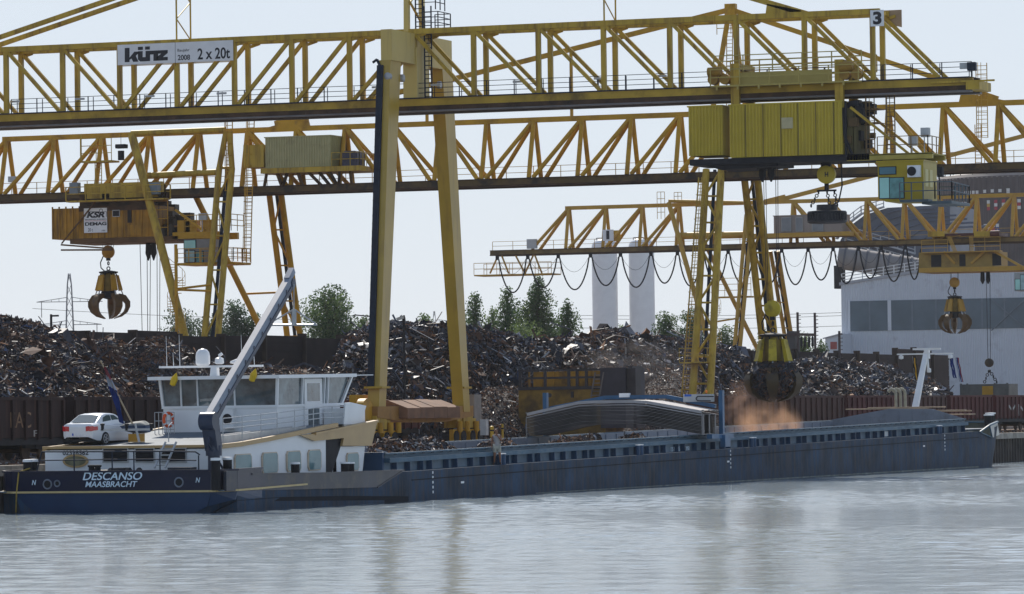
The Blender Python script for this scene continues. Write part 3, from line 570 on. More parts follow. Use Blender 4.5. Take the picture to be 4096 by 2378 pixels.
mb = MB(); mb.box(dg.x-.3, dg.x+.3, dg.y-.25, dg.y+.3, dg.z-.35, dg.z+.02); mb.build('cradle', ORNG, t_)
# boat fender bar with clamps and ensign staff aft
t_ = thing('stern_light_bar', 'pale horizontal bar with black lamps standing at the roof edge before the car', 'light bar', wd_(bU(520, 1770, 2.4)))
mb = MB(); e_ = lambda x, y: onU(x, y, 2.4); mb.beam(e_(403, 1722), e_(612, 1718), .07, .1); mb.tube(e_(545, 1718), e_(557, 1770), .06, 8); mb.tube(e_(545, 1718), e_(541, 1695), .05, 8); mb.build('bar', GALV, t_)
for x in (410, 507, 606): p = e_(x, 1712); mb = MB(); mb.lathe([(.07, -.12), (.07, .1), (.1, .11), (.1, .18), (.02, .2)], p, 12); mb.build('lamp', DK, t_, smooth=True)
fb = onU(530, 1696, 2.6); ft = onU(404, 1448, 2.6)
t_ = thing('ensign_staff', 'leaning varnished staff with a furled red white and blue ensign over the stern', 'flagstaff', fb)
mb = MB(); mb.tube(fb, ft, .04, 10, .03); mb.lathe([(.02, -.06), (.07, 0), (.02, .07)], ft, 10); mb.build('staff', mat('varnish', (.38, .28, .17), .35, .15, 3), t_, smooth=True)
FR = mat('flag_red', (.20, .03, .04), .8, .1, 4); FWH = mat('flag_white', (.34, .36, .42), .8, .1, 4); FB = mat('flag_blue', (.010, .028, .15), .8, .15, 4)
def drape(rows, x, name, par, mats, ks, wob=.05):
    mb = MB()
    for (a, b2), (c, d), k in zip(rows[:-1], rows[1:], ks):
        n = 7; L1 = [a.lerp(b2, i/n)+Vector((wob*math.sin(i*2.1+a.z*3), 0, 0)) for i in range(n+1)]; L2 = [c.lerp(d, i/n)+Vector((wob*math.sin(i*2.1+c.z*3), 0, 0)) for i in range(n+1)]; mb.k = k; mb.grid([L1, L2])
    return mb.build(name, mats, par, smooth='all', recalc=False)
f_ = lambda x, y: onU(x, y, 2.58)
drape([(f_(415, 1472), f_(421, 1468)), (f_(424, 1500), f_(446, 1522)), (f_(436, 1545), f_(466, 1562)), (f_(444, 1575), f_(480, 1600)), (f_(460, 1625), f_(484, 1640)), (f_(478, 1690), f_(494, 1696))], 0, 'ensign', t_, [FR, FWH, FB], [0, 1, 2, 2, 2], .08)
# bow flags
def flag(label, px0, py0, px1, py1, cols, mats, u):
    a = onU(px0, py0, u); b2 = onU(px1, py1, u); t = thing('flag', label, 'flag', (u, a.y, b2.z), 'flags on the bow mast'); d = b2-a; wd2 = Vector((0, -.28, 0))
    mb = MB(); n = 10; mb.k = 0
    for k, m in enumerate(cols):
        L1 = []; L2 = []
        for i in range(n+1):
            c = a.lerp(b2, i/n)+Vector((.06*math.sin(i*1.3+k), 0, 0)); L1.append(c+wd2*(k/len(cols))); L2.append(c+wd2*((k+1)/len(cols))+Vector((.04*math.cos(i*1.7), 0, -.05)))
        mb.k = m; mb.grid([L1, L2])
    mb.build('cloth', mats, t, smooth='all', recalc=False)
    mb = MB(); mb.tube(a+Vector((0, 0, .1)), b2+Vector((0, 0, 0)), .012, 5); mb.build('halyard', GALV, t)
FY = mat('flag_yellow', (.6, .33, .02), .8, .1, 4); FK = mat('flag_black', (.02, .02, .02), .8, .1, 4)
flag('black and amber flag drooping at the left end of the bow mast', 3650, 1432, 3660, 1520, (0, 1, 0), [FK, FY], BM.x)
flag('plain blue flag drooping at the right of the bow mast', 3796, 1432, 3812, 1512, (0, 0), [FB], BM.x)
flag('white blue and red flag at the right end of the bow mast', 3819, 1430, 3838, 1528, (1, 2, 0), [FR, FWH, FB], BM.x+.3)
# lifebuoy
p = bV(672, 1678, 7.0); p = onU(674, 1680, WU-.9); t_ = thing('lifebuoy', 'orange ring lifebuoy hanging behind the aft rail of the wheelhouse', 'lifebuoy', p-Vector((0, 0, .4)))
mb = MB(); mb.torus(p, (.35, 1, 0), .31, .075, 24, 8); mb.build('ring', mat('buoy_orange', (.75, .10, .02), .5, .08, 4), t_, smooth=True)
mb = MB()
for k in range(4):
    t = k*math.pi/2+.6; c = p+Vector((.94*math.cos(t)*.31, -.33*math.cos(t)*.31, math.sin(t)*.31)); mb.lathe([(.085, -.04), (.085, .04)], c, 10, (-.94*math.sin(t), .33*math.sin(t), math.cos(t)))
mb.build('reflective_band', SIGN, t_, smooth=True)
# gangway lying along the house roof
pg = [bV(x, y, HV0+.5) for x, y in ((887, 1778), (1225, 1728), (1225, 1705), (887, 1745))]; t_ = thing('gangway', 'pale aluminium gangway lying along the near edge of the deckhouse roof', 'gangway', wd_(pg[0]))
mb = MB(); pg = [wd_(p) for p in pg]; mb.prism(pg, [p+Vector((0, .06, 0)) for p in pg]); mb.prism([p+Vector((0, .7, 0)) for p in pg], [p+Vector((0, .76, 0)) for p in pg]); mb.build('side_panel', mat('gangway_alu', (.55, .54, .52), .4, .1, 3, metal=.2), t_)
mb = MB(); mb.add([pg[0]+Vector((0, .06, .1)), pg[1]+Vector((0, .06, .1)), pg[1]+Vector((0, .7, .1)), pg[0]+Vector((0, .7, .1))], [(0, 1, 2, 3)]); mb.build('tread', GALV, t_)
# ---- stack of arched hatch covers
HC = mat('hatch_cover_grey', (.17, .15, .14), .55, .2, .8, (.07, .06, .06), .4, .9, metal=.2); HCT = mat('hatch_cover_pale', (.44, .41, .40), .5, .12, .8)
HCL = mat('hatch_lip_grey', (.26, .24, .23), .5, .15, .8); HX, HL = 68.0, 3.4; arch = [(-.05, 0), (.0, .0), (3.3, .60), (4.2, .66), (6.6, .66), (7.5, .62), (BW-.8, 0), (BW-.75, 0)]
for k in range(15):
    z0 = 2.22+k*.085+T*HX; top = k >= 13; nm = ('uppermost pale arched hatch cover on the stack', 'second arched hatch cover from the top of the stack with a pale lip')[14-k] if top else 'thin dark arched hatch cover packed inside the tall stack on the barge'
    t_ = thing('hatch_cover', nm, 'hatch cover', (HX, 5.7, z0), 'hatch covers stacked on the barge')
    e = .0 if k != 13 else -.07; j = rnd.uniform(-.03, .03); th = .03 if not top else (.05 if k == 13 else .17); z0 += .16*(k > 13)
    mb = MB(); a = [(y, z0+z) for y, z in arch]; lo = [(HX+j+e, y, z) for y, z in a]; hi = [(HX+HL+j, y, z) for y, z in a]
    mb.grid([lo, hi]); mb.k = 1; mb.grid([[(HX+j+e-.004, y, z-th) for y, z in a], [(HX+j+e-.004, y, z-.002) for y, z in a]]); mb.k = 0; mb.grid([[(HX+HL+j, y, z-th) for y, z in a], hi]); mb.grid([[(HX+j+e+.3, y, z-th) for y, z in a], [(HX+j+e, y, z-th) for y, z in a]])
    mb.build('plate', [HCT if top else HC, HCT if top else (HCL if k in (2, 6, 9, 11) else HC)], t_)
    mb = MB()
    for x in (HX+.1, HX+1.2, HX+2.3, HX+3.3): mb.box(x+j, x+.12+j, -.10, -.04, z0-.05, z0+.035)
    mb.box(HX-.05+j, HX-.01+j, -.1, -.02, z0-.05, z0+.02); mb.box(HX-.05+j, HX-.01+j, BW-.76, BW-.7, z0-.05, z0+.02); mb.build('clip', HCL, t_)
# hatch gantry
GB = mat('gantry_blue', (.03, .10, .20), .4, .2, 1)
gx = HX+2.6; gz = wz(gx, 2.16); t_ = thing('hatch_gantry', 'dark blue travelling hatch gantry straddling the stack of hatch covers', 'hatch gantry', (gx, 5.7, gz))
for y in (-.15, BW-.85+.15):
    mb = MB(); mb.box(gx+.6, gx+.95, y-.12, y+.12, gz-.1, gz+2.55); mb.box(gx-1.6, gx+2.6, y-.16, y+.16, gz-.25, gz+.0); mb.build('end_frame', GB, t_)
mb = MB(); mb.box(gx+.3, gx+1.3, -.5, -.2, gz-.75, gz-.05); mb.build('drive_unit', GB, t_)
mb = MB(); ar = [(.2, 1.62), (3.2, 2.22), (7.0, 2.22), (BW-1, 1.62)]
for (a, z), (b2, z2) in zip(ar[:-1], ar[1:]): mb.beam((gx+.75, a, gz+z), (gx+.75, b2, gz+z2), .3, .22)
mb.build('cross_beam', GB, t_)
p = onU(2500, 1582, gx+.6); mb = MB(); mb.box(gx+.4, gx+.7, p.y-.3, p.y+.3, p.z-.12, p.z+.12); mb.build('floodlight', SIGN, t_)
a = onU(2734, 1609, gx+.6); b2 = onU(2850, 1577, gx+.6); mb = MB(); mb.box(gx+.55, gx+.95, b2.y, a.y, a.z, b2.z); mb.k = 1; c = onU(2745, 1583, gx+.5); mb.box(gx+.53, gx+.56, c.y-.3, c.y+.12, c.z-.06, c.z+.06)
mb.k = 2; d = onU(2826, 1571, gx+.7); mb.lathe([(.05, -.03), (.07, .1), (.02, .14)], d, 10); mb.build('control_cabinet', [BOXG, mat('sticker_blue', (.03, .12, .5), .4, .05, 2), mat('beacon_orange', (.8, .2, .02), .3, .05, 2)], t_)
mb = MB(); c = onU(2825, 1594, gx+.5); mb.path([c+Vector((-.1, y, z)) for y, z in ((-.5, .1), (.5, .12), (.6, -.02), (.5, -.14), (-.3, -.15))], .035, 6); c = onU(2880, 1606, gx+.8); mb.box(c.x, c.x+.2, c.y-.15, c.y+.15, c.z-.25, c.z+.25); mb.build('cable', DK, t_)

# ---- the deckhand on the side deck
def person():
    fx = 35.45; fz = wz(fx, 1.25)
    t = thing('person', 'man in pale vest and light shorts on the barge side deck, hand at his face', 'person', (fx, .42, fz))
    SK = mat('skin', (.25, .115, .065), .5, .08, 5)
    # skeleton in picture axes: a = to the viewer's right, b = towards the viewer, c = up
    ax = Vector((ct, -st, 0)); bx = Vector((-st, -ct, 0)); O = Vector((fx, .42, fz))
    def P_(a, b, c): return O+ax*a+bx*b+Vector((0, 0, c))
    J = {'pel': ((0, 0, .97), .155), 'wai': ((-.01, .0, 1.10), .145), 'che': ((0, .02, 1.33), .165), 'shl': ((-.03, .01, 1.49), .10), 'nek': ((-.03, .05, 1.55), .055), 'hd1': ((-.04, .08, 1.65), .085), 'hd2': ((-.045, .07, 1.75), .095), 'hd3': ((-.045, .06, 1.83), .06),
         'ls': ((-.20, 0, 1.46), .065), 'le': ((-.24, -.02, 1.18), .047), 'lw': ((-.26, .04, .93), .033), 'lh': ((-.26, .06, .85), .03),
         'rs': ((.17, .02, 1.46), .065), 're': ((.24, .12, 1.22), .048), 'rw': ((.07, .24, 1.44), .034), 'rh': ((.0, .22, 1.53), .035),
         'lhp': ((-.10, 0, .93), .11), 'lk': ((-.12, .05, .50), .065), 'la': ((-.15, .0, .10), .042), 'lt': ((-.19, .17, .04), .038),
         'rhp': ((.10, 0, .93), .11), 'rk': ((.14, .06, .50), .065), 'ra': ((.16, 0, .10), .042), 'rt': ((.19, .16, .04), .038)}
    E_ = 'pel-wai wai-che che-shl shl-nek nek-hd1 hd1-hd2 hd2-hd3 shl-ls ls-le le-lw lw-lh shl-rs rs-re re-rw rw-rh pel-lhp lhp-lk lk-la la-lt pel-rhp rhp-rk rk-ra ra-rt'.split()
    def skin(name, keys, edges, grow, m, par, lv=2):
        ks = list(keys); me = bpy.data.meshes.new(name); me.from_pydata([tuple(P_(*J[k][0])-ORG[t.name]) for k in ks], [(ks.index(a), ks.index(b)) for a, b in (e.split('-') for e in edges)], [])
        o = bpy.data.objects.new(name, me); C.objects.link(o); o.parent = par; ORG[o.name] = ORG[t.name]; md = o.modifiers.new('skin', 'SKIN')
        if not me.skin_vertices: 
            bm = bmesh.new(); bm.from_mesh(me); bm.verts.layers.skin.verify(); bm.to_mesh(me); bm.free()
        for i, k in enumerate(ks): me.skin_vertices[0].data[i].radius = (J[k][1]*grow,)*2; me.skin_vertices[0].data[i].use_root = (i == 0)
        md.use_smooth_shade = True; s2 = o.modifiers.new('sub', 'SUBSURF'); s2.levels = s2.render_levels = lv; me.materials.append(m); return o
    b_ = skin('body', J.keys(), E_, 1, SK, t)
    skin('vest', ['wai', 'che', 'shl', 'ls', 'rs', 'pel'], ['pel-wai', 'wai-che', 'che-shl', 'shl-ls', 'shl-rs'], 1.13, mat('vest_pale', (.34, .31, .30), .9, .15, 6), t)
    J['lk2'] = ((-.115, .03, .58), .10); J['rk2'] = ((.125, .035, .58), .10)
    skin('shorts', ['pel', 'lhp', 'rhp', 'lk2', 'rk2'], ['pel-lhp', 'pel-rhp', 'lhp-lk2', 'rhp-rk2'], 1.15, mat('shorts_sand', (.40, .38, .32), .9, .1, 6), t)
    J['hh'] = ((-.045, .035, 1.80), .10); J['hb'] = ((-.045, .015, 1.70), .085)
    skin('hair', ['hh', 'hb'], ['hh-hb'], 1.04, mat('hair_brown', (.045, .03, .02), .8, .2, 9), t)
    for k, s_ in (('la', 'lt'), ('ra', 'rt')): skin('shoe', [k, s_], [k+'-'+s_], 1.35, mat('shoe_dark', (.03, .03, .035), .7, .2, 6), t)
    for w, h, d in (('lw', 'lh', Vector((-.02, .06, -1))), ('rw', 'rh', Vector((-.6, -.15, .8)))):
        hp = J[h][0]; mb = MB(); d.normalize(); sdv = Vector((0, 1, 0)) if abs(d.y) < .5 else Vector((1, 0, 0))
        for i in range(4):
            L_ = (.065, .075, .072, .055)[i]; q0 = Vector(hp)+sdv*(.027-.018*i)+d*.02; q1 = q0+d*L_*.55; q2 = q1+(d+Vector((.35, .1, 0))).normalized()*L_*.5; mb.tube(P_(*q0), P_(*q1), .009, 6, .0085); mb.tube(P_(*q1), P_(*q2), .0085, 6, .007)
        q0 = Vector(hp)+sdv*.03-d*.02; mb.tube(P_(*q0), P_(*(q0+(d+sdv).normalized()*.06)), .011, 6, .009); mb.build('fingers', SK, b_, smooth=True)
    f = P_(-.045, .165, 1.71); mb = MB(); hx = lambda a, b, c: P_(-.045+a, .07+b, 1.72+c)
    mb.lathe([(.018, 0), (.008, .05)], hx(0, .085, -.02), 8, tuple(bx+Vector((0, 0, .9)))); 
    for s_ in (-1, 1): mb.lathe([(.003, -.02), (.028, 0), (.003, .02)], hx(s_*.092, -.01, 0), 8, tuple(ax))
    mb.build('nose_and_ears', SK, b_, smooth=True)
    mb = MB()
    for s_ in (-1, 1): mb.lathe([(.002, -.008), (.012, 0), (.002, .008)], hx(s_*.033, .083, .012), 8, tuple(bx))
    mb.box(*sorted((hx(-.025, .088, -.06).x, hx(.025, .092, -.06).x)), *sorted((hx(-.025, .088, -.06).y, hx(.025, .092, -.06).y)), f.z-.055, f.z-.048); mb.build('eyes_and_mouth', DK, b_, smooth=True)
person()

# ================================================================== GANTRY CRANES
def vb(px, py, u): return onU(px, py, u).y
def sheave(mb, c, r, t=.35, ax=(1, 0, 0)):
    mb.lathe([(r*.25, -t/2-.05), (r*.9, -t/2), (r, -t/2+.05), (r, t/2-.05), (r*.9, t/2), (r*.25, t/2+.05)], c, 22, ax); return mb
def chain(mb, a, b, r=.05, link=.28):
    a = Vector(a); b = Vector(b); n = max(1, int((b-a).length/link)); d = (b-a).normalized()
    for i in range(n):
        c = a.lerp(b, (i+.5)/n); mb.torus(c, (1, 0, 0) if i % 2 else (0, 1, 0), link*.42, r, 10, 5)
    return mb
def grab(label, cx, cy, zt, zb, zs, ym, rope_to=None, closed=0., load=False, ntine=5, tm=None):
    """orange peel grab: hook block at zs, body top zt, tine tips zb"""
    t = thing('orange_peel_grab', label, 'grab', (cx, cy, zb), 'orange peel grabs hanging from the cranes')
    Ht = zt-zb; Rm = Ht*.445
    mb = MB(); sheave(mb, (cx, cy, zs), .56); mb.k = 1; mb.box(cx-.16, cx+.16, cy-.14, cy+.14, zs-.75, zs-.5)
    mb.build('hook_block', [ym, DK], t, smooth=True)
    mb = MB(); chain(mb, (cx, cy, zs-.75), (cx, cy, zt+.05), .05, .36); mb.path([(cx, cy+.45, zs-.3), (cx, cy+.75, zs-.9), (cx, cy+.7, zt+.35), (cx, cy+.35, zt+.05)], .05, 6); mb.build('chain', DK, t, smooth=True)
    mb = MB(); mb.lathe([(.12*Ht/4.6*1.6, .12), (.62*Rm*.75, 0), (.62*Rm*.72, -.1), (.4*Rm, -.14)], (cx, cy, zt), 16)
    for k in range(8): a = k*math.pi/4; mb.tube((cx+.36*Rm*math.cos(a), cy+.36*Rm*math.sin(a), zt-.1), (cx+.42*Rm*math.cos(a), cy+.42*Rm*math.sin(a), zt-.32), .05, 6)
    mb.build('head_plate', DK, t, smooth=True)
    mb = MB(); mb.lathe([(.3*Rm, -.15), (.36*Rm, -.1*Ht-.15), (.34*Rm, -.40*Ht), (.25*Rm, -.47*Ht)], (cx, cy, zt), 12); mb.build('body', mat('grab_olive', (.20, .13, .02), .55, .3, 1.2, (.03, .02, .015), .5, 1), t, smooth=True)
    for k in range(ntine):
        a = 2*math.pi*(k+.25)/ntine; d = Vector((math.cos(a), math.sin(a), 0)); s_ = Vector((-math.sin(a), math.cos(a), 0)); c = Vector((cx, cy, 0))
        q = lambda r, z: c+d*r*Rm+Vector((0, 0, zt+z*Ht))
        mb = MB(); mb.hexa([q(.36, -.06)-s_*.10*Rm, q(.48, -.08)-s_*.12*Rm, q(.48, -.08)+s_*.12*Rm, q(.36, -.06)+s_*.10*Rm]+[q(.50, -.41)-s_*.13*Rm, q(.66, -.39)-s_*.14*Rm, q(.66, -.39)+s_*.14*Rm, q(.50, -.41)+s_*.13*Rm])
        mb.build('cylinder_cover', ym, t)
        mb = MB(); mb.tube(q(.58, -.36), q(.74, -.54), .05, 8); mb.build('piston_rod', GALV, t, smooth=True)
        prof = [(.50, -.46, .13), (.80, -.50, .17), (1.0, -.63, .20), (1.0, -.74, .20), (.88, -.86, .15), (.62, -.95, .09), (.24-.1*closed, -1.0, .03)]
        inn = [(.36, -.53), (.64, -.60), (.80, -.68), (.80, -.76), (.72, -.84), (.55, -.91), (.24-.1*closed, -.985)]
        mb = MB(); P = []
        for (r, z, w), (r2, z2) in zip(prof, inn): w *= Rm; P.append([q(r2, z2)-s_*w*.6, q(r, z)-s_*w, q(r, z)+s_*w, q(r2, z2)+s_*w*.6, q(r2, z2)-s_*w*.6])
        mb.grid(P); mb.poly(P[0][:4]); mb.poly(P[-1][:4]); mb.build('tine', tm or TINE, t, smooth=True)
    mb = MB(); mb.lathe([(.15*Rm, -.36*Ht), (.36*Rm, -.42*Ht), (.36*Rm, -.55*Ht), (.1*Rm, -.58*Ht)], (cx, cy, zt), 12); mb.build('hinge_crown', DK, t, smooth=True)
    if rope_to:
        mb = MB()
        for dx, dy in ((-.25, -.35), (.25, -.35), (-.25, .35), (.25, .35)): mb.tube((cx+dx*.6, cy+dy, zs), (cx+dx, cy+dy*1.2, rope_to), .022, 5)
        mb.build('ropes', DK, t)
    return t
TINE = mat('tine_steel', (.14, .075, .02), .5, .3, 1.2, (.05, .035, .03), .6, 1.2)

# ------------------------------------------------------------------ crane 3, the nearest
UA, UB = 104., 106.34; UM = (UA+UB)/2
c3 = thing('gantry_crane', 'nearest yellow gantry crane with white maker board and number 3 board on its box truss', 'gantry crane', (UM, 31.5, QZ), 'gantry cranes over the scrap yard')
ZT, ZB0, ZB1 = 30.05, 24.62, 25.58
nx = [25, 251, 479, 708, 938, 1168, 1399, 1655, 1896, 2155, 2416, 2681, 2948, 3220, 3493]
NV = [vb(x, 300, UA) for x in nx]; d0 = NV[0]-NV[1]; NV = [NV[0]+d0*k for k in (6, 5, 4, 3, 2, 1)]+NV; VEND = vb(3893, 340, UA); V757 = vb(3757, 320, UA)
ALL = NV
for u, nm in ((UA, 0), (UB, 1)):
    mb = MB(); mb.beam((u, NV[0], ZT), (u, NV[-1]-.5, ZT), .32, .36); mb.build('top_chord', Y3, c3)
    mb = MB(); mb.box(u-.18, u+.18, VEND, NV[0], ZB0+.40, ZB1-.08); mb.k = 1; mb.box(u-.26, u+.26, VEND+.2, NV[0], ZB1-.08, ZB1)
    mb.k = 2; mb.box(u-.14, u+.14, VEND+.1, NV[0], ZB0+.08, ZB0+.40)
    for k in range(48): v = VEND+1+k*1.9; mb.box(u-.2, u+.2, v, v+.25, ZB0+.06, ZB0+.24)
    mb.k = 3; mb.box(u-.3, u+.3, VEND+.1, NV[0], ZB0-.03, ZB0+.08); mb.build('bottom_beam', [Y3B, DKB, BRN, RAILG], c3)
    for v in ALL:
        mb = MB(); mb.box(u-.14, u+.14, v-.16, v+.16, ZB1, ZT-.1); mb.beam((u, v-.2, ZT-.35), (u, v-.9, ZT-.15), .1, .2); mb.build('post', Y3, c3)
    mid = nx.index(479)+6; por = nx.index(1655)+6
    for i in range(len(ALL)-1):
        a, b2 = ALL[i], ALL[i+1]
        if i < mid or i >= por: p, q_ = (a-.15, ZT-.2), (b2+.25, ZB1)
        else: p, q_ = (b2+.15, ZT-.2), (a-.25, ZB1)
        mb = MB(); mb.beam((u, p[0], p[1]), (u, q_[0], q_[1]), .24, .26, (1, 0, 0)); mb.build('diagonal', Y3, c3)
    mb = MB(); mb.beam((u, NV[-1]-.15, ZT-.2), (u, V757, ZB1), .24, .26, (1, 0, 0)); mb.build('diagonal', Y3, c3)
mb = MB()
for i, v in enumerate(ALL): mb.beam((UA, v, ZT), (UB, v, ZT), .2); mb.beam((UA, v, ZB1-.3), (UB, v, ZB1-.3), .25)
mb.build('cross_beam', Y3, c3)
mb = MB(); rail(mb, [(UA+.35, 62, ZB1), (UA+.35, VEND+.2, ZB1)], 1.0, 3, .02, 1.95, .03)
for k in range(36): v = 62-1.95*k-.45; mb.beam((UA+.35, v, ZB1), (UA+.35, v, ZB1+.95), .045)
mb.build('walkway_railing', DKB, c3)
mb = MB(); mb.box(UA+.2, UB-.2, VEND+.1, 62, ZB1-.03, ZB1+.0-.005); mb.build('walkway', DK, c3)
for x in (50, 310, 590, 878, 1500, 1735, 2065, 2390, 2640):
    v = vb(x, 395, UA); mb = MB(); mb.box(UA+.30, UA+.42, v-.35, v+.35, ZB1+.78, ZB1+.92); mb.build('walkway_lamp', GALV, c3)
mb = MB(); mb.beam((UA-.28, vb(3727, 338, UA), ZB1-.32), (UA-.28, vb(3983, 343, UA), ZB1-.32), .12, .12); mb.box(UA-.35, UB+.3, VEND-.5, VEND+.4, ZB0+.1, ZB1-.3); mb.build('end_buffer', Y3, c3)
a = onU(3837, 276, UA); b2 = onU(3867, 251, UA); mb = MB(); mb.box(UA+.1, UA+.4, b2.y, a.y, a.z, b2.z); mb.build('electrical_box', BOXG, c3)
a = onU(3870, 284, UA); b2 = onU(3901, 249, UA); mb = MB(); mb.box(UA-.1, UA+.4, b2.y, a.y, a.z, b2.z); mb.tube((UA+.1, (a.y+b2.y)/2, ZB1), (UA+.1, (a.y+b2.y)/2, a.z), .05, 8); mb.build('floodlight', [DKB], c3)
for u in (UA-.05, UB+.05):
    mb = MB(); v = NV[-1]; mb.prism([(u, v+.4, ZT+.25), (u, v-1.3, ZT+.25), (u, v-1.3, ZT-.9), (u, v-.5, ZT-.7)], [(u+.06, v+.4, ZT+.25), (u+.06, v-1.3, ZT+.25), (u+.06, v-1.3, ZT-.9), (u+.06, v-.5, ZT-.7)]); mb.build('end_gusset', mat('plate_tan', (.40, .27, .16), .6, .15, 1), c3) if u > UM else None
# boards
def board(par, u, x0, x1, y0, y1, name='sign_board', m=SIGN):
    a = onU(x0, y1, u); b2 = onU(x1, y0, u); mb = MB(); mb.box(u-.03, u+.03, b2.y, a.y, a.z, b2.z); return mb.build(name, m, par), a, b2
sb, a, b2 = board(c3, UA-.24, 471, 932, 161, 262)
ub = UA-.275
def tx(s_, x0, x1, y0, y1, m=INK, bo=0., u=ub, par=None, sh=0): return text(s_, onU((x0+x1)/2, (y0+y1)/2, u), (0, -1, 0), abs(vb(x0, y0, u)-vb(x1, y0, u)), abs(onU(x0, y0, u).z-onU(x0, y1, u).z), m, par or c3, bold=bo, shear=sh)
# block lettering of the maker's name, drawn on its own grid (x 0-36, y 0-14)
def blocks(polys, x0, x1, y0, y1, gw, gh, u, par, m, name='lettering'):
    mb = MB()
    for p in polys:
        q_ = [onU(x0+(x1-x0)*x/gw, y1-(y1-y0)*y/gh-(x/gw-.5)*8, u) for x, y in p]; mb.prism([(u, a.y, a.z) for a in q_], [(u+.015, a.y, a.z) for a in q_])
    return mb.build(name, m, par)
blocks([[(0, 0), (4, 0), (4, 13.5), (0, 13.5)], [(4, 4.2), (8, 9.6), (13, 9.6), (9.2, 5.6), (11.5, 0), (7, 0), (5.6, 3.2), (4, 2)],
        [(11, 9.8), (15, 9.8), (15, 4), (17.4, 4), (17.4, 9.8), (21.2, 9.8), (21.2, 0), (13, 0), (11, 2)], [(11, 11), (15.2, 11), (15.2, 14), (11, 14)], [(17, 11), (21, 11), (21, 14), (17, 14)],
        [(21.2, 9.8), (27, 9.8), (28, 8.5), (28, 0), (24, 0), (24, 6.2), (21.2, 6.2)], [(27.2, 9.8), (36, 9.8), (36, 7), (32, 3.3), (36, 3.3), (36, 0), (26.4, 0), (26.4, 3), (30.4, 6.6), (27.2, 6.6)]], 499, 671, 187, 246, 36, 14, ub, c3, INK)
tx('Baujahr', 710, 758, 196, 210); tx('2008', 711, 760, 220, 241, bo=.02); tx('2 x 20t', 790, 920, 192, 237, bo=.02)
mb = MB(); p = onU(701, 215, ub); mb.box(ub-.002, ub+.01, p.y-.012, p.y+.012, b2.z-1.62, b2.z); mb.build('board_seam', DK, c3)
board(c3, UB+.24, 471, 940, 167, 268)
board(c3, UA-.24, 3482, 3535, 40, 107); tx('3', 3492, 3526, 47, 99, bo=.045); board(c3, UB+.24, 3520, 3572, 44, 112)
# portal heads, mast and stays
YP = mat('portal_yellow', (.60, .45, .14), .45, .06, .5, (.3, .2, .08), .15, .5, True)
def hbox(mb, u0, u1, x0, x1, y0, y1):
    a = onU(x0, y1, u0); b2 = onU(x1, y0, u0); mb.box(u0, u1, b2.y, a.y, a.z, b2.z); return mb
mb = MB(); hbox(mb, 99.6, UA-.2, 1524, 1566, 117, 243); mb.build('portal_head', YP, c3)
mb = MB(); a = onU(1524, 243, 99.6); b2 = onU(1566, 117, 99.6); mb.box(UB+.2, UB+4.4, b2.y, a.y, a.z, b2.z); mb.build('portal_head', YP, c3); HV = (a.y+b2.y)/2
mb = MB(); mb.box(UA+.2, UB-.2, HV-.42, HV+.42, ZB1, ZT-.2); mb.box(UA-.16, UA+.0, HV-.5, HV+.5, ZB1, ZB1+3.4); mb.build('portal_column', YP, c3)
def leg(par, b4, t4, m, name='leg'): mb = MB(); mb.hexa(list(b4)+list(t4)); return mb.build(name, m, par)
def rect(u0, u1, v0, v1, z): return [(u0, v0, z), (u1, v0, z), (u1, v1, z), (u0, v1, z)]
zt_ = a.z+.02
l1 = leg(c3, rect(97, 98.2, 31.72, 32.52, 4.4), rect(99.6, 101.5, 31.62, 32.5, zt_), YL)
l2 = leg(c3, rect(2*UM-98.2, 2*UM-97, 31.5, 32.3, 4.4), rect(2*UM-101.5, 2*UM-99.6, 31.5, 32.4, zt_), YL)
for l_, u, s_ in ((l1, 97, 1), (l2, 2*UM-97, -1)): mb = MB(); mb.box(u-.15 if s_ > 0 else u-1.35, u+1.35 if s_ > 0 else u+.15, 31.4, 32.7, 6.0, 6.14); mb.build('flange', Y3, l_)
mb = MB(); tr = lambda z: 97+(z-4.4)*(2.6/(zt_-4.4))-.1; mb.beam((tr(6), 32.3, 6), (tr(27.5), 32.3, 27.5), .42, .2, (1, 0, 0)); 
for k in range(42): z = 6.2+k*.51; mb.box(tr(z)-.16, tr(z)-.08, 32.08, 32.5, z, z+.05)
mb.path([(tr(27.5), 32.3, 27.4), (tr(27.7)-.1, 32.5, 27.9), (tr(27.7)-.1, 32.8, 27.7)], .09, 8); mb.build('cable_tray', DKB, l1)
for l_, u, v in ((l1, 99.5, 31.9), (l1, 101.6, 31.6), (l2, 2*UM-101.6, 31.7), (l2, 2*UM-99.5, 31.7)): mb = MB(); mb.lathe([(.26, -.2), (.26, .02), (.2, .05)], (u, v-.1, zt_-1.1), 16, (-1, 0, 0) if v > 31.8 else (0, -1, 0)); mb.build('pin', GALV, l_, smooth=True)
for dv in (38, ):
    for s_ in (-1, 1): leg(c3, rect(UM+s_*7.5-.6, UM+s_*7.5+.6, 79.5, 80.5, 3.4), rect(UM+s_*1.9-.6, UM+s_*1.9+.6, 79.5, 80.5, ZB0), YL)
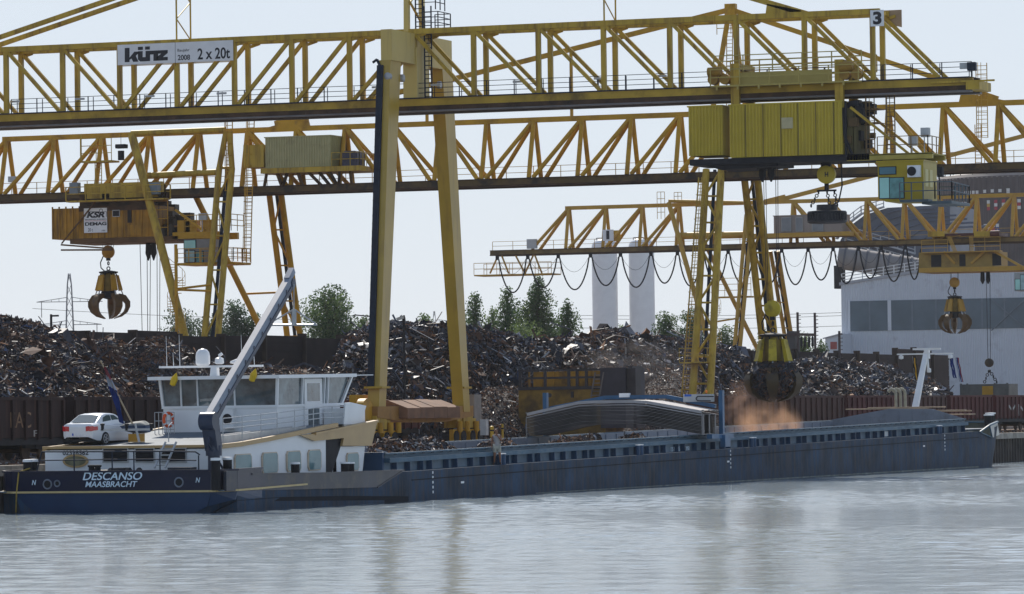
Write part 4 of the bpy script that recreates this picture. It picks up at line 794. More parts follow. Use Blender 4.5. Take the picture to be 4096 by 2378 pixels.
# sill, bogies and counterweight boxes
mb = MB(); mb.prism([(96.4, 31.55, 4.82), (114.1, 31.55, 4.82), (114.1, 31.55, 4.1), (108.5, 31.55, 3.72), (102, 31.55, 3.72), (96.4, 31.55, 4.1)], [(96.4, 32.8, 4.82), (114.1, 32.8, 4.82), (114.1, 32.8, 4.1), (108.5, 32.8, 3.72), (102, 32.8, 3.72), (96.4, 32.8, 4.1)]); mb.build('sill_beam', mat('sill_ochre', (.38, .20, .05), .6, .2, .9, (.10, .05, .03), .45, .9), c3)
CWM = mat('counterweight_brown', (.20, .105, .06), .75, .25, .9, (.12, .08, .06), .4, 1)
for k in range(4):
    u = 100.1+k*2.45; mb = MB(); z = 4.72+rnd.uniform(-.05, .05); mb.prism([(u, 30.9, 4.0), (u, 30.9, z), (u, 32.3, z+.52), (u, 32.5, z+.5), (u, 32.5, 4.84), (u, 31.53, 4.84), (u, 31.53, 4.0)], [(u+2.4, 30.9, 4.0), (u+2.4, 30.9, z), (u+2.4, 32.3, z+.52), (u+2.4, 32.5, z+.5), (u+2.4, 32.5, 4.84), (u+2.4, 31.53, 4.84), (u+2.4, 31.53, 4.0)]); mb.build('counterweight', CWM, c3)
for u in (97.2, 113.2):
    mb = MB(); mb.box(u-1.8, u+1.8, 31.7, 32.7, 3.3, 3.95); mb.prism([(u-.9, 31.6, 3.3), (u+.9, 31.6, 3.3), (u+.9, 31.6, 4.2), (u-.9, 31.6, 4.2)], [(u-.9, 32.8, 3.3), (u+.9, 32.8, 3.3), (u+.9, 32.8, 4.2), (u-.9, 32.8, 4.2)]); bg_ = mb.build('bogie', Y3, c3)
    for du in (-2.3, -.9, .9, 2.3):
        mb = MB(); mb.box(u+du-.45, u+du+.45, 31.65, 31.95, 2.35, 3.2); mb.k = 1; mb.tube((u+du, 31.55, 2.7), (u+du, 32.5, 2.7), .42, 18); mb.k = 0; mb.tube((u+du+.4, 31.5, 3.05), (u+du+.4, 31.5, 3.75), .2, 12); mb.build('wheel', [Y2, DK], bg_, smooth=True)
mb = MB(); mb.box(96, 99.2, 32.9, 33.4, 2.7, 5.6); mb.lathe([(1.05, -.25), (1.05, .25)], (95.6, 32.2, 4.3), 24, (0, 1, 0)); mb.build('cable_reel', Y2, c3, smooth=True)
mb = MB(); mb.box(115.2, 116.6, 31.9, 33.0, 2.9, 5.6); mb.build('electrical_cabinet', mat('cabinet_grey', (.24, .22, .20), .6, .15, 2), c3)
ap = onU(1652, -400, UM); AZ, AV = ap.z, ap.y
for u in (UA, UB):
    mb = MB(); mb.beam((u, HV+.25 if u == UA else HV+.05, ZT), (u, AV, AZ), .34, .34); mb.build('mast_leg', YP, c3)
    l_ = onU(0, 150, UA); e1 = Vector((u, AV, AZ)); k = (NV[0]-AV)/(l_.y-AV); zl = AZ+(l_.z-AZ)*1.0
    sl_ = (AZ-l_.z)/(l_.y-AV); vA = AV+(AZ-ZT)/sl_; mb = MB(); mb.beam((u, AV, AZ), (u, vA, ZT), .2, .32); mb.build('stay', Y3, c3)
    r_ = onU(3120, 26, UA); sl_ = (AZ-r_.z)/(AV-r_.y); vA = AV-(AZ-ZT-.15)/sl_; mb = MB(); mb.beam((u, AV, AZ), (u, vA, ZT+.15), .2, .36); mb.prism([(u-.1, vA+2.4, ZT+.15), (u-.1, vA+2.3, ZT+.8), (u-.1, vA-.6, ZT+.15)], [(u+.1, vA+2.4, ZT+.15), (u+.1, vA+2.3, ZT+.8), (u+.1, vA-.6, ZT+.15)]); mb.build('stay', Y3, c3)
for x0, x1 in ((706, 762), (2417, 2464)):
    mb = MB(); vv = vb(x0, 100, UA); zz = AZ-2.5
    for u in (UA, UB): mb.beam((u, vv, ZT), (u, vv, zz if x0 < 1000 else zz+1), .09)
    for k in range(5): z = ZT+.3+k*1.3; mb.beam((UA if k % 2 else UB, vv, z), (UB if k % 2 else UA, vv, z+1.3), .06)
    mb.build('stay_hanger', Y3, c3)
mb = MB()
for k in range(6): z = ZT+.6+k*1.4; mb.beam((UA if k % 2 else UB, HV, z), (UB if k % 2 else UA, HV, z+1.4), .12)
mb.build('mast_brace', Y3, c3)
mb = MB(); v = vb(1712, 200, UM); ladder(mb, (UM, v, ZB1), (UM, v, ZT+1.8), .5, (0, 1, 0), .3, .04); v2 = vb(1676, 60, UM); ladder(mb, (UM, v2, ZT), (UM, v2, AZ), .5, (0, 1, 0), .3, .04); mb.build('mast_ladder', DKB, c3)
mb = MB(); z = ZT+.2; va, vc = vb(1690, 100, UA), vb(1752, 100, UA); rail(mb, [(UA, va, z), (UA, vc, z), (UB, vc, z), (UB, va, z)], 1.1, 3, .025, 1.2, .03); rail(mb, [(UA+.6, va+.2, z+1.3), (UA+.6, vc+.4, z+1.3), (UB, vc+.4, z+1.3)], 1.0, 2, .025, 1.0, .03); mb.box(UA, UB, vc, va, z-.06, z); mb.build('mast_platform', DKB, c3)

# trolley of crane 3
TU0, TU1 = 102.9, 107.4
t3 = thing('crane_trolley', 'large corrugated yellow crane trolley slung under the nearest crane, with an operator cab', 'crane trolley', (UM, 4, 20), 'crane trolleys')
def cbox(par, u0, u1, x0, x1, yt, yb, n, m, name='machinery_house', d=.07, me=None, ribs=10):
    a = onU(x0, yb, u0); b2 = onU(x1, yt, u0); mb = MB(); mb.box(u0+.16, u1-.16, b2.y+.16, a.y-.16, a.z, b2.z); corr(mb, (u0+.08, a.y-.08), (u0+.08, b2.y+.08), a.z, b2.z, (-1, 0, 0), n, d); mb.k = 1; corr(mb, (u0+.08, b2.y+.08), (u1-.08, b2.y+.08), a.z, b2.z, (0, -1, 0), ribs, d); mb.k = 0
    mb.box(u0, u1, b2.y, a.y, b2.z-.02, b2.z+.07); return mb.build(name, [m, me or m], par, recalc=True), a, b2
hs, a, b2 = cbox(t3, TU0, TU1, 2914, 3368, 406, 632, 34, YH_)
HA, HB = a, b2
for k in (1, 2, 3, 4, 5, 6):
    v = a.y+(b2.y-a.y)*k/6.5; mb = MB(); mb.box(TU0-.02, TU0+.03, v-.03, v+.03, a.z, b2.z); mb.build('panel_joint', mat('joint_olive', (.2, .15, .03), .6, .1, 2), hs)
c = onU(3148, 493, TU0-.1); mb = MB(); mb.box(TU0-.10, TU0+.02, c.y-.38, c.y+.38, c.z-.36, c.z+.36); mb.build('hatch', BOXG if 0 else mat('hatch_cream', (.48, .42, .24), .5, .1, 2), hs)
cbox(t3, TU0+.5, TU1-.6, 2750, 2889, 424, 626, 10, YH_)
mb = MB(); p0 = onU(2760, 632, TU0+.3); p1 = onU(3480, 655, TU0+.3); zf = HA.z; mb.box(TU0+.2, TU1-.2, p1.y, p0.y, zf-.42, zf-.02); mb.prism([(TU0+.5, p0.y, zf-.1), (TU0+.5, p0.y-2, zf-.75), (TU0+.5, p0.y-6, zf-.6), (TU0+.5, p0.y-6, zf-.1)], [(TU1-.5, p0.y, zf-.1), (TU1-.5, p0.y-2, zf-.75), (TU1-.5, p0.y-6, zf-.6), (TU1-.5, p0.y-6, zf-.1)]); mb.build('under_frame', DK, t3)
for x in (2944, 3360):
    v = vb(x, 400, UA-.4); mb = MB(); mb.box(UA-.62, UA-.30, v-.28, v+.28, HB.z-.1, ZB1+1.1); mb.box(UB+.30, UB+.62, v-.28, v+.28, HB.z-.1, ZB1+1.1); mb.box(UA-.62, UB+.62, v-.28, v+.28, ZB1+1.0, ZB1+1.4); mb.build('hanger', Y3, t3)
    mb = MB(); v2 = v+.9 if x < 3000 else v-1.0; z = ZB1+.55; mb.tube((UA-.7, v2, z+.35), (UA-.7, v2+.9, z+.35), .3, 14); mb.tube((UA-.7, v2-.2, z-.15), (UA-.2, v2-.2, z-.15), .35, 14); mb.tube((UA-.7, v2+.6, z-.15), (UA-.2, v2+.6, z-.15), .35, 14); mb.build('travel_motor', mat('motor_ochre', (.33, .19, .03), .5, .2, 2), t3, smooth=True)
a = onU(2845, 345, UA-.9); b2 = onU(3437, 322, UA-.9)
mb = MB(); mb.box(UA-1.1, UA-.3, b2.y, a.y, a.z-.10, a.z); mb.box(UA-.34, UA-.28, b2.y+2, a.y-1.5, a.z, a.z+.85)
for u, z0, h, n in ((UA-1.08, a.z, 1.05, 2), (UB+1.0, a.z+.9, 1.05, 3), (UA-.3, a.z+.9, 1.1, 3)): rail(mb, [(u, a.y, z0), (u, b2.y, z0)], h, n, .03, 2.1, .035)
for k in range(7): v = a.y+(b2.y-a.y)*(k+.3)/7; mb.box(UA-1.12, UA-1.04, v-.06, v+.06, a.z-.3, a.z)
rail(mb, [(UA-1.08, b2.y, a.z), (UA-.1, b2.y, a.z)], 1.05, 2, .03, 1); mb.build('trolley_walkway', mat('walk_olive', (.42, .33, .09), .5, .1, 1), t3)
mb = MB(); mb.box(UB+.3, UB+1.1, b2.y, a.y, a.z+.8, a.z+.9); mb.build('upper_deck', Y3, t3)
# right end: machinery, cab boom, ladder, cab
mb = MB(); e0 = onU(3385, 450, TU0+.6); mb.box(TU0+.4, TU1-.4, e0.y-.5, e0.y-.05, HA.z, HA.z+3.0); corr(mb, (TU0+.4, e0.y-.56), (TU1-.4, e0.y-.56), HA.z, HA.z+3.0, (0, -1, 0), 12, .07); mb.build('electrical_house', mat('house_olive_dark', (.11, .09, .03), .6, .25, 1, (.05, .04, .02), .4, 1), t3)
for k in range(34): mb = MB(); y = e0.y-rnd.uniform(.0, 1.1); u = rnd.uniform(TU0+.3, TU1-.5); z = HB.z-.1-rnd.random()**1.8*2.6; s_ = rnd.uniform(.12, .34); mb.box(u-s_, u+s_, y-s_, y+s_, z-s_, z+s_); mb.build('hoist_motor', DK if k % 3 else mat('gear_brown', (.10, .06, .02), .6, .3, 2), t3)
mb = MB(); mb.path([(TU0+.2, e0.y+.1, HB.z-.4), (TU0+.1, e0.y, HB.z-2.2), (TU0+.1, e0.y-.3, HA.z+.4), (TU0+.1, e0.y-.5, HA.z)], .09, 8); mb.path([(TU0+.1, e0.y-.1, HB.z), (TU0+.05, e0.y-.1, HA.z-.2)], .08, 8); mb.build('supply_hose', DK, t3)
cb0 = onU(3390, 629, TU0+.4); cb1 = onU(3732, 622, TU0+.4); zc = cb1.z
mb = MB(); mb.box(TU0+.2, TU0+.5, cb1.y, cb0.y, zc-.2, zc+.2); mb.box(TU1-1.2, TU1-.9, cb1.y, cb0.y, zc-.2, zc+.2); mb.box(TU0+.2, TU1-.9, cb1.y, cb0.y, zc+.1, zc+.16); mb.build('cab_boom', mat('boom_olive', (.42, .33, .07), .5, .15, 1), t3)
for u in (TU0+.3, TU1-1): p, q_ = onU(3402, 430, TU0+.3), onU(3634, 615, TU0+.3); MB().beam((u, p.y, p.z), (u, q_.y, q_.z), .16).build('brace', Y3B, t3)
mb = MB(); va, vc = vb(3510, 615, TU0+.3), vb(3712, 615, TU0+.3); rail(mb, [(TU0+.3, va, zc+.2), (TU0+.3, vc, zc+.2), (TU1-1, vc, zc+.2)], 1.1, 2, .025, 1.0, .03)
v = vb(3490, 500, UM); ladder(mb, (UM-.5, v, zc+.2), (UM-.5, v, ZB0-.1), .55, (0, 1, 0), .3, .03, 1, (-1, 0, 0)); v = vb(3555, 500, UM); ladder(mb, (UM+.5, v, zc+.2), (UM+.5, v, ZB0+.9), .55, (0, 1, 0), .3, .035, 1)
for z in (HB.z-.5, HB.z-1.4): mb.box(UM-1, UM+.5, vb(3530, 480, UM), vb(3480, 480, UM), z, z+.06)
mb.build('access_ladder', mat('ladder_brown', (.20, .12, .04), .5, .2, 2), t3)
CY = mat('cab_yellow', (.40, .29, .012), .4, .08, 1.2, (.2, .14, .03), .2, .8); CGR = mat('cab_glass', (.22, .55, .52), .05, .15, .7, spec=.9)
a = onU(3513, 812, TU0); b2 = onU(3693, 645, TU0); cu1 = TU0+3.3
mb = MB(); mb.prism([(TU0, a.y, b2.z), (TU0, a.y, a.z+.35), (TU0, a.y-.5, a.z+.05), (TU0, b2.y, a.z), (TU0, b2.y, b2.z)], [(cu1, a.y, b2.z), (cu1, a.y, a.z+.35), (cu1, a.y-.5, a.z+.05), (cu1, b2.y, a.z), (cu1, b2.y, b2.z)]); mb.box(TU0-.05, cu1+.1, b2.y-.05, a.y+.1, b2.z, b2.z+.1)
cab3 = mb.build('operator_cab', CY, t3)
def pane(par, u, x0, x1, y0, y1, m, name='window', fm=None, t=.04):
    p = onU(x0, y1, u); q_ = onU(x1, y0, u); mb = MB(); mb.box(u-t/2, u+t, q_.y-.05, p.y+.05, p.z-.05, q_.z+.05); mb.k = 1; mb.box(u-t, u-t/2, q_.y, p.y, p.z, q_.z); return mb.build(name, [fm or DK, m], par)
pane(cab3, TU0-.03, 3519, 3582, 669, 698, mat('cab_glass_dark', (.05, .16, .22), .05, .1, .7)); pane(cab3, TU0-.03, 3520, 3556, 712, 794, CGR); pane(cab3, TU0-.03, 3560, 3614, 712, 794, mat('cab_glass_mid', (.10, .26, .26), .08, .3, 2.5))
mb = MB(); s0 = onU(3590, 780, TU0+.8); mb.box(TU0-.06, TU0-.05, s0.y-.4, s0.y+.2, s0.z-.2, s0.z+.25); mb.build('seat', DK, cab3)
pp = onU(3641, 710, TU0-.2); q_ = onU(3672, 662, TU0-.2); mb = MB(); mb.box(TU0-.36, TU0, q_.y-.15, pp.y+.15, pp.z, q_.z); mb.k = 1; mb.lathe([(.3, 0), (.3, .02)], (TU0-.37, (q_.y+pp.y)/2+.12, (pp.z+q_.z)/2), 20, (-1, 0, 0)); mb.build('air_conditioner', [SIGN, DK], cab3)
for u in (TU0+.4, TU0+1.5): mb = MB(); mb.box(u, u+.7, b2.y-.02, b2.y+.01, a.z+1.0, b2.z-.5); mb.build('side_door' if u > TU0+1 else 'side_panel', mat('cab_lit_cream', (.62, .54, .22), .45, .06, 1), cab3)  # paler cream paints the light falling on this side of the cab
mb = MB(); p = onU(3600, 796, TU0-.9); q_ = onU(3800, 805, TU0-.9); zf = a.z+.1; mb.box(TU0-1.0, TU0, q_.y+1.4, p.y, zf-.15, zf); mb.box(TU0-.5, cu1+.8, q_.y, b2.y, zf-.3, zf-.12)
rail(mb, [(TU0-.95, p.y, zf), (TU0-.95, b2.y-1.0, zf), (TU0-.4, q_.y, zf), (cu1+.7, q_.y, zf-.1), (cu1+.7, b2.y, zf-.1)], 1.1, 2, .03, .9, .035); mb.build('cab_balcony', mat('balcony_slate', (.07, .10, .12), .5, .2, 2), t3)
mb = MB(); s_ = onU(3757, 690, TU0+.2); mb.box(s_.x, s_.x+.4, s_.y-.2, s_.y+.15, s_.z-.3, s_.z+.35); mb.tube(s_, (s_.x, s_.y, zf), .04, 6); mb.build('floodlight', DK, t3)
for x, y in ((3648, 565), (3697, 530)): s_ = onU(x, y, TU0+.5); mb = MB(); mb.box(s_.x, s_.x+.4, s_.y-.3, s_.y+.25, s_.z-.3, s_.z+.3); mb.tube(s_, (s_.x, s_.y, zc+.2), .04, 6); mb.build('lamp', BOXG, t3)
mb = MB()
for x in (3049, 3084): s_ = onU(x, 665, UM); mb.lathe([(.22, 0), (.26, -.7), (.05, -1.15)], (UM, s_.y, HA.z-.4), 10)
mb.box(UM-.5, UM+.5, vb(3090, 660, UM)-.1, vb(3042, 660, UM)+.1, HA.z-.7, HA.z-.4); mb.build('rope_guide', DK, t3, smooth=True)
# magnet
p = onU(3306, 698, UM); mg = thing('lifting_magnet', 'black round lifting magnet hanging on chains below the nearest crane trolley', 'magnet', (UM, p.y, onU(3304, 894, UM).z))
mb = MB(); sheave(mb, p, .62, .4); mb.k = 1; mb.box(UM-.2, UM+.2, p.y-.3, p.y+.3, p.z+.2, HA.z-.3); c = onU(3305, 745, UM); mb.box(UM-.12, UM+.12, p.y-.12, p.y+.12, c.z-.3, p.z-.5); mb.build('hook_block', [YH_, DK], mg, smooth=True)
tx('H', 3299, 3313, 688, 708, INK, .03, UM-.29, mg)
mz = onU(3304, 894, UM).z; mt = onU(3304, 846, UM).z; mb = MB(); R_ = 1.3
mb.lathe([(R_*.9, mz), (R_, mz+.08), (R_, mz+.16), (R_*.93, mz+.2), (R_*.93, mt-.15), (R_, mt-.1), (R_*.96, mt), (.7, mt+.05), (.68, mt+.42), (.1, mt+.45)], (UM, p.y, 0), 36)
for k in range(36): a_ = k*math.pi/18; mb.beam((UM+R_*.97*math.cos(a_), p.y+R_*.97*math.sin(a_), mz+.12), (UM+R_*.97*math.cos(a_), p.y+R_*.97*math.sin(a_), mt-.06), .06)
mb.build('magnet_body', mat('magnet_black', (.03, .03, .035), .45, .3, 3), mg, smooth=True)
mb = MB(); zc_ = c.z-.3; mb.beam((UM, p.y-.65, zc_), (UM, p.y+.65, zc_), .12)
for dx, dy in ((-.7, -.55), (-.7, .55), (.8, 0)): chain(mb, (UM, p.y+dy*.9, zc_), (UM+dx, p.y+dy*1.7, mt+.25), .035, .24)
mb.path([(UM, p.y-1.0, HA.z-.3), (UM, p.y-1.05, c.z), (UM, p.y-.8, mt+.6), (UM, p.y-.4, mt+.4)], .05, 8); mb.build('chain', DK, mg, smooth=True)
# loaded grab of crane 3
g3 = onU(3094, 1480, UM); gz = onU(3094, 1610, UM).z; gt = onU(3094, 1339, UM).z; gs = onU(3088, 1236, UM).z
gb3 = grab('loaded yellow orange peel grab clutching a ball of scrap over the barge hold', UM, g3.y, gt, gz, gs, mat('grab_yellow', (.46, .34, .02), .45, .2, 1.2, (.06, .04, .02), .5, 1), HA.z-.5, 1, True, 6, mat('tine_black', (.075, .045, .015), .5, .4, 1.2, (.02, .016, .014), .6, 1.2))

# ------------------------------------------------------------------ the older cranes: three-chord trusses on lattice A-frames
def old_crane(label, U, off, top_x, y_top, y_bot, dirs, xl, xr, ym, ybm, tubes=.2, gauge=3.0, hb=.66):
    c = thing('gantry_crane', label, 'gantry crane', (U, 60, QZ), 'gantry cranes over the scrap yard')
    TV = [vb(x, y_top, U) for x in top_x]; zt = onU(*off[0], U).z; zb = onU(*off[1], U).z
    vl, vr = vb(xl, y_bot, U), vb(xr, y_bot, U)
    mb = MB(); mb.beam((U, TV[0]+.4, zt), (U, TV[-1]-.4, zt), .45, .42); mb.build('top_chord', ym, c)
    for s_ in (-1, 1):
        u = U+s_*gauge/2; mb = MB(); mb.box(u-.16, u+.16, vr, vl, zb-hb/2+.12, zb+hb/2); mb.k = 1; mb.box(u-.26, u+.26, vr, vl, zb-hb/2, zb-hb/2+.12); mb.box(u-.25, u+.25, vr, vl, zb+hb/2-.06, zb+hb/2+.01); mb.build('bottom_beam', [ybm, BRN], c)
        for i, v in enumerate(TV):
            mb = MB(); mb.tube((U+s_*.2, v, zt-.2), (u, v, zb+hb/2), tubes, 10); mb.build('post', ym, c, smooth=True)
            d = dirs[i]
            if d == '/' : a = (TV[i-1] if i else TV[i]+(TV[0]-TV[1]))-.35; mb = MB(); mb.tube((U+s_*.2, v+.15, zt-.2), (u, a, zb+hb/2), tubes*.95, 10); mb.build('diagonal', ym, c, smooth=True)
            elif d == '\\': a = (TV[i+1] if i+1 < len(TV) else TV[i]-(TV[0]-TV[1]))+.35; mb = MB(); mb.tube((U+s_*.2, v-.15, zt-.2), (u, a, zb+hb/2), tubes*.95, 10); mb.build('diagonal', ym, c, smooth=True)
    mb = MB()
    for v in TV: mb.beam((U-gauge/2, v, zb), (U+gauge/2, v, zb), .2)
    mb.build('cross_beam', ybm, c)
    mb = MB(); rail(mb, [(U-.6, vl, zb+hb/2), (U-.6, vr, zb+hb/2)], 1.0, 2, .022, 2.4, .025); 
    mb.build('walkway_railing', ym, c); mb = MB(); mb.box(U-.6, U+.6, vr, vl, zb+hb/2-.05, zb+hb/2+.0-.01); mb.build('walkway', DK, c)
    return c, TV, zt, zb
def lattice_leg(c, U0, U1, pts, ym, sep=None, r=.3, n=9, cable=True):
    """two tubes (left and right in the picture) with zigzag bracing; pts = ((xl,xr,y) top, (xl,xr,y) bottom)"""
    (a, b2, y0), (d, e, y1) = pts; T0 = onU(a, y0, U0); T1 = onU(b2, y0, U0); B0 = onU(d, y1, U1); B1 = onU(e, y1, U1)
    for X in (0, 1): k = (B0.z-QZ)/(T0.z-B0.z)
    B0 = B0+(B0-T0)*k; B1 = B1+(B1-T1)*k
    mb = MB(); mb.tube(T0, B0, r, 12); mb.tube(T1, B1, r, 12)
    for i in range(n):
        p, q_ = T0.lerp(B0, i/n), T1.lerp(B1, i/n); p2, q2 = T0.lerp(B0, (i+1)/n), T1.lerp(B1, (i+1)/n); mb.tube(p if i % 2 else q_, q2 if i % 2 else p2, r*.36, 6); mb.tube(p2, q2, r*.3, 6)
    lg = mb.build('leg', ym, c, smooth=True)
    if cable: mb = MB(); mb.beam((T0+T1)/2+Vector((.3, 0, 0)), (B0+B1)/2+Vector((.3, 0, 0)), .25, .18); mb.build('cable_tray', DKB, lg)
    return T0, T1, B0, B1
def strut(c, U0, p, U1, q_, r, m, name='strut', down=False):
    a, b2 = onU(*p, U0), onU(*q_, U1)
    if down: b2 = b2+(b2-a)*((b2.z-QZ)/(a.z-b2.z))
    mb = MB(); mb.tube(a, b2, r, 10); mb.build(name, m, c, smooth=True); return a, b2
def spiral(c, x, y0, y1, u, m, r=.75):
    t = onU(x, y0, u); b2 = onU(x, y1, u); z1 = t.z; z0 = QZ; mb = MB(); mb.tube((u, b2.y, z0), (u, b2.y, z1+1.4), .14, 10); n = int((z1-z0)/.22); hp = []
    for i in range(n):
        a = i*.40; z = z0+i*.22; d = Vector((math.cos(a), math.sin(a), 0)); s_ = Vector((-d.y, d.x, 0))*.18; o = Vector((u, b2.y, z)); mb.prism([o, o+d*r-s_, o+d*r+s_], [o+Vector((0, 0, .05)), o+d*r-s_+Vector((0, 0, .05)), o+d*r+s_+Vector((0, 0, .05))]); hp.append(o+d*r+Vector((0, 0, 1)))
        if i % 2 == 0: mb.beam(o+d*r, o+d*r+Vector((0, 0, 1)), .03)
    mb.path(hp, .022, 4); mb.build('spiral_stair', m, c)
X2 = [29, 219, 409, 600, 797, 992, 1187, 1382, 1572, 1760, 1948, 2137, 2331, 2528, 2722, 2920, 3120, 3338, 3555, 3775, 3997, 4220]
D2 = ['/', '/', '/', '/', '/', '\\', '\\', '\\', '\\', '\\', '', '/', '/', '/', '/', '/', '\\', '\\', '\\', '\\', '\\', '\\']
U2 = 175.
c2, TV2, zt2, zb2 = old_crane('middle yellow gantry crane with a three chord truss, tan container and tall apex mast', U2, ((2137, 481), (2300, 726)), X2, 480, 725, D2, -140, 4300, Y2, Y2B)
# waterside A-frame
for U0, U1, pts in ((U2-1.6, U2-8, ((2825, 2885, 680), (2773, 2842, 1560))), (U2+1.6, U2+8, ((2975, 3027, 690), (3050, 3100, 1370)))): lattice_leg(c2, U0, U1, pts, Y3, r=.3, n=10)
# landside V-frames
UL0, UL1 = U2-2, U2-6
T0, T1, _, _ = lattice_leg(c2, UL0, UL1, ((877, 928, 672), (820, 874, 1324)), Y3, r=.27, n=8); ap_ = onU(905, 525, UL0); mb = MB(); mb.tube(ap_, T0, .25, 10); mb.tube(ap_+Vector((0, -.3, 0)), T1, .25, 10); mb.tube(T0, T1, .12, 8); mb.build('leg_head', Y3, c2, smooth=True); strut(c2, UL0, (526, 535), UL1, (735, 1330), .36, Y3, 'leg', True)
lattice_leg(c2, U2+2, U2+6, ((1077, 1125, 777), (1148, 1200, 1341)), Y2, r=.26, n=7); strut(c2, U2+2, (770, 760), U2+6, (1024, 1277), .26, Y2, 'leg', True)
strut(c2, UL0, (526, 535), UL0, (900, 520), .26, Y3); strut(c2, UL0, (580, 704), UL0, (875, 690), .28, Y3); strut(c2, UL1, (712, 1156), UL1, (845, 1140), .1, Y2); strut(c2, UL1, (712, 1160), UL1, (845, 1165), .1, Y2); strut(c2, U2+6, (985, 1176), U2+6, (1165, 1168), .1, Y2)
spiral(c2, 707, 1045, 1330, U2-7.5, Y2)
mb = MB(); p = onU(1010, 560, U2-2.6); v = vb(985, 700, U2-2.6); zl = onU(985, 1045, U2-2.6).z
ladder(mb, (U2-2.6, v+.0, zl), (U2-2.6, v-.5, zt2+.8), .6, (0, 1, 0), .3, .035, 1, (-1, 0, 0)); ladder(mb, (U2-2, vb(955, 540, U2), zb2), (U2-2, vb(955, 540, U2), zt2+1.2), .6, (0, 1, 0), .3, .035, 1)
z = onU(980, 1053, U2-2.6).z; va, vc = vb(820, 1050, U2-2.6), vb(985, 1050, U2-2.6); mb.box(U2-3.4, U2-1.6, vc, va, z-.1, z); rail(mb, [(U2-3.4, va, z), (U2-3.4, vc, z), (U2-1.6, vc, z)], 1.2, 3, .022, 1.0); mb.build('cage_ladder', Y2, c2)
mb = MB(); zz = zb2+.4; v = vb(2795, 900, U2-5); ladder(mb, (U2-6.2, vb(2738, 1500, U2-6.2), 5), (U2-3.4, vb(2810, 720, U2-3.4), zb2-.2), .6, (0, 1, 0), .3, .035, 1, (-1, 0, 0)); mb.build('cage_ladder', Y3, c2)
mb = MB(); p = onU(2790, 1470, U2-7.6); rail(mb, [(U2-8.6, p.y+1.2, 8.2), (U2-8.6, p.y-.9, 8.2), (U2-7, p.y-.9, 8.2)], 1.1, 2, .03, 1); mb.box(U2-8.6, U2-7, p.y-.9, p.y+1.2, 8.1, 8.2); mb.build('leg_platform', Y3, c2)
# e-house container, power pack
CT = mat('container_tan', (.42, .38, .19), .55, .08, 1, (.2, .16, .08), .15, .8)
cc, a, b2 = cbox(c2, U2-2.9, U2+1.2, 1057, 1323, 543, 674, 26, CT, 'container', .06, mat('container_end', (.30, .26, .10), .6, .15, 1), 9)
mb = MB(); mb.box(U2-3.0, U2+1.3, b2.y-2.6, a.y+.3, a.z-.45, a.z-.02); mb.k = 0; rail(mb, [(U2-3, b2.y-.1, a.z), (U2-3, b2.y-2.6, a.z), (U2+1, b2.y-2.6, a.z)], 1.1, 2, .03, .8); mb.box(U2-2.9, U2-.5, a.y+.05, a.y+1.9, a.z+.1, a.z+2.0); mb.build('container_frame', Y3, c2)
for k in range(9): v = a.y-(a.y-b2.y+1.5)*k/8; MB().beam((U2-2.4, v, a.z-.4), (U2-1.5, v-rnd.uniform(-.9, .9), zb2+.2), .22).build('container_strut', Y2B, c2)
p = onU(1369, 668, U2-2.7); q_ = onU(1429, 603, U2-2.7); mb = MB(); mb.prism([(U2-2.7, p.y, p.z), (U2-2.7, q_.y, p.z), (U2-2.7, q_.y, q_.z-.1), (U2-2.7, q_.y+.25, q_.z), (U2-2.7, p.y-.25, q_.z), (U2-2.7, p.y, q_.z-.15)], [(U2-1, p.y, p.z), (U2-1, q_.y, p.z), (U2-1, q_.y, q_.z-.1), (U2-1, q_.y+.25, q_.z), (U2-1, p.y-.25, q_.z), (U2-1, p.y, q_.z-.15)])
for k in range(5): v = p.y+(q_.y-p.y)*(k+.5)/5; mb.box(U2-2.73, U2-2.7, v-.06, v+.06, p.z+.3, q_.z-.3)
mb.build('power_pack', mat('power_pack_violet', (.05, .05, .085), .4, .2, 1), c2)
# apex mast and stays
ap2 = onU(2923, 24, U2)
for s_, xt in ((-1.2, 2887), (1.2, 2952)): p = onU(xt, 300, U2); mb = MB(); k = (ap2.z-zt2)/(ap2.z-p.z); q_ = ap2+(p-ap2)*k; mb.tube((U2+s_*.15, ap2.y, ap2.z), (U2+s_, q_.y, q_.z), .22, 12); mb.build('mast_leg', Y2, c2, smooth=True)
mb = MB(); mb.box(U2-.3, U2+.3, ap2.y-.45, ap2.y+.45, ap2.z-.8, ap2.z+.15); mb.build('mast_head', Y2, c2)
for x, y in ((1100, 495), (3992, 396)):
    p = onU(x, y, U2); mb = MB(); mb.beam(ap2+Vector((0, 0, -.3)), p, .28, .4); s_ = 1 if x < 2000 else -1; mb.prism([(U2-.15, p.y-s_*3.2, zt2+.15), (U2-.15, p.y-s_*3.0, zt2+1.0), (U2-.15, p.y+s_*.8, zt2+.15)], [(U2+.15, p.y-s_*3.2, zt2+.15), (U2+.15, p.y-s_*3.0, zt2+1.0), (U2+.15, p.y+s_*.8, zt2+.15)]); mb.build('stay', Y2, c2)
for x in (1706, 2285, 3400):
    v = vb(x, 300, U2); e = onU(1100, 495, U2) if x < 2900 else onU(3992, 396, U2); k = (v-ap2.y)/(e.y-ap2.y); mb = MB(); mb.beam((U2, v, zt2), (U2, v, ap2.z-.3+(e.z-ap2.z)*k), .22); mb.build('stay_hanger', Y2, c2)
mb = MB(); ladder(mb, (U2-1, vb(2925, 300, U2), zt2-5), (U2-.3, ap2.y, ap2.z-1), .5, (0, 1, 0), .3, .03); rail(mb, [(U2-1, ap2.y+.9, ap2.z-2.4), (U2-1, ap2.y-1.5, ap2.z-2.4)], 1, 2, .03, 1); mb.build('mast_ladder', Y2, c2)
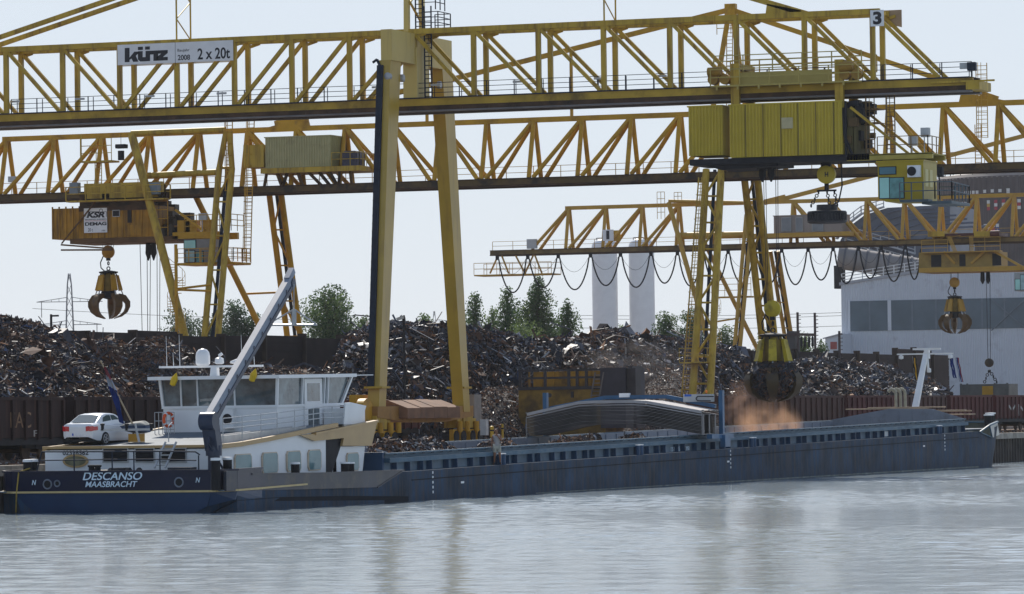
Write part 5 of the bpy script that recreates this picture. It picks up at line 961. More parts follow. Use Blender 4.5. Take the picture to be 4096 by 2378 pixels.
mb = MB(); v = vb(3930, 500, U2-.8); ladder(mb, (U2-.9, v, onU(3930, 555, U2).z), (U2-.9, v, zt2+3.2), .9, (0, 1, 0), .33, .03, 1); ladder(mb, (U2-.7, v+.4, zb2), (U2-.7, v+.4, zb2+3.5), .5, (0, 1, 0), .3, .03)
mb.build('hanging_ladder', Y2, c2)
for x, y in ((50, 718), ): a = onU(x-16, y+12, U2-1.2); b2 = onU(x+14, y-12, U2-1.2); mb = MB(); mb.box(U2-1.3, U2-.9, b2.y, a.y, a.z, b2.z); mb.build('electrical_box', BOXG, c2)
# service platforms hung in the truss near the landside legs
mb = MB(); z = onU(380, 645, U2-1.8).z; va, vc = vb(336, 640, U2-1.8), vb(458, 640, U2-1.8); mb.box(U2-2.4, U2-.8, vc, va, z-.15, z); rail(mb, [(U2-2.4, va, z), (U2-2.4, vc, z)], 1.9, 3, .03, 1.6); mb.beam((U2-2.4, va, z), (U2-2.4, va, zt2), .12); ladder(mb, (U2-2, (va+vc)/2, zb2), (U2-2, (va+vc)/2, z), .6, (0, 1, 0), .3, .03); mb.build('service_platform', Y3, c2)
mb = MB(); s_ = onU(484, 590, U2-2.2); mb.lathe([(.28, -1.1), (.28, -.3)], s_, 10); mb.box(s_.x-.3, s_.x+.3, s_.y-.5, s_.y+.4, s_.z-.1, s_.z+.25); mb.tube((s_.x, s_.y-.6, s_.z+.1), (s_.x, s_.y+.5, s_.z+.1), .14, 8); mb.tube(s_, (s_.x, s_.y, zt2), .02, 5); mb.build('service_hoist', DK, c2, smooth=True)

# trolley of crane 2 (old rusty house with maker's board)
TK = U2-2.6
t2 = thing('crane_trolley', 'rusty orange yellow crane trolley with a white maker board, left of the hinged legs', 'crane trolley', (U2, 80, 20), 'crane trolleys')
a = onU(318, 955, TK); b2 = onU(618, 822, TK); mb = MB(); mb.box(TK, U2+2.4, b2.y, a.y, a.z, b2.z); mb.k = 1; mb.box(TK-.06, TK, b2.y, a.y, b2.z-.35, b2.z+.1); mb.box(TK+.3, U2+2, b2.y+.5, a.y-.6, b2.z, b2.z+.55); mb.k = 0
for k in range(12): v = a.y+(b2.y-a.y)*k/12; mb.box(TK-.05, TK, v-.04, v+.04, a.z, b2.z-.35)
th_ = mb.build('machinery_house', [YK, BRN], t2)
p = onU(212, 959, TK+.5); q_ = onU(318, 833, TK+.5); mb = MB(); mb.box(TK+.5, U2+2, q_.y, p.y, p.z, q_.z)
for k in range(5): v = p.y+(q_.y-p.y)*k/4; mb.box(TK+.42, TK+.5, v-.06, v+.06, p.z, q_.z+.15)
mb.build('counterweight', YK, t2)
mb = MB(); p = onU(280, 965, TK); q_ = onU(712, 975, TK); mb.box(TK, U2+2.4, q_.y, p.y, a.z-.45, a.z-.02); mb.beam((TK-.1, p.y+.8, a.z-.5), (TK-.1, p.y-4, a.z-.95), .14); mb.beam((TK-.1, p.y+.8, a.z-.95), (TK-.1, p.y-4, a.z-1.05), .14); mb.beam((TK-.2, p.y+.7, a.z-.4), (TK-.2, p.y-2.6, b2.z+.5), .1); mb.build('under_frame', mat('frame_rust', (.12, .06, .02), .6, .3, 1), t2)
mb = MB(); pw = onU(276, 806, TK-.6); qw = onU(672, 800, TK-.6); zf = pw.z; mb.box(TK-1.2, TK-.1, qw.y, pw.y, zf-.12, zf); rail(mb, [(TK-1.2, pw.y, zf), (TK-1.2, qw.y, zf), (TK-.1, qw.y, zf)], 1.15, 2, .035, 2.0, .045); mb.box(TK+.3, U2-1.7, qw.y+1, pw.y-1, zf+.2, zf+1.5); mb.build('trolley_walkway', Y3, t2)
for x in (300, 620): c = onU(x, 755, TK-.2); mb = MB(); mb.box(c.x-.3, c.x+.3, c.y-.4, c.y+.4, c.z-.5, c.z+.5); mb.build('electrical_box', mat('box_blue_grey', (.20, .24, .28), .5, .1, 2), t2)
for x in (335, 425, 650): c = onU(x, 815, TK+.4); mb = MB(); mb.box(TK+.3, TK+.9, c.y-.35, c.y+.35, b2.z, zf+.6); mb.build('hanger', BRN, t2)
sb2, aa, bb = board(t2, TK-.12, 337, 428, 832, 933); uk = TK-.155
tx('KSR', 346, 419, 848, 872, INK, .05, uk, t2, .25); tx('DEMAG', 340, 426, 889, 903, INK, .045, uk, t2); tx('KRANSERVICE RHEINBERG', 340, 426, 876, 881, INK, .01, uk, t2); tx('20 t', 352, 371, 913, 927, INK, .0, uk, t2); tx('1990', 407, 421, 920, 927, INK, .0, uk, t2)
mb = MB(); l0, l1_ = onU(341, 885, uk), onU(425, 884, uk); mb.beam(l0, l1_, .03); mb.build('red_rule', INKR, t2)
mb = MB(); q0 = [onU(x, y, uk) for x, y in ((340, 868), (348, 848), (398, 848), (398, 840), (404, 836), (410, 840), (410, 848), (426, 848), (426, 868))]; mb.path(q0, .02, 4); mb.build('roof_outline', INK, t2)
for x0, x1, y0, y1, m in ((452, 477, 843, 866, GALV), (512, 524, 842, 890, BRN), (510, 565, 902, 942, YK)): pane(th_, TK-.05, x0, x1, y0, y1, DK if m is not YK else YK, 'hatch', m)
for k in range(30):
    mb = MB(); c = onU(rnd.uniform(622, 715), rnd.uniform(800, 960), U2); s_ = rnd.uniform(.15, .5); u = U2+rnd.uniform(-2.3, 2); mb.box(u-s_, u+s_, c.y-s_, c.y+s_, c.z-s_, c.z+s_); mb.build('hoist_motor', mat('gear_dark', (.05, .035, .02), .5, .4, 2), t2)
mb = MB(); rail(mb, [(TK, vb(610, 940, TK), a.z), (TK, vb(672, 940, TK), a.z)], 3, 4, .03, 1.0); mb.build('guard_rail', Y2, t2)
bo0, bo1 = onU(690, 944, TK), onU(880, 938, TK); mb = MB(); mb.box(TK, TK+.35, bo1.y, bo0.y, bo0.z-.28, bo0.z+.28); mb.box(U2+1, U2+1.4, bo1.y, bo0.y, bo0.z-.28, bo0.z+.28)
p, q_ = onU(700, 840, TK), onU(815, 925, TK); mb.beam((TK+.1, p.y, p.z), (TK+.1, q_.y, q_.z), .2); rail(mb, [(TK, vb(740, 925, TK), bo0.z+.3), (TK, vb(925, 925, TK), bo0.z+.3), (U2, vb(925, 925, TK), bo0.z+.3)], 1.4, 3, .03, 1.2)
for x in (735, 762, 830): c = onU(x, 912, TK+.4); mb.box(TK+.3, TK+1.2, c.y-.6, c.y+.55, bo0.z+.3, bo0.z+1.3)
mb.build('cab_boom', Y2, t2)
ca, cb_ = onU(735, 1052, TK), onU(845, 956, TK); mb = MB(); mb.box(TK, TK+2.6, cb_.y, ca.y, ca.z, cb_.z); cab2 = mb.build('operator_cab', mat('cab_grey', (.23, .22, .21), .5, .15, 1), t2)
pane(cab2, TK-.04, 738, 782, 962, 995, CGR); pane(cab2, TK-.04, 744, 778, 1004, 1050, mat('cab_glass_pale', (.30, .45, .47), .05, .2, 2)); pane(cab2, TK-.04, 785, 812, 1008, 1050, mat('cab_glass_mid', (.10, .26, .26), .08, .3, 2.5))
mb = MB(); zf = ca.z; va, vc = vb(712, 1060, TK-.9), vb(935, 1060, TK-.9); mb.box(TK-1, TK+2.7, vc, va, zf-.25, zf-.05); rail(mb, [(TK-.95, va, zf), (TK-.95, vc, zf), (TK+2.6, vc, zf)], 1.15, 3, .025, 1.0, .03); mb.build('cab_balcony', Y2, t2)
mb = MB(); c = onU(809, 868, TK); mb.box(TK, TK+.4, c.y-.35, c.y+.35, c.z-.3, c.z+.3); mb.tube(c, (c.x, c.y, bo0.z+.3), .04, 6); mb.build('floodlight', BOXG, t2)
mb = MB()
for x in (593, 614): c = onU(x, 975, U2); mb.lathe([(.22, 0), (.26, -.9), (.05, -1.5)], (U2, c.y, a.z-.45), 10)
mb.build('rope_guide', DK, t2, smooth=True)
g2 = onU(434, 1100, U2); grab('open yellow orange peel grab hanging empty against the sky at left', U2, g2.y, onU(434, 1088, U2).z, onU(434, 1277, U2).z, onU(430, 1009, U2).z, Y2, a.z-.4, 0, False, 5)
t_ = thing('hoist_ropes', 'slack hoist ropes hanging below the rusty trolley beside the open grab', 'ropes', (U2, vb(600, 1300, U2), QZ+3)); mb = MB()
for x0, x1 in ((560, 573), (588, 590), (602, 594), (628, 627), (640, 634)): p, q_ = onU(x0, 975, U2), onU(x1, 1318, U2); q_.z = 5.; mb.tube(p, q_, .03, 5)
mb.build('rope', DK, t_)

# crane 1, farthest
U1c = 305.
X1c = [2276, 2424, 2570, 2717, 2864, 3018, 3174, 3320, 3467, 3618, 3764, 3908, 4057, 4205]
D1 = ['/', '/', '/', '/', '', '', '\\', '\\', '\\', '\\', '', '/', '/', '/']
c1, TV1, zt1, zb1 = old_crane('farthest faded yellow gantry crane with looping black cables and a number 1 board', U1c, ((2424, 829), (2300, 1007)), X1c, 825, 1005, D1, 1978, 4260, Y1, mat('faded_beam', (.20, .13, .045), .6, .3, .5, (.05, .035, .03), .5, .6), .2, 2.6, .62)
lattice_leg(c1, U1c-2, U1c-6, ((2985, 3010, 860), (2938, 2960, 1392)), Y1, r=.22, n=8); lattice_leg(c1, U1c+2, U1c+6, ((3082, 3112, 1005), (3143, 3170, 1370)), Y1, r=.22, n=7)
strut(c1, U1c-2, (2675, 812), U1c-6, (2819, 1315), .27, Y1, 'leg', True); strut(c1, U1c+2, (2800, 935), U1c+6, (3027, 1392), .24, Y1, 'leg', True); strut(c1, U1c-2, (2675, 805), U1c-2, (2990, 812), .2, Y1); strut(c1, U1c-2, (2705, 945), U1c-2, (2990, 940), .4, Y1); strut(c1, U1c-6, (2850, 1290), U1c-6, (2945, 1275), .1, Y1)
spiral(c1, 2857, 1190, 1390, U1c-7.5, Y1, .8)
mb = MB(); z = onU(2930, 1187, U1c-3).z; va, vc = vb(2858, 1187, U1c-3), vb(3015, 1187, U1c-3); mb.box(U1c-4, U1c-2, vc, va, z-.15, z); rail(mb, [(U1c-4, va, z), (U1c-4, vc, z)], 2, 3, .03, 1.6); mb.build('leg_platform', Y1, c1)
mb = MB(); z = onU(2080, 1098, U1c).z; va, vc = vb(1916, 1095, U1c), vb(2225, 1095, U1c); mb.box(U1c-1.6, U1c+1.6, vc, va, z-.15, z); rail(mb, [(U1c-1.6, va, z), (U1c-1.6, vc, z)], 1.3, 2, .03, 1.6); rail(mb, [(U1c+1.6, va, z), (U1c+1.6, vc, z)], 1.3, 2, .03, 1.6)
for x, dx in ((1995, -35), (2005, 30), (2135, -35), (2138, 30), (2060, 40)):
    p, q_ = onU(x, 1018, U1c-1.3), onU(x+dx, 1095, U1c-1.3); mb.beam(p, q_, .16)
mb.build('service_platform', Y1, c1)
a, b2 = onU(2108, 996, U1c-1.4), onU(2145, 957, U1c-1.4); mb = MB(); mb.box(U1c-1.5, U1c-1, b2.y, a.y, a.z, b2.z); mb.build('electrical_box', BOXG, c1)
board(c1, U1c-1.7, 2411, 2454, 919, 965); tx('1', 2425, 2437, 924, 958, INK, .03, U1c-1.745, c1); board(c1, U1c+.6, 2454, 2482, 922, 966, 'sign_back', Y3)
mb = MB(); rail(mb, [(U1c-2, vb(2652, 860, U1c), zt1-1.6), (U1c-2, vb(2682, 860, U1c), zt1-1.6)], 3, 4, .03, .4); rail(mb, [(U1c-2, vb(2720, 860, U1c), zt1), (U1c-2, vb(2750, 860, U1c), zt1)], 1.3, 3, .03, .4); mb.build('top_rail', Y1, c1)
p, q_ = onU(3100, 805, U1c), onU(3560, 686, U1c); mb = MB(); mb.beam(p, q_, .3, .45); mb.beam((U1c, p.y+1.2, zt1), (U1c, p.y-1.2, zt1+.5), .35, .6); mb.build('stay', Y1, c1)
p, q_ = onU(3640, 650, U1c), onU(4150, 530, U1c); mb = MB(); mb.beam(onU(3560, 686, U1c), q_, .3, .45); mb.build('stay', Y1, c1)
ec, a, b2 = cbox(c1, U1c-2.5, U1c+1, 3092, 3368, 858, 934, 6, mat('house_pinkgrey', (.30, .25, .22), .6, .1, .6), 'electrical_house', .03)
for x0, x1 in ((3128, 3162), (3185, 3208), (3250, 3290)): pane(ec, U1c-2.6, x0, x1, 872, 925, mat('door_grey', (.22, .23, .24), .5, .1, 1), 'door', BOXG)
mb = MB(); mb.box(U1c-3, U1c+1, b2.y-1, a.y+3, a.z-.5, a.z-.02); mb.build('house_platform', Y1, c1)
FX = [1989, 2111, 2233, 2362, 2482, 2604, 2710, 2811, 2913, 3020, 3127, 3233, 3333, 3434, 3525, 3622, 3690]
FD = [128, 110, 122, 108, 118, 104, 118, 108, 112, 118, 122, 106, 122, 104, 118, 112]
for k, (xa, xb) in enumerate(zip(FX[:-1], FX[1:])):
    u = U1c-1.9; A, B = onU(xa+6, 1026 if xa > 2200 else 1026, u), onU(xb-6, 1022, u); zz = zb1-.75; A.z = B.z = zz; dp = FD[k]/36.5+.25; mb = MB()
    pts = [Vector((u, A.y+(B.y-A.y)*t, zz-dp*(1-(2*t-1)**2)**.8-(0 if .05 < t < .95 else 0))) for t in np.linspace(0, 1, 17)]; mb.path(pts, .085, 7)
    mb.path([Vector((u-.15, A.y+(B.y-A.y)*t, zz-dp*.45*(1-(2*t-1)**2))) for t in np.linspace(0, 1, 9)], .018, 4)
    mb.box(u-.12, u+.12, A.y-.0, A.y+.35, zz-.05, zb1-.3); mb.build('festoon_cable', DK, c1, smooth=True)
t1 = thing('crane_trolley', 'ochre crane trolley with bent guard rails at the right edge, before the grey warehouse', 'crane trolley', (U1c, 38, 20), 'crane trolleys')
u = U1c-3; a = onU(3676, 1092, u); b2 = onU(3975, 1004, u)
mb = MB(); mb.box(u, U1c+3, b2.y, a.y, a.z+.5, b2.z); mb.k = 1; mb.box(u-.05, U1c+3, vb(4130, 1080, u), a.y, a.z, a.z+.5)
for x0, x1 in ((3725, 3765), (3838, 3862), (3970, 4005)): mb.k = 2; mb.box(u-.06, u, vb(x1, 1050, u), vb(x0, 1050, u), a.z+.6, b2.z-.3)
for p, q_ in (((3775, 1008), (3820, 1055)), ((3935, 1008), (3885, 1055)), ((3975, 1005), (4110, 1080))): mb.k = 1; p, q_ = onU(*p, u-.1), onU(*q_, u-.1); mb.beam(p, q_, .25)
mb.build('machinery_house', [mat('ochre_dirty', (.36, .24, .06), .6, .25, .7, (.10, .06, .03), .45, .7), Y1, DK], t1)
mb = MB(); va, vc = vb(3696, 1002, u), vb(4010, 1000, u); zf = b2.z; mb.box(u-1, u, vc, va, zf-.12, zf)
for x0, x1, dz in ((3696, 3800, 0), (3888, 4010, .15)): rail(mb, [(u-1, vb(x0, 1000, u), zf), (u-1, vb(x1, 1000, u), zf)], 1.3+dz, 3, .035, 1.4)
for x, s_ in ((3815, .35), (3865, -.35)):
    p = onU(x, 1000, u-1)
    for k in range(5): mb.beam(p+Vector((0, k*.28*s_-.4, -.3)), p+Vector((0, k*.28*s_+s_, 1.5)), .05)
    mb.beam(p+Vector((0, -.8, 1.5)), p+Vector((0, .8, 1.4)), .05)
mb.build('trolley_walkway', Y1, t1)
for x0, x1 in ((3711, 3775), (3896, 3962)): a2, b3 = onU(x0, 948, u), onU(x1, 925, u); mb = MB(); mb.box(u, U1c+3, b3.y, a2.y, a2.z, b3.z); mb.build('wheel_truck', Y3, t1)
mb = MB(); a2, b3 = onU(3780, 948, u+.5), onU(3990, 930, u+.5); mb.box(u+.5, U1c+2, b3.y, a2.y, a2.z, b3.z); c = onU(3977, 935, u); mb.tube((u, c.y+.4, c.z), (u, c.y-.6, c.z), .32, 12); mb.build('travel_beam', mat('maroon_beam', (.09, .03, .025), .5, .3, 1), t1)
a2, b3 = onU(4058, 1165, u), onU(4130, 1090, u); mb = MB(); mb.box(u, u+2.6, b3.y, a2.y, a2.z, b3.z); cab1 = mb.build('operator_cab', mat('cab_grey_light', (.34, .36, .36), .5, .1, 1), t1); pane(cab1, u-.04, 4062, 4080, 1118, 1160, CGR); pane(cab1, u-.04, 4083, 4110, 1100, 1160, mat('cab_glass_pale', (.3, .45, .47), .05, .2, 2))
mb = MB()
for x in (3930, 3952): c = onU(x, 1096, U1c); mb.lathe([(.22, 0), (.26, -.9), (.05, -1.3)], (U1c, c.y, a.z), 10)
mb.build('rope_guide', DK, t1, smooth=True)
g1 = onU(3820, 1250, U1c); grab('open ochre orange peel grab hanging before the warehouse window band', U1c, g1.y, onU(3820, 1187, U1c).z, onU(3820, 1336, U1c).z, onU(3808, 1131, U1c).z, Y1, a.z, 0, False, 5)
t_ = thing('scrap_skip', 'grey steel scrap skip hung on ropes from the farthest trolley beside the warehouse wall', 'skip', (U1c-2, vb(3935, 1550, U1c), QZ+4))
u = U1c-2; a, b2 = onU(3840, 1592, u), onU(4035, 1536, u); mb = MB(); mb.box(u, u+4, b2.y, a.y, a.z, b2.z)
for x in (3845, 3870, 3980, 4030): v = vb(x, 1560, u); mb.box(u-.1, u, v-.1, v+.1, a.z, b2.z+.1)
mb.k = 1; p, q_ = onU(3929, 1580, u), onU(3972, 1545, u); mb.box(u-.05, u, q_.y, p.y, p.z, q_.z); mb.build('skip_body', [mat('skip_grey', (.12, .12, .11), .6, .2, 1), Y2], t_)
c = onU(3957, 1452, u+1); mb = MB(); sheave(mb, c, .48); mb.build('hook_block', Y2B, t_, smooth=True)
mb = MB(); 
for x in (3936, 3990): chain(mb, onU(3957, 1480, u+1), onU(x, 1535, u+1), .05, .35)
for x0, x1 in ((3945, 3952), (3960, 3962)): mb.tube(onU(x0, 1100, u+1), onU(x1, 1448, u+1), .03, 5)
mb.build('chain', DK, t_)

# ================================================================== THE SCRAP YARD AND WHAT STANDS BEHIND IT
def at(px, py, d): return CAM+ray(px, py)*d
nr = np.random.default_rng(11)
SC = [mat('scrap_dark_steel', (.046, .047, .060), .55, .5, 2, metal=.3), mat('scrap_rust', (.11, .060, .042), .8, .5, 2), mat('scrap_steel', (.11, .112, .13), .5, .4, 2, metal=.5), mat('scrap_pale', (.30, .30, .31), .5, .3, 2, metal=.35), mat('scrap_orange_rust', (.24, .11, .05), .8, .4, 2), mat('scrap_blue', (.035, .06, .15), .4, .3, 2), mat('scrap_brown_black', (.055, .040, .036), .7, .5, 2)]
FINE = mat('scrap_fines', (.036, .027, .027), .85, .6, .9, (.07, .035, .02), .5, .5, bump=.8, bscale=3)
def unit(x): return x/(np.linalg.norm(x, axis=1)[:, None]+1e-9)
def pieces(V_, F_, M_, pos, nrm, wts, smin, smax, rods=.3):
    n = len(pos)
    if n == 0: return
    pos = np.array(pos); nrm = np.array(nrm); k = nr.choice(7, n, p=np.array(wts)/sum(wts)); a = unit(np.cross(nr.normal(size=(n, 3)), nrm)); st_ = nr.random(n) < .35
    a[st_] = unit(a[st_]+nrm[st_]*nr.uniform(.3, 1.3, (st_.sum(), 1))); b = unit(np.cross(a, nr.normal(size=(n, 3)))); c = np.cross(a, b); isr = nr.random(n) < rods
    r = np.where(isr)[0]; m = len(r)
    if m:
        L_ = (nr.uniform(smin, smax, m)*1.7)[:, None]; w = nr.uniform(.025, .055, (m, 1))*(smax/.8)**.5; s_ = nr.uniform(-.3, .3, (m, 1))*L_; p, A, B, Cc = pos[r], a[r], b[r], c[r]; vs = []
        for q in (p-A*L_/2, p+B*s_, p+A*L_/2): vs += [q-B*w-Cc*w, q+B*w, q+Cc*w]
        o = len(V_); V_ += [tuple(x) for x in np.stack(vs, 1).reshape(-1, 3).tolist()]
        for i in range(m):
            for jj in (0, 3):
                for e in ((0, 1), (1, 2), (2, 0)): F_.append((o+jj+e[0], o+jj+e[1], o+jj+3+e[1], o+jj+3+e[0]))
            o += 9
        M_ += np.repeat(k[r], 6).tolist()
    r = np.where(~isr)[0]; m = len(r)
    if m:
        L_ = (smin+(smax-smin)*nr.random(m)**2.2)[:, None]; w = L_*nr.uniform(.2, .8, (m, 1)); p, A, B = pos[r], a[r], b[r]; cc = c[r]*nr.uniform(-.5, .5, (m, 1))*L_; u = lambda: nr.uniform(.65, 1.3, (m, 1))
        vs = [p-A*L_/2*u()-B*w/2*u(), p+cc-B*w/2*u(), p+A*L_/2*u()-B*w/2*u(), p+A*L_/2*u()+B*w/2*u(), p+cc+B*w/2*u(), p-A*L_/2*u()+B*w/2*u()]
        o = len(V_); V_ += [tuple(x) for x in np.stack(vs, 1).reshape(-1, 3).tolist()]
        for i in range(m): F_ += [(o, o+1, o+4, o+5), (o+1, o+2, o+3, o+4)]; o += 6
        M_ += np.repeat(k[r], 2).tolist()
def scrap_mesh(name, V_, F_, M_, label, cat, base=None, parent=None):
    me = bpy.data.meshes.new(name); o3 = np.zeros(3) if parent is None else np.array(tuple(ORG[parent.name]))
    me.from_pydata((np.array(V_)-o3).tolist(), [], F_)
    for m in SC: me.materials.append(m)
    me.materials.append(base or FINE); me.polygons.foreach_set('material_index', M_); o = bpy.data.objects.new(name, me); C.objects.link(o); ORG[o.name] = Vector(o3)
    if parent: o.parent = parent
    else: tag(o, label, cat, None, 'stuff')
    return o
def vnoise(x, y, s, k): return math.sin(x*s+k)*math.cos(y*s*1.3+k*2.1)+.5*math.sin(x*s*2.3+k*3.3+y*s*1.7)
def heap(name, label, prof, Vc, Vf, Vb, n, wts, smin=.10, smax=.6, rough=.35, z0=QZ, shp=.8, rods=.3, dx=9, lump=1., big=.012):
    """a mound whose crest follows the profile; each column of it runs back from Vf over the crest Vc to Vb"""
    xs_ = np.array([p[0] for p in prof], float); zz = np.array([onV(x, y, Vc).z for x, y in prof]); x0, x1 = xs_[0], xs_[-1]
    dV = {}
    def pt(x, v):
        d = ray(x, 1500); u = CAM.x+d.x*((v-CAM.y)/d.y); top = float(np.interp(x, xs_, zz)); t = (v-Vf)/(Vc-Vf) if v <= Vc else (Vb-v)/(Vb-Vc); t = max(0., min(1., t))
        h = max(0, top-z0)*math.sin(t*math.pi/2)**shp; return np.array([u, v, z0+h+rough*lump*(vnoise(u, v, .5, 1.3)*.7+vnoise(u, v, 1.3, .2)*.4)*min(1, h*.5)*math.sin(t*math.pi)])
    V_ = []; F_ = []; M_ = []; gx = np.arange(x0, x1+dx, dx); gv = np.linspace(Vf, Vb, int((Vb-Vf)/.5)+2); m = len(gv)
    for x in gx:
        for v in gv: V_.append(tuple(pt(x, v)+np.array([0, 0, nr.uniform(-.12, .12)*rough])))
    for i in range(len(gx)-1):
        for j in range(m-1): F_.append((i*m+j, (i+1)*m+j, (i+1)*m+j+1, i*m+j+1)); M_.append(7)
    X_ = nr.uniform(x0, x1, n); W_ = Vf+(Vc+.8-Vf)*nr.random(n)**1.0; pos = []; nm = []; kd = []
    for x, v in zip(X_, W_):
        p = pt(x, v); a = pt(x+6, v)-p; b = pt(x, v+.3)-p; q_ = np.cross(a, b); q_ *= np.sign(q_[2]) if q_[2] else 1; q_ /= np.linalg.norm(q_)+1e-9; pos.append(p+q_*nr.uniform(-.05, .22)*smax); nm.append(q_); kd.append(vnoise(p[0]*.6, p[2]*2+p[1]*.5, .35, 2.2))
    pos = np.array(pos); nm = np.array(nm); kd = np.array(kd); wts = np.array(wts, float)
    for sel, w2 in ((kd < -.35, wts*np.array([.7, 2.6, .35, .3, 2.2, 1, 1.6])), ((kd >= -.35) & (kd < .45), wts), (kd >= .45, wts*np.array([1, .5, 1.7, 2.0, .5, 1.5, .8]))):
        if sel.any():
            k = int(sel.sum()*big)+1; P_, N_ = pos[sel], nm[sel]
            pieces(V_, F_, M_, P_[k:], N_[k:], w2, smin, smax, rods); pieces(V_, F_, M_, P_[:k], N_[:k], w2, smax, smax*2.0, .45); k2 = k//7 if smax > .55 else 0; pieces(V_, F_, M_, P_[:k2]+N_[:k2]*.25, N_[:k2], (24, 22, 14, 6, 8, 0, 14), smax*1.8, smax*2.8, .8)
    return scrap_mesh(name, V_, F_, M_, label, 'scrap heap')
WT = (44, 20, 13, 3.2, 4, 1.2, 16)
heap('scrap_heap', 'tall dark scrap metal heap at the left edge above the brown wagons', [(-500, 1240), (-200, 1262), (0, 1282), (61, 1294), (154, 1313), (246, 1360), (301, 1380), (420, 1450), (520, 1570)], 50, 24, 60, 34000, (44, 30, 7, 1.2, 3.5, .8, 20), rods=.55)
heap('scrap_heap', 'low scrap heap before the plank wall, behind the wheelhouse of the barge', [(150, 1500), (301, 1386), (443, 1368), (510, 1398), (560, 1386), (603, 1366), (664, 1368), (720, 1402), (800, 1440), (910, 1465), (1040, 1470), (1105, 1480), (1250, 1490), (1420, 1480)], 54, 34, 60, 24000, (36, 32, 9, 2.2, 8, 1, 20), rods=.45)
heap('scrap_heap', 'broad scrap heap of tangled steel behind the legs of the nearest crane', [(1310, 1570), (1345, 1480), (1400, 1352), (1472, 1328), (1554, 1311), (1708, 1311), (1882, 1328), (1964, 1342), (2036, 1354), (2118, 1376), (2246, 1372), (2349, 1361), (2380, 1352), (2414, 1337), (2470, 1337), (2516, 1354), (2588, 1364), (2691, 1364), (2793, 1387), (2921, 1402), (2957, 1422), (2988, 1465), (3015, 1600)], 52, 41, 60, 46000, WT, smin=.12, smax=.95)
heap('scrap_heap', 'lower scrap heap of pale shredded steel right of the loaded grab', [(3040, 1640), (3100, 1530), (3196, 1452), (3306, 1445), (3382, 1467), (3457, 1467), (3516, 1468), (3585, 1490), (3632, 1524), (3713, 1526), (3771, 1565), (3795, 1590), (3835, 1660)], 52, 30, 60, 19000, (42, 10, 24, 11, 3, 1.5, 14), smin=.12, smax=.9)
heap('scrap_heap', 'fine rust brown heap of shreddings in front of the big scrap heap', [(2480, 1640), (2545, 1575), (2600, 1530), (2690, 1486), (2760, 1497), (2830, 1530), (2940, 1630)], 40, 31, 46, 14000, (14, 44, 4, 2, 16, 0, 24), .05, .22, .15)
heap('scrap_heap', 'low fine brown scrap heap between the far leg and the yellow machine', [(1880, 1600), (1950, 1560), (2040, 1548), (2110, 1560), (2200, 1620)], 39, 34, 44, 4000, (20, 34, 6, 3, 14, 0, 22), .08, .35, .15)
# scrap in the barge hold
def hold_heap(label, prof, vc, w, n): heap('scrap_pile', label, prof, vc, vc-w, vc+w, n, (20, 34, 9, 7, 16, 0, 14), .08, .4, .2, .6, 1., .35, 5)
hold_heap('pile of rusty turnings in the aft hold beside the deckhouse front', [(1475, 1790), (1515, 1770), (1548, 1760), (1600, 1778), (1640, 1775), (1700, 1756), (1740, 1768), (1800, 1796), (1830, 1815)], 7.6, 3.0, 3600)
hold_heap('small dark scrap pile showing over the coaming beside the standing man', [(1900, 1800), (1945, 1778), (1985, 1768), (2030, 1770), (2062, 1792)], 7.2, 2.6, 1500)
hold_heap('low bristly scrap pile under the hatch cover stack, nearer to the standing man', [(2190, 1780), (2260, 1762), (2320, 1758), (2360, 1742), (2385, 1748), (2405, 1775)], 6.5, 2.6, 1500)
hold_heap('short bristly scrap pile under the middle of the hatch cover stack', [(2470, 1765), (2510, 1750), (2540, 1745), (2560, 1752), (2580, 1765)], 6.5, 2.4, 900)
# ball of scrap in the loaded grab
V_ = []; F_ = []; M_ = []; cz = (gz+gt)/2-.55; pos = []; nm = []
for _ in range(2600):
    d = nr.normal(size=3); d /= np.linalg.norm(d)
    if d[2] > .55: continue
    r = np.array([1.68, 1.68, 1.25])*(.9+.16*nr.random()); pos.append(np.array([UM, g3.y, cz])+d*r); nm.append(d+nr.normal(size=3)*.4)
n0, k0 = 10, 16
for i in range(n0+1):
    for j in range(k0): a, b2 = math.pi*i/n0, 2*math.pi*j/k0; V_.append((UM+1.58*math.sin(a)*math.cos(b2), g3.y+1.58*math.sin(a)*math.sin(b2), cz+1.15*math.cos(a)))
for i in range(n0):
    for j in range(k0): F_.append((i*k0+j, i*k0+(j+1) % k0, (i+1)*k0+(j+1) % k0, (i+1)*k0+j)); M_.append(7)
pieces(V_, F_, M_, pos, nm, (34, 26, 8, 2, 4, 0, 26), .2, .6, .55); scrap_mesh('scrap_load', V_, F_, M_, 'ball of dark scrap clenched in the tines of the loaded grab', 'scrap load')
# litter on the quay edge
V_ = []; F_ = []; M_ = []; n = 7000; pos = [np.array([u, v, QZ+.05]) for u, v in zip(nr.uniform(-20, 260, n), QV+1+nr.random(n)**1.3*3.4)]
pieces(V_, F_, M_, pos, [np.array([0, 0, 1.])]*n, (14, 24, 8, 8, 30, 0, 16), .08, .4, .15); scrap_mesh('quay_litter', V_, F_, M_, 'rusty scrap litter strewn along the quay edge beside the track', 'litter')

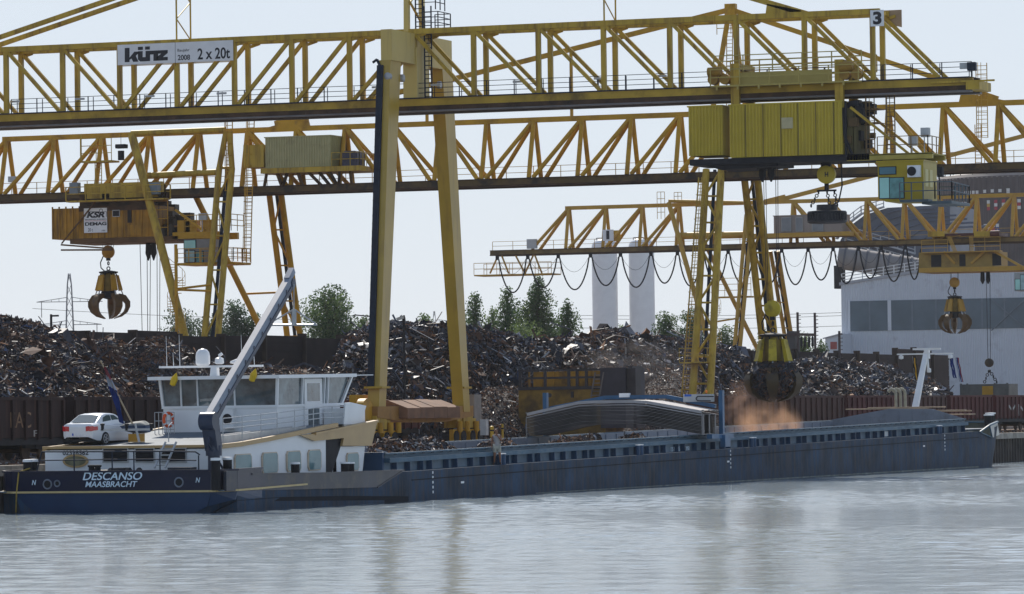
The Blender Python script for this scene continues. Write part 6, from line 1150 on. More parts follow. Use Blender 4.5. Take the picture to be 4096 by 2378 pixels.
# railway wagons
WB = {'brown': mat('wagon_brown', (.026, .013, .012), .8, .3, .6, (.09, .04, .025), .35, .9, True), 'red': mat('wagon_red', (.085, .022, .02), .8, .3, .6, (.06, .03, .026), .45, .9, True), 'rust': mat('wagon_rust', (.075, .034, .028), .8, .35, .6, (.05, .03, .026), .5, .9, True)}
def wagon(kind, y0):
    m = WB[kind]; L_ = 13.9; z0, z1 = 3.35, 5.27; t = thing('open_wagon', '', 'goods wagon', (0, y0+1.45, QZ), 'open goods wagons on the quay')
    y1 = y0+2.9; mb = MB(); mb.box(0, L_, y0, y0+.08, z0, z1); mb.box(0, L_, y1-.08, y1, z0, z1); mb.box(0, .1, y0+.08, y1-.08, z0, z1); mb.box(L_-.1, L_, y0+.08, y1-.08, z0, z1); mb.box(.1, L_-.1, y0+.08, y1-.08, z0+.05, z0+.12)
    mb.box(-.03, L_+.03, y0-.07, y0+.1, z1-.14, z1+.02); mb.box(-.03, L_+.03, y1-.1, y1+.07, z1-.14, z1+.02); mb.box(-.03, .12, y0+.1, y1-.1, z1-.14, z1+.02); mb.box(L_-.12, L_+.03, y0+.1, y1-.1, z1-.14, z1+.02); mb.build('body', m, t)
    mb = MB(); mb.box(.07, .25, y0-.12, y0, z0-.1, z1-.14)
    rb = mb.build('rib', m, t); mb = MB()
    for k in range(1, 11): o = rb.copy(); C.objects.link(o); ORG[o.name] = ORG[rb.name]; o.location.x = k*1.365
    mb = MB(); mb.box(-.1, L_+.1, y0+.05, y0+.25, z0-.35, z0-.02); mb.box(-.1, L_+.1, y1-.25, y1-.05, z0-.35, z0-.02); mb.box(-.1, .1, y0+.25, y1-.25, z0-.35, z0-.02); mb.box(L_-.1, L_+.1, y0+.25, y1-.25, z0-.35, z0-.02); mb.build('under_frame', DK, t)
    for bx_ in (2.2, L_-2.2):
        mb = MB(); mb.box(bx_-1.35, bx_+1.35, y0+.28, y0+.45, 2.85, 3.1); mb.box(bx_-.35, bx_+.35, y0+.2, y1-.2, 2.8, 3.05); mb.box(bx_-1.35, bx_+1.35, y1-.45, y1-.28, 2.85, 3.1); b_ = mb.build('bogie', DK, t)
        for dx in (-.9, .9): mb = MB(); mb.lathe([(.46, y0+.48), (.46, y0+.6), (.1, y0+.62), (.1, y1-.62), (.46, y1-.6), (.46, y1-.48)], (bx_+dx, 0, QZ+.62), 20, (0, 1, 0)); mb.build('wheel_set', BRN, b_, smooth=True)
    mb = MB()
    for x, s_ in ((-.1, -1), (L_+.1, 1)):
        for y in (y0+.55, y1-.55): mb.tube((x, y, z0-.2), (x+s_*.45, y, z0-.2), .09, 8); mb.tube((x+s_*.45, y, z0-.2), (x+s_*.5, y, z0-.2), .22, 12)
    mb.build('buffer', DK, t); return t
W0 = 15.6
wr = {k: wagon(k, W0) for k in WB}
for w in wr.values(): w.location = (-60, 0, 0)
def place(proto, u, y, label, first=[set()]):
    o = wr[proto]
    if proto in first[0]:
        o = o.copy(); C.objects.link(o)
        for ch in wr[proto].children:
            c = ch.copy(); C.objects.link(c); c.parent = o
            for g in ch.children: d = g.copy(); C.objects.link(d); d.parent = c
    first[0].add(proto); o.location = (u, y+1.45, QZ); o['label'] = label; return o
uL = onV(289, 1700, W0).x
wl1 = place('brown', uL-14.9, W0, 'dark brown open wagon on the quay, beside the stern and left of the white car')
wl2 = place('brown', uL+.1, W0, 'brown open wagon on the quay directly behind the white car')
place('brown', uL+15.1, W0, 'brown open wagon hidden mostly by the wheelhouse of the barge')
uR = onV(2905, 1700, W0).x; lab = ['rust brown open wagon beginning right of the blue hatch gantry', 'rust brown open wagon behind the dust cloud below the loaded grab', 'dull red open wagon just right of the dust cloud', 'rust brown open wagon left of the swan neck vent pipes', 'dull red open wagon behind the foot of the bow mast', 'dull red open wagon right of the foot of the bow mast', 'rust brown open wagon above the black bow bollards', 'dull red open wagon with pale graffiti right of the bow', 'rust brown open wagon at the right edge of the picture']
kk = ['rust', 'rust', 'red', 'rust', 'red', 'red', 'rust', 'red', 'rust']
for i in range(9): WW = place(kk[i], uR+15.*i, W0, lab[i]); wlast = WW if i == 7 else (wlast if i > 7 else None)
place('red', onV(1372, 1700, 36.5).x, 36.5, 'dull red open wagon standing behind the bogies of the nearest crane')
GRF = mat('graffiti_pale', (.38, .36, .35), .7, .3, 3); GRT = mat('graffiti_tan', (.20, .12, .07), .8, .4, 4)
def tg(s_, o, x, z, w, h, m): 
    ORG[o.name] = Vector(o.location); return text(s_, (o.location.x+x, W0-.02, QZ+z), (1, 0, 0), w, h, m, o)
p = onV(82, 1700, W0); tg('EAC', wl1, p.x-wl1.location.x, 2.1, 2.2, .75, GRT); p = onV(143, 1765, W0); tg('F', wl2 if p.x > uL else wl1, p.x-wl1.location.x, 1.45, .5, .3, GRF); p = onV(143, 1783, W0)
p = onV(4070, 1680, W0); tg('MM', wlast, p.x-wlast.location.x, 1.9, 7.0, 1.0, GRF)
mb = MB()
for y in (W0+.7, W0+2.2, 37.2, 38.7): mb.box(-150, 420, y-.04, y+.04, QZ+.005, QZ+.17)
mb.build('railway_track', mat('rail_steel', (.10, .07, .06), .5, .3, 1), kind='structure')
mb = MB()
for y in (31.9, 32.3): mb.box(40, 420, y-.05, y+.05, QZ+.005, QZ+.2)
mb.build('crane_rail', mat('rail_steel', (.1, .07, .06)), kind='structure')

# plank retaining wall
WD = mat('wall_planks', (.030, .019, .018), .85, .3, .5, (.025, .018, .018), .4, .6)
PST = mat('wall_posts', (.055, .038, .03), .85, .3, .6)
wa = thing('retaining_wall', 'long dark brown plank retaining wall with steel posts behind the scrap heaps', 'wall', (200, 62, QZ)); u = 84.
while u < 350:
    zt = 10.62+rnd.choice((-.16, -.05, 0, .06, .14))+(.5 if 331 < u < 343 else 0)
    mb = MB(); n = 14
    for k in range(n): z = QZ+(zt-QZ)*k/n; j = rnd.uniform(-.03, .03); mb.box(u+.14, u+7.86, 62+j, 62.35, z, z+(zt-QZ)/n-.03)
    mb.box(u+.14, u+7.86, 62.1, 62.3, QZ, zt-.05); mb.build('panel', WD, wa)
    mb = MB(); mb.box(u-.14, u+.14, 61.7, 62.4, QZ, zt+rnd.uniform(.0, .35)); mb.build('post', PST, wa); u += 8
# yellow machine on the quay
MU = 133.; m_ = thing('loading_machine', 'grimy yellow box machine with railed platform and dark hopper, behind the hatch covers', 'machine', (MU, vb(2240, 1700, MU), QZ))
MY = mat('machine_yellow', (.22, .13, .02), .65, .35, .8, (.05, .03, .015), .55, .6); MD = mat('machine_dark', (.045, .04, .045), .6, .3, 1)
a, b2 = onU(2077, 1800, MU), onU(2420, 1545, MU); mb = MB(); mb.box(MU, MU+4, b2.y, a.y, QZ, b2.z); mb.k = 1; mb.box(MU-.06, MU+.1, b2.y, a.y, b2.z-.22, b2.z+.02); c = onU(2199, 1582, MU); mb.lathe([(.16, 0), (.16, .02)], (MU-.02, c.y, c.z), 16, (-1, 0, 0)); c = onU(2290, 1578, MU); mb.box(MU-.1, MU, c.y-.1, c.y+.1, c.z-.25, c.z+.2); mb.build('body', [MY, MD], m_)
mb = MB(); t = onU(2400, 1483, MU); mb.box(MU+2.4, MU+2.6, b2.y, a.y-.3, b2.z, t.z)
for k in range(8): v = a.y+(b2.y-a.y)*k/7; mb.box(MU+2.3, MU+2.4, v-.06, v+.06, b2.z, t.z)
mb.build('back_panel', mat('panel_ochre', (.36, .19, .015), .6, .3, .8, (.06, .035, .015), .55, .7), m_)
mb = MB(); t = onU(2240, 1481, MU)
for x in (2080, 2180, 2275, 2308, 2345): v = vb(x, 1510, MU); mb.box(MU-.05, MU+.1, v-.1, v+.1, b2.z, t.z)
for y in (1481, 1512): z = onU(2240, y, MU).z; mb.box(MU-.06, MU+.06, b2.y, a.y, z-.08, z+.08)
mb.build('platform_railing', MD, m_)
a, b2 = onU(2412, 1800, MU), onU(2508, 1471, MU); mb = MB(); mb.box(MU-.4, MU+4, b2.y, a.y, QZ+1, b2.z); mb.build('hopper', mat('hopper_slate', (.045, .042, .055), .6, .2, 1), m_)
a, b2 = onU(2512, 1581, MU), onU(2545, 1473, MU); mb = MB(); mb.box(MU-.2, MU+1, b2.y, a.y, a.z, b2.z); mb.path([(MU, b2.y+.1, a.z), (MU, b2.y+.15, QZ+1)], .12, 8); mb.box(MU+1, MU+3.5, a.y-.0, a.y+.3, b2.z-.3, b2.z+.15); mb.build('motor_box', MD, m_)
mb = MB(); p, q_ = onU(2381, 1590, MU-.3), onU(2398, 1490, MU-.3); ladder(mb, p, q_, .7, (.2, 1, 0), .3, .05); mb.build('ladder', mat('ladder_grey', (.16, .14, .13), .6, .2, 2), m_)
def cab_(label, x0, x1, y0, y1, v, m, nm, cat, d=.5):
    a, b2 = onV(x0, y1, v), onV(x1, y0, v); t = thing(nm, label, cat, (a.x, v, QZ)); w = max(.3, min(1.4, (b2.x-a.x))); mb = MB(); mb.box(a.x, a.x+.5, v, v+(vb(x0, y1, a.x)-vb(x1, y1, a.x)), a.z, b2.z); mb.build('box', m, t); mb = MB(); mb.box(a.x+.2, a.x+.3, v+.2, v+.3, QZ, a.z); mb.build('stand', DK, t); return t
cab_('pale grey electrical cabinet on a stand right of the crane legs', 1944, 1967, 1678, 1742, 28, BOXG, 'electrical_cabinet', 'cabinet')
for x, y0, y1, l in ((1968, 1708, 1760, 'stout yellow bollard post beside the pale cabinet on the quay'), (2010, 1700, 1728, 'slim yellow marker post just right of the standing man')):
    p, q_ = onV(x, y1, 28), onV(x, y0, 28); t = thing('marker_post', l, 'post', (p.x, 28, QZ)); mb = MB(); mb.tube((p.x, 28, QZ), (p.x, 28, q_.z), .13 if x < 2000 else .08, 12); mb.lathe([(.13 if x < 2000 else .08, 0), (.05, .06)], (p.x, 28, q_.z), 12); mb.build('post', Y3, t, smooth=True); mb = MB(); mb.tube((p.x, 28, q_.z-.3), (p.x, 28, q_.z-.2), .14 if x < 2000 else .09, 12); mb.build('band', DK, t)
# mooring rope at the stern
a, b2, c = onU(75, 1890, -.1), onU(66, 1975, -.12), onU(64, 2050, .3); t = thing('mooring_rope', 'yellow mooring rope hanging over the far corner of the barge stern', 'rope', (0, a.y, a.z)); mb = MB(); d = onU(120, 1874, .5); mb.path([d, onU(84, 1886, -.05), a, b2, c], .035, 6); mb.build('rope', mat('rope_yellow', (.40, .28, .06), .8, .2, 6), t, smooth=True)

# tanks
for x, w, yt, lb in ((2422, 102, 956, 'left one of two tall white storage tanks with domed tops'), (2570, 102, 954, 'right one of two tall white storage tanks, with top pipework')):
    c = at(x, 1340, 663); r = w/2/28.; zt = at(x, yt, 663).z; t = thing('storage_tank', lb, 'tank', (c.x, c.y, QZ), 'storage tanks'); mb = MB(); mb.lathe([(r, QZ), (r, zt-1.1), (r*.97, zt-.75), (r*.85, zt-.35), (r*.6, zt-.1), (.05, zt)], (c.x, c.y, 0), 40); mb.build('shell', WHITE, t, smooth=True)
    mb = MB(); mb.path([(c.x-r*.4, c.y-r*.9, zt-1.6), (c.x-r*.4, c.y-r*.3, zt+.1), (c.x-r*.4, c.y+r*.5, zt+.1), (c.x-r*.6, c.y+r*.6, zt-1.5)], .06, 6); mb.box(c.x-r-.1, c.x-r*.8, c.y-.6, c.y-.2, zt-1.9, zt-1.1); mb.build('pipework', DK, t)
# warehouse
WHU = 430.; wt = thing('warehouse', 'large pale grey corrugated warehouse with a long dark window band at right', 'warehouse', (WHU, vb(3600, 1300, WHU), QZ))
v0, v1 = vb(3365, 1200, WHU), vb(4400, 1200, WHU); z0_ = onU(3365, 1137, WHU).z; pk = onU(3700, 1082, WHU); WM = mat('warehouse_sheet', (.62, .65, .70), .55, .05, .3, (.3, .3, .33), .2, .3)
mb = MB(); n = 150; lo = []; hi = []
for i in range(n):
    for f, k in ((0, 0), (.2, 1), (.5, 1), (.7, 0)): v = v0+(v1-v0)*(i+f)/n; zt = z0_+(pk.z-z0_)*(min(v0-v, (v0-pk.y))/(v0-pk.y)) if v > pk.y else pk.z-(pk.y-v)*.02; lo.append((WHU-.08*k, v, QZ)); hi.append((WHU-.08*k, v, zt))
mb.grid([lo, hi]); mb.add([(WHU, v0, QZ), (WHU+60, v0, QZ), (WHU+60, v0, z0_), (WHU, v0, z0_)], [(0, 1, 2, 3)]); mb.build('wall', WM, wt)
mb = MB(); mb.add([(WHU+.1, v0, z0_), (WHU+.1, pk.y, pk.z), (WHU+60, pk.y, pk.z), (WHU+60, v0, z0_)], [(0, 1, 2, 3)]); mb.add([(WHU+.1, pk.y, pk.z), (WHU+.1, v1, pk.z-(pk.y-v1)*.02), (WHU+60, v1, pk.z), (WHU+60, pk.y, pk.z)], [(0, 1, 2, 3)]); mb.beam((WHU-.1, v0+.2, z0_), (WHU-.1, pk.y, pk.z), .25, .4); mb.build('roof', mat('roof_grey', (.36, .37, .40), .6, .1, .5), wt)
a, b2 = onU(3403, 1326, WHU), onU(4200, 1196, WHU); mb = MB(); mb.box(WHU-.14, WHU+.05, v1, a.y, a.z, b2.z+.25); mb.k = 1
v = vb(3559, 1260, WHU); mb.box(WHU-.2, WHU-.1, v-.25, v+.25, a.z, b2.z+.25); mb.k = 2
for x in (3480, 3650, 3745, 3838, 3930, 4020): v = vb(x, 1260, WHU); mb.box(WHU-.17, WHU-.1, v-.12, v+.12, a.z, b2.z+.25)
p, q_ = onU(3965, 1195, WHU), onU(4110, 1320, WHU); mb.beam((WHU-.2, p.y, p.z), (WHU-.2, q_.y, q_.z), .15); mb.beam((WHU-.2, p.y, q_.z), (WHU-.2, q_.y, p.z), .15)
mb.k = 1; mb.box(WHU-.2, WHU, a.y, a.y+.3, a.z-.2, b2.z+.4); mb.build('window_band', [mat('band_glass', (.12, .155, .185), .35, .15, .3), WM, mat('band_mullion', (.17, .20, .23), .5, .1, 1)], wt)
mb = MB(); rail(mb, [(WHU+.3, v0, z0_+.1), (WHU+.3, pk.y, pk.z+.1)], 1.3, 3, .05, 1.5, .06); mb.build('roof_railing', mat('rail_white', (.6, .6, .6), .5, .05, 2), wt)
# duct over the roof, dark hood and round building behind
t = thing('ventilation_duct', 'long ribbed grey duct lying above the warehouse roof', 'duct', (WHU+12, vb(3500, 1050, WHU+12), pk.z)); A, B = onU(3352, 1030, WHU+10), onU(3790, 1098, WHU+14); d = (B-A).normalized(); r = 1.62
mb = MB(); mb.tube(A, B, r, 28); mb.build('pipe', mat('duct_grey', (.22, .20, .19), .5, .12, .5), t, smooth=True)
for k in range(9): c = A.lerp(B, .05+k*.1); mb = MB(); mb.tube(c, c+d*.28, r+.16, 28); mb.build('ring', mat('duct_ring', (.12, .12, .13), .5, .1, 1), t, smooth=True)
mb = MB(); mb.box(A.x-.8, A.x+.8, A.y-.8, A.y+.4, pk.z-2, A.z-1.2); mb.build('support', DK, t)
t = thing('conveyor_hood', 'dark rounded steel hood with a stair up its left flank behind the far crane', 'hood', (WHU+30, vb(3560, 950, WHU+30), pk.z)); U_ = WHU+30
pg = [onU(x, y, U_) for x, y in ((3350, 1030), (3362, 960), (3400, 905), (3460, 860), (3550, 832), (3700, 824), (3800, 824), (3800, 1040))]; HD = mat('hood_slate', (.11, .12, .15), .45, .2, .3)
mb = MB(); mb.prism(pg, [p+Vector((14, 0, 0)) for p in pg])
for k in range(6): mb.path([Vector((U_-.1, p.y-k*1.6-1.5, p.z-k*.55-.4)) for p in pg[1:6]], .16, 6)
mb.build('shell', HD, t)
mb = MB(); e = [Vector((U_-.6, p.y+.4, p.z+.1)) for p in (pg[1], pg[2], pg[3], pg[4])]; rail(mb, e, 1.1, 2, .06, 1.2, .06)
for p, q_ in zip(e[:-1], e[1:]): mb.beam(p, q_, 1.0, .2)
p, q_ = onU(3385, 935, U_-2), onU(3660, 1015, U_-2); mb.beam(p, q_, .9, .2); rail(mb, [p, q_], 1.1, 2, .06, 1.3, .06); p, q_ = onU(3380, 985, U_-2), onU(3640, 1060, U_-2); mb.beam(p, q_, .9, .2); rail(mb, [p, q_], 1.1, 2, .06, 1.3, .06); mb.build('stairway', mat('stair_grey', (.40, .41, .43), .5, .1, 1), t)
t = thing('round_building', 'dark round building with scattered coloured tiles behind the far cranes at right', 'building', at(4190, 1100, 760)); c = at(4190, 1100, 760); r = 18.2; n = 120
zt0 = at(3830, 706, 745).z; mb = MB(); lo = []; hi = []
for i in range(n):
    for f, k in ((0, 0), (.3, 0), (.5, 1), (.8, 1)): a = 2*math.pi*(i+f)/n; rr = r+.12*k; lo.append((c.x+rr*math.cos(a), c.y+rr*math.sin(a), QZ)); hi.append((c.x+rr*math.cos(a), c.y+rr*math.sin(a), zt0))
lo.append(lo[0]); hi.append(hi[0]); mb.grid([lo, hi]); mb.build('wall', mat('round_wall', (.10, .085, .085), .6, .12, .4), t)
mb = MB(); mb.lathe([(r+.1, zt0-.2), (r-.5, zt0+.5), (r*.8, zt0+1.0), (r*.3, zt0+1.5), (.1, zt0+1.6)], (c.x, c.y, 0), 60); mb.build('roof', mat('round_roof', (.30, .25, .22), .5, .1, .5), t, smooth=True)
mb = MB(); pr_ = [(c.x+(r-.2)*math.cos(a), c.y+(r-.2)*math.sin(a), zt0+.4) for a in np.linspace(0, 2*math.pi, 41)]; rail(mb, pr_, 1.6, 2, .05, 9, .06); mb.build('roof_railing', DK, t)
TW, TR, TB, TY, TK_ = [mat('tile_'+k, v, .5, .05, 2) for k, v in (('white', (.62, .62, .60)), ('red', (.40, .06, .08)), ('blue', (.05, .10, .32)), ('yellow', (.5, .32, .08)), ('black', (.03, .035, .04)))]
dirv = Vector((CAM.x-c.x, CAM.y-c.y, 0)).normalized(); pv = Vector((-dirv.y, dirv.x, 0))
tl = [(3875, 757, 'WK'), (3890, 757, 'WR'), (3905, 757, 'WR'), (3920, 757, 'WR'), (3950, 755, 'WK'), (3980, 754, 'WK'), (4010, 754, 'WK'), (4042, 752, 'WW'), (3845, 800, 'WYB'), (3859, 800, 'WYW'), (3873, 800, 'WY'), (3964, 798, 'WYR'), (3993, 797, 'RWR'), (4023, 796, 'RWK'), (4084, 796, 'WRW'), (3816, 850, 'WRB'), (3830, 850, 'WR'), (3891, 848, 'WBW'), (3905, 848, 'WW'), (3950, 893, 'WR'), (3966, 893, 'RW'), (3982, 893, 'WRB'), (3998, 893, 'WB'), (3840, 905, 'WR')]
ml = [TW, TR, TB, TY, TK_]
for x, y, s_ in tl:
    o = max(-r+.6, min(r-.6, (x-4190)*760/F)); 
    base = c+(-pv if (pv.dot(rt) < 0) else pv)*o+dirv*math.sqrt(max(.1, (r+.16)**2-o*o)); tn = Vector((-(base-c).y, (base-c).x, 0)).normalized()
    mb = MB()
    for k, ch in enumerate(s_): mb.k = 'WRBYK'.index(ch); z = at(x, y+k*13.5, 742).z; q0 = Vector((base.x, base.y, z)); w = tn*.28; mb.hexa([q0-w-Vector((0, 0, .52)), q0+w-Vector((0, 0, .52)), q0+w-Vector((0, 0, .52))-dirv*.1, q0-w-Vector((0, 0, .52))-dirv*.1, q0-w, q0+w, q0+w-dirv*.1, q0-w-dirv*.1])
    mb.build('tile_panel', ml, t)
# small shed and line gantry beside the warehouse
SU = 425.; t = thing('shed', 'small white shed with a red panel at the left foot of the warehouse', 'shed', (SU, vb(3335, 1400, SU), QZ)); a, b2 = onU(3302, 1420, SU), onU(3366, 1345, SU); mb = MB(); mb.prism([(SU, a.y, QZ), (SU, a.y, b2.z-.3), (SU, b2.y, b2.z+.3), (SU, b2.y, QZ)], [(SU+5, a.y, QZ), (SU+5, a.y, b2.z-.3), (SU+5, b2.y, b2.z+.3), (SU+5, b2.y, QZ)]); mb.build('wall', WM, t)
mb = MB(); mb.beam((SU-.1, a.y+.3, b2.z-.3), (SU-.1, b2.y-.1, b2.z+.35), .3, .15); mb.build('roof', mat('roof_grey', (.36, .37, .4)), t); pane(t, SU-.05, 3322, 3348, 1368, 1398, mat('panel_red', (.35, .10, .09), .5, .1, 1), 'panel', WM)
GU = 300.; t = thing('line_gantry', 'rusty steel gantry with two tall posts and insulators left of the warehouse', 'gantry', (GU, vb(3225, 1400, GU), QZ)); mb = MB()
for x, yt in ((3190, 1250), (3259, 1252), (3357, 1325)): p = onU(x, yt, GU); mb.beam((GU, p.y, QZ), (GU, p.y, p.z), .22); [mb.box(GU-.1, GU+.1, p.y-.35, p.y-.1, p.z-.4-k*.42, p.z-.32-k*.42) for k in range(7)]
p, q_ = onU(3150, 1338, GU), onU(3262, 1340, GU); mb.beam((GU, p.y, p.z), (GU, q_.y, q_.z), .3, .3); mb.build('frame', mat('gantry_rust', (.09, .065, .06), .7, .2, 1), t)
for x in (3205, 3220, 3236, 3250): p = onU(x, 1345, GU); mb = MB(); mb.lathe([(.05, 0), (.14, -.2), (.14, -1.0), (.03, -1.3)], p, 8); mb.build('insulator', DK, t, smooth=True)
a, b2 = onU(3148, 1420, GU), onU(3178, 1325, GU); mb = MB(); mb.box(GU, GU+2, b2.y, a.y, QZ, b2.z); mb.build('transformer_house', mat('transformer_dark', (.08, .075, .075), .7, .2, 1), t)
# lamps
for x, yt, D_, fx, lb in ((205, 1258, 330, 1, 'thin lamp post standing behind the plank wall near the pylon'), (1616, 1262, 330, -1, 'floodlight on a short mast behind the broad scrap heap')):
    b0 = at(x, 1320, D_); tp = at(x, yt, D_); t = thing('lamp_post', lb, 'lamp post', (b0.x, b0.y, QZ)); mb = MB(); mb.tube((b0.x, b0.y, QZ), (b0.x, b0.y, tp.z), .09, 8); mb.build('mast', DK, t); mb = MB(); e = tp+rt*fx*.28; mb.beam(tp-Vector((0, 0, .12)), e+rt*fx*.25-Vector((0, 0, .3 if fx < 0 else .1)), .35, .22 if fx < 0 else .12); mb.build('lamp_head', BOXG if fx < 0 else DK, t)
# pylons with their lines
PYL = mat('pylon_grey', (.25, .26, .27), .6, .1, 1)
def pylon(x, yt, D_, w, arms, lb):
    tp = at(x, yt, D_); c = Vector((tp.x, tp.y, QZ)); t = thing('pylon', lb, 'pylon', c); hx = (tp.z-QZ); mb = MB(); e1 = rt.copy(); e1.z = 0; e1.normalize(); e2 = Vector((-e1.y, e1.x, 0)); n = 14; ww = lambda k: w*(1-k)**.8*.9+.12*(k < 1)+.15
    for i in range(n):
        k0, k1 = i/n, (i+1)/n
        for s_, q_ in ((1, 1), (1, -1), (-1, 1), (-1, -1)): mb.beam(c+Vector((0, 0, hx*k0))+e1*s_*ww(k0)+e2*q_*ww(k0), c+Vector((0, 0, hx*k1))+e1*s_*ww(k1)+e2*q_*ww(k1), .14)
        mb.beam(c+Vector((0, 0, hx*k0))+e1*ww(k0)-e2*ww(k0), c+Vector((0, 0, hx*k1))-e1*ww(k1)-e2*ww(k1), .09); mb.beam(c+Vector((0, 0, hx*k0))-e1*ww(k0)-e2*ww(k0), c+Vector((0, 0, hx*k1))+e1*ww(k1)-e2*ww(k1), .09)
    mb.build('tower', PYL, t); ends = []
    for y, half in arms:
        z = at(x, y, D_).z; mb = MB()
        for s_ in (-1, 1): tip_ = c+e1*s_*half; tip_.z = z; i0 = c+e1*s_*.6; mb.beam(i0+Vector((0, 0, z-QZ)), tip_, .14); mb.beam(i0+Vector((0, 0, z-QZ+half*.13)), tip_, .12); ends.append(tip_.copy()); [mb.beam(i0.lerp(c+e1*s_*half, f)+Vector((0, 0, z-QZ)), i0.lerp(c+e1*s_*half, f)+Vector((0, 0, z-QZ+half*.13*(1-f))), .07) for f in (.25, .5, .75)]; mb.tube(tip_-e1*s_*half*.15, tip_-e1*s_*half*.15-Vector((0, 0, 3)), .08, 5)
        mb.build('cross_arm', PYL, t)
    return t, ends
pylon(277, 1095, 900, 1.1, ((1208, 6.4), (1300, 6.2)), 'grey lattice pylon with two wide cross arms at far left')
pylon(1737, 1245, 1500, 1.0, ((1285, 4.5),), 'tiny distant lattice pylon peeping over the broad scrap heap')
t = thing('power_line', 'thin far overhead wires crossing the sky behind the white tanks', 'power line', at(2400, 1260, 800))
for ys in ((1262, 1246), (1276, 1258), (1312, 1300), (1235, 1282)):
    x0, x1 = ((2290, 3500) if ys[0] != 1235 else (130, 1400)); mb = MB(); pts = [at(x0+(x1-x0)*k/8, ys[0]+(ys[1]-ys[0])*k/8+9*(1-(k/4-1)**2), 800) for k in range(9)]; mb.path(pts, .035, 4); mb.build('wire', DK, t)

# trees
BARK = mat('bark', (.07, .05, .035), .9, .3, 2)
def leafm(name, rgb):
    m = mat(name, rgb, .6, .35, .35, spec=.2); n = m.node_tree.nodes; l = m.node_tree.links; b = n['Principled BSDF']; tr = n.new('ShaderNodeBsdfTranslucent'); ms = n.new('ShaderNodeMixShader'); ms.inputs[0].default_value = .38
    l.new(b.inputs['Base Color'].links[0].from_socket, tr.inputs[0]); l.new(b.outputs[0], ms.inputs[1]); l.new(tr.outputs[0], ms.inputs[2]); l.new(ms.outputs[0], n['Material Output'].inputs[0]); return m
LF = [leafm('leaves_dark', (.045, .085, .036)), leafm('leaves_mid', (.085, .140, .050)), leafm('leaves_light', (.14, .20, .065)), leafm('leaves_grey', (.11, .145, .10))]
def tree(label, x, D_, yt, wpx, kind, n=4200, tint=(0, 1, 2), group='trees behind the yard'):
    g = at(x, 1500, D_); sc_ = F/D_; zt = at(x, yt, D_).z; h = zt-QZ; w = wpx/sc_; t = thing('tree', label, 'tree', (g.x, g.y, QZ), group); c = Vector((g.x, g.y, QZ)); rr = random.Random(int(x)+int(D_))
    mb = MB(); mb.tube(c, c+Vector((0, 0, h*.55)), h*.022, 8, h*.010); mb.tube(c+Vector((0, 0, h*.55)), c+Vector((0, 0, h*.92)), h*.010, 6, h*.002)
    cl = []
    nb = 26 if kind != 'poplar' else 34
    for i in range(nb):
        f = (i+.5)/nb; zf = (.30+.68*f) if kind == 'poplar' else .26+.72*f; a = rr.uniform(0, 6.28)
        if kind == 'poplar': R2 = w/2*(1.0-.88*max(0, (zf-.45)/.55)**1.2)*(.82+.18*math.sin(f*11))
        else: R2 = w/2*math.sqrt(max(.05, 1-((zf-.58)/.44)**2))
        q_ = R2*rr.uniform(.2, .8); p = c+Vector((math.cos(a)*q_, math.sin(a)*q_, h*zf+(0 if kind != 'poplar' else h*.02))); s_ = R2*rr.uniform(.36, .6)+.4; cl.append((p, s_))
        b0 = c+Vector((0, 0, h*max(.15, zf-.16))); mb.tube(b0, p, h*.006, 5, h*.002)
    mb.build('trunk', BARK, t)
    V_ = []; F_ = []; M_ = []; n = int(n*2.4); tot = sum(s_**2 for _, s_ in cl); sz = max(.30, 5.5/sc_*1.25)
    for p, s_ in cl:
        shade = rr.random(); kk_ = max(20, int(n*s_**2/tot))
        P0 = nr.normal(size=(kk_, 3)); P0 /= np.linalg.norm(P0, axis=1)[:, None]; P0 *= (nr.random(kk_)**.45)[:, None]*s_*1.25; P0[:, 2] *= 1.25 if kind == 'poplar' else .85
        for d in P0:
            q_ = np.array(tuple(p))+d; a = nr.normal(size=3); a /= np.linalg.norm(a); b = np.cross(a, nr.normal(size=3)); b /= np.linalg.norm(b)+1e-9; e = sz*nr.uniform(.5, 1.2); o = len(V_)
            V_ += [tuple(q_-a*e*.6), tuple(q_+b*e*.35), tuple(q_+a*e*.6), tuple(q_-b*e*.35)]; F_.append((o, o+1, o+2, o+3)); M_.append(tint[min(2, int((shade*.6+nr.random()*.55)*2.6))])
    me = bpy.data.meshes.new('crown'); me.from_pydata((np.array(V_)-np.array(tuple(c))).tolist(), [], F_)
    for m in LF: me.materials.append(m)
    me.polygons.foreach_set('material_index', M_); o = bpy.data.objects.new('crown', me); C.objects.link(o); o.parent = t; return t
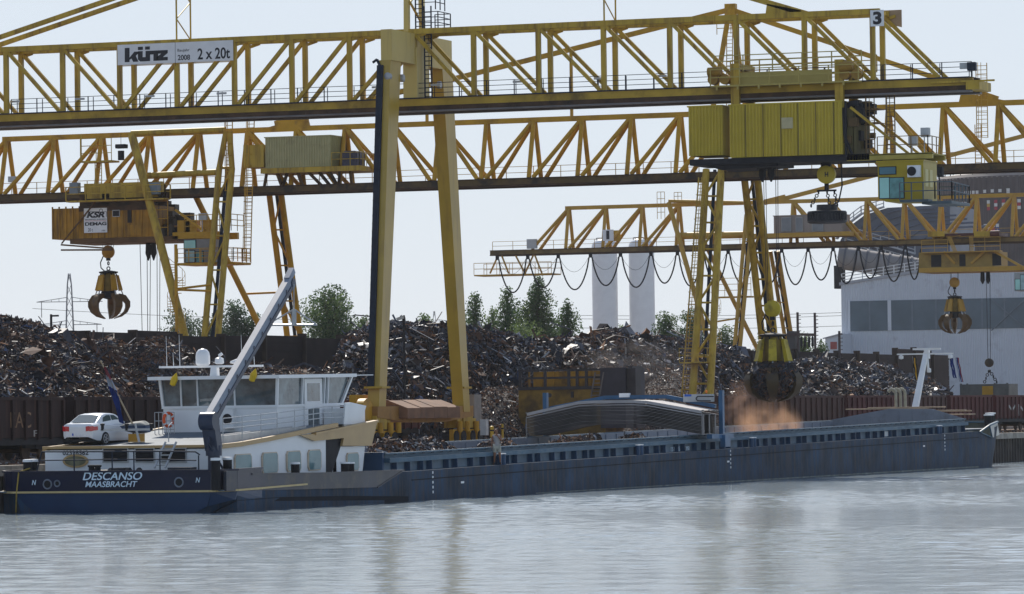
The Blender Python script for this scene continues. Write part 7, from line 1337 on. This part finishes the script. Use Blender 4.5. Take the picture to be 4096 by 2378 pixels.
for a in (('pale grey green willow just right of the hanging ropes at left', 730, 560, 1250, 210, 'round', 3600, (3, 3, 1)), ('pale willow beside the foot of the far left crane leg', 850, 560, 1262, 150, 'round', 2600, (3, 3, 1)), ('grey green bushy tree between the left crane legs', 935, 560, 1215, 170, 'round', 4200, (3, 0, 3)), ('low grey green tree behind the deck crane boom', 1010, 560, 1255, 110, 'round', 2600, (3, 0, 1)),
          ('big round dark green tree left of the nearest crane leg', 1325, 520, 1158, 245, 'round', 8000, (0, 1, 2)), ('low green tree close beside the near crane leg', 1455, 560, 1262, 70, 'round', 1500, (0, 1, 2)), ('small round green tree over the scrap heap crest', 1705, 560, 1258, 90, 'round', 2200, (0, 1, 2)),
          ('slim poplar directly right of the far crane leg', 1905, 560, 1180, 175, 'poplar', 3200, (0, 1, 2)), ('short poplar second from the far crane leg', 1975, 570, 1235, 130, 'poplar', 2200, (1, 2, 2)), ('poplar with twin tips third from the far crane leg', 2035, 560, 1160, 190, 'poplar', 4200, (0, 1, 1)), ('tallest poplar left of the white tanks', 2155, 550, 1118, 250, 'poplar', 7500, (0, 1, 2)), ('poplar next to the left white tank', 2272, 560, 1218, 200, 'poplar', 4800, (0, 1, 1)), ('low bright shrub tree below the tallest poplar', 2100, 540, 1300, 230, 'round', 2200, (1, 2, 2)),
          ('green tree peeping out between the two white tanks', 2480, 690, 1298, 80, 'round', 1400, (1, 2, 2)), ('green tree directly right of the right white tank', 2675, 620, 1252, 130, 'round', 3600, (0, 1, 2)), ('tall green tree behind the ladder of the middle crane leg', 2775, 620, 1235, 120, 'round', 3400, (0, 1, 2)), ('green tree inside the lattice legs of the far crane', 2900, 620, 1310, 110, 'round', 2200, (0, 1, 2)), ('small green tree right of the loaded grab crane leg', 3060, 620, 1330, 90, 'round', 1800, (0, 1, 2)), ('low green tree behind the rusty line gantry', 3215, 620, 1345, 130, 'round', 2600, (1, 2, 2)), ('small green tree between the line gantry and the shed', 3280, 620, 1370, 70, 'round', 1200, (0, 1, 2))): tree(*a)

# dust under the grab
def dust(name, label, c, sx, sy, sz, dens, col, k=.9, seed=0.):
    m = bpy.data.materials.new(name); m.use_nodes = True; n = m.node_tree.nodes; l = m.node_tree.links; n.remove(n['Principled BSDF']); v = n.new('ShaderNodeVolumePrincipled'); v.inputs['Color'].default_value = (*col, 1); v.inputs['Anisotropy'].default_value = .2
    tc = n.new('ShaderNodeTexCoord'); no = n.new('ShaderNodeTexNoise'); no.noise_dimensions = '4D'; no.inputs['W'].default_value = seed; no.inputs['Scale'].default_value = 2.0; no.inputs['Detail'].default_value = 7; no.inputs['Distortion'].default_value = .6; l.new(tc.outputs['Object'], no.inputs[0])
    ln = n.new('ShaderNodeVectorMath'); ln.operation = 'LENGTH'; l.new(tc.outputs['Object'], ln.inputs[0]); r1 = n.new('ShaderNodeMapRange'); r1.inputs[1].default_value = .25; r1.inputs[2].default_value = 1.0; r1.inputs[3].default_value = 1; r1.inputs[4].default_value = 0; l.new(ln.outputs['Value'], r1.inputs[0])
    r2 = n.new('ShaderNodeMapRange'); r2.inputs[1].default_value = .45; r2.inputs[2].default_value = .68; r2.inputs[4].default_value = dens; l.new(no.outputs[0], r2.inputs[0]); mu = n.new('ShaderNodeMath'); mu.operation = 'MULTIPLY'; l.new(r1.outputs[0], mu.inputs[0]); l.new(r2.outputs[0], mu.inputs[1]); l.new(mu.outputs[0], v.inputs['Density']); l.new(v.outputs[0], n['Material Output'].inputs['Volume'])
    bm = bmesh.new(); bmesh.ops.create_icosphere(bm, subdivisions=3, radius=1); me = bpy.data.meshes.new(name); bm.to_mesh(me); bm.free(); me.materials.append(m); o = bpy.data.objects.new(name, me); C.objects.link(o); o.location = c; o.scale = (sx, sy, sz); tag(o, label, 'dust', None, 'stuff')
dc_ = onU(3075, 1660, UM); dust('dust_cloud', 'orange brown dust billowing below the loaded grab', (UM+.3, dc_.y+.2, 2.7), 3.8, 2.5, 2.6, .85, (.85, .52, .32), seed=.4); dc2 = onU(2990, 1640, UM); dust('dust_cloud', 'thin wisp of tan dust trailing left below the loaded grab', (UM-1, dc2.y, 4.6), 2.4, 1.6, 1.8, .3, (.78, .50, .36), seed=2.3)
dc3 = onV(2560, 1465, 34); dust('dust_cloud', 'faint pale dust hanging over the fine brown heap', dc3, 9, 5, 2.4, .06, (.75, .66, .6), seed=5.1)
# haze over the whole yard
hz = bpy.data.materials.new('haze_air'); hz.use_nodes = True; n = hz.node_tree.nodes; n.remove(n['Principled BSDF']); v = n.new('ShaderNodeVolumePrincipled'); v.inputs['Color'].default_value = (.86, .90, .96, 1); v.inputs['Density'].default_value = HAZE; v.inputs['Anisotropy'].default_value = .3; hz.node_tree.links.new(v.outputs[0], n['Material Output'].inputs['Volume'])
if HAZE > 0: o = MB().box(-880, 2450, -690, 2500, -2.5, 60).build('haze', hz, kind='stuff'); tag(o, 'thin pale summer haze over the harbour and the yard', 'haze', None, 'stuff')
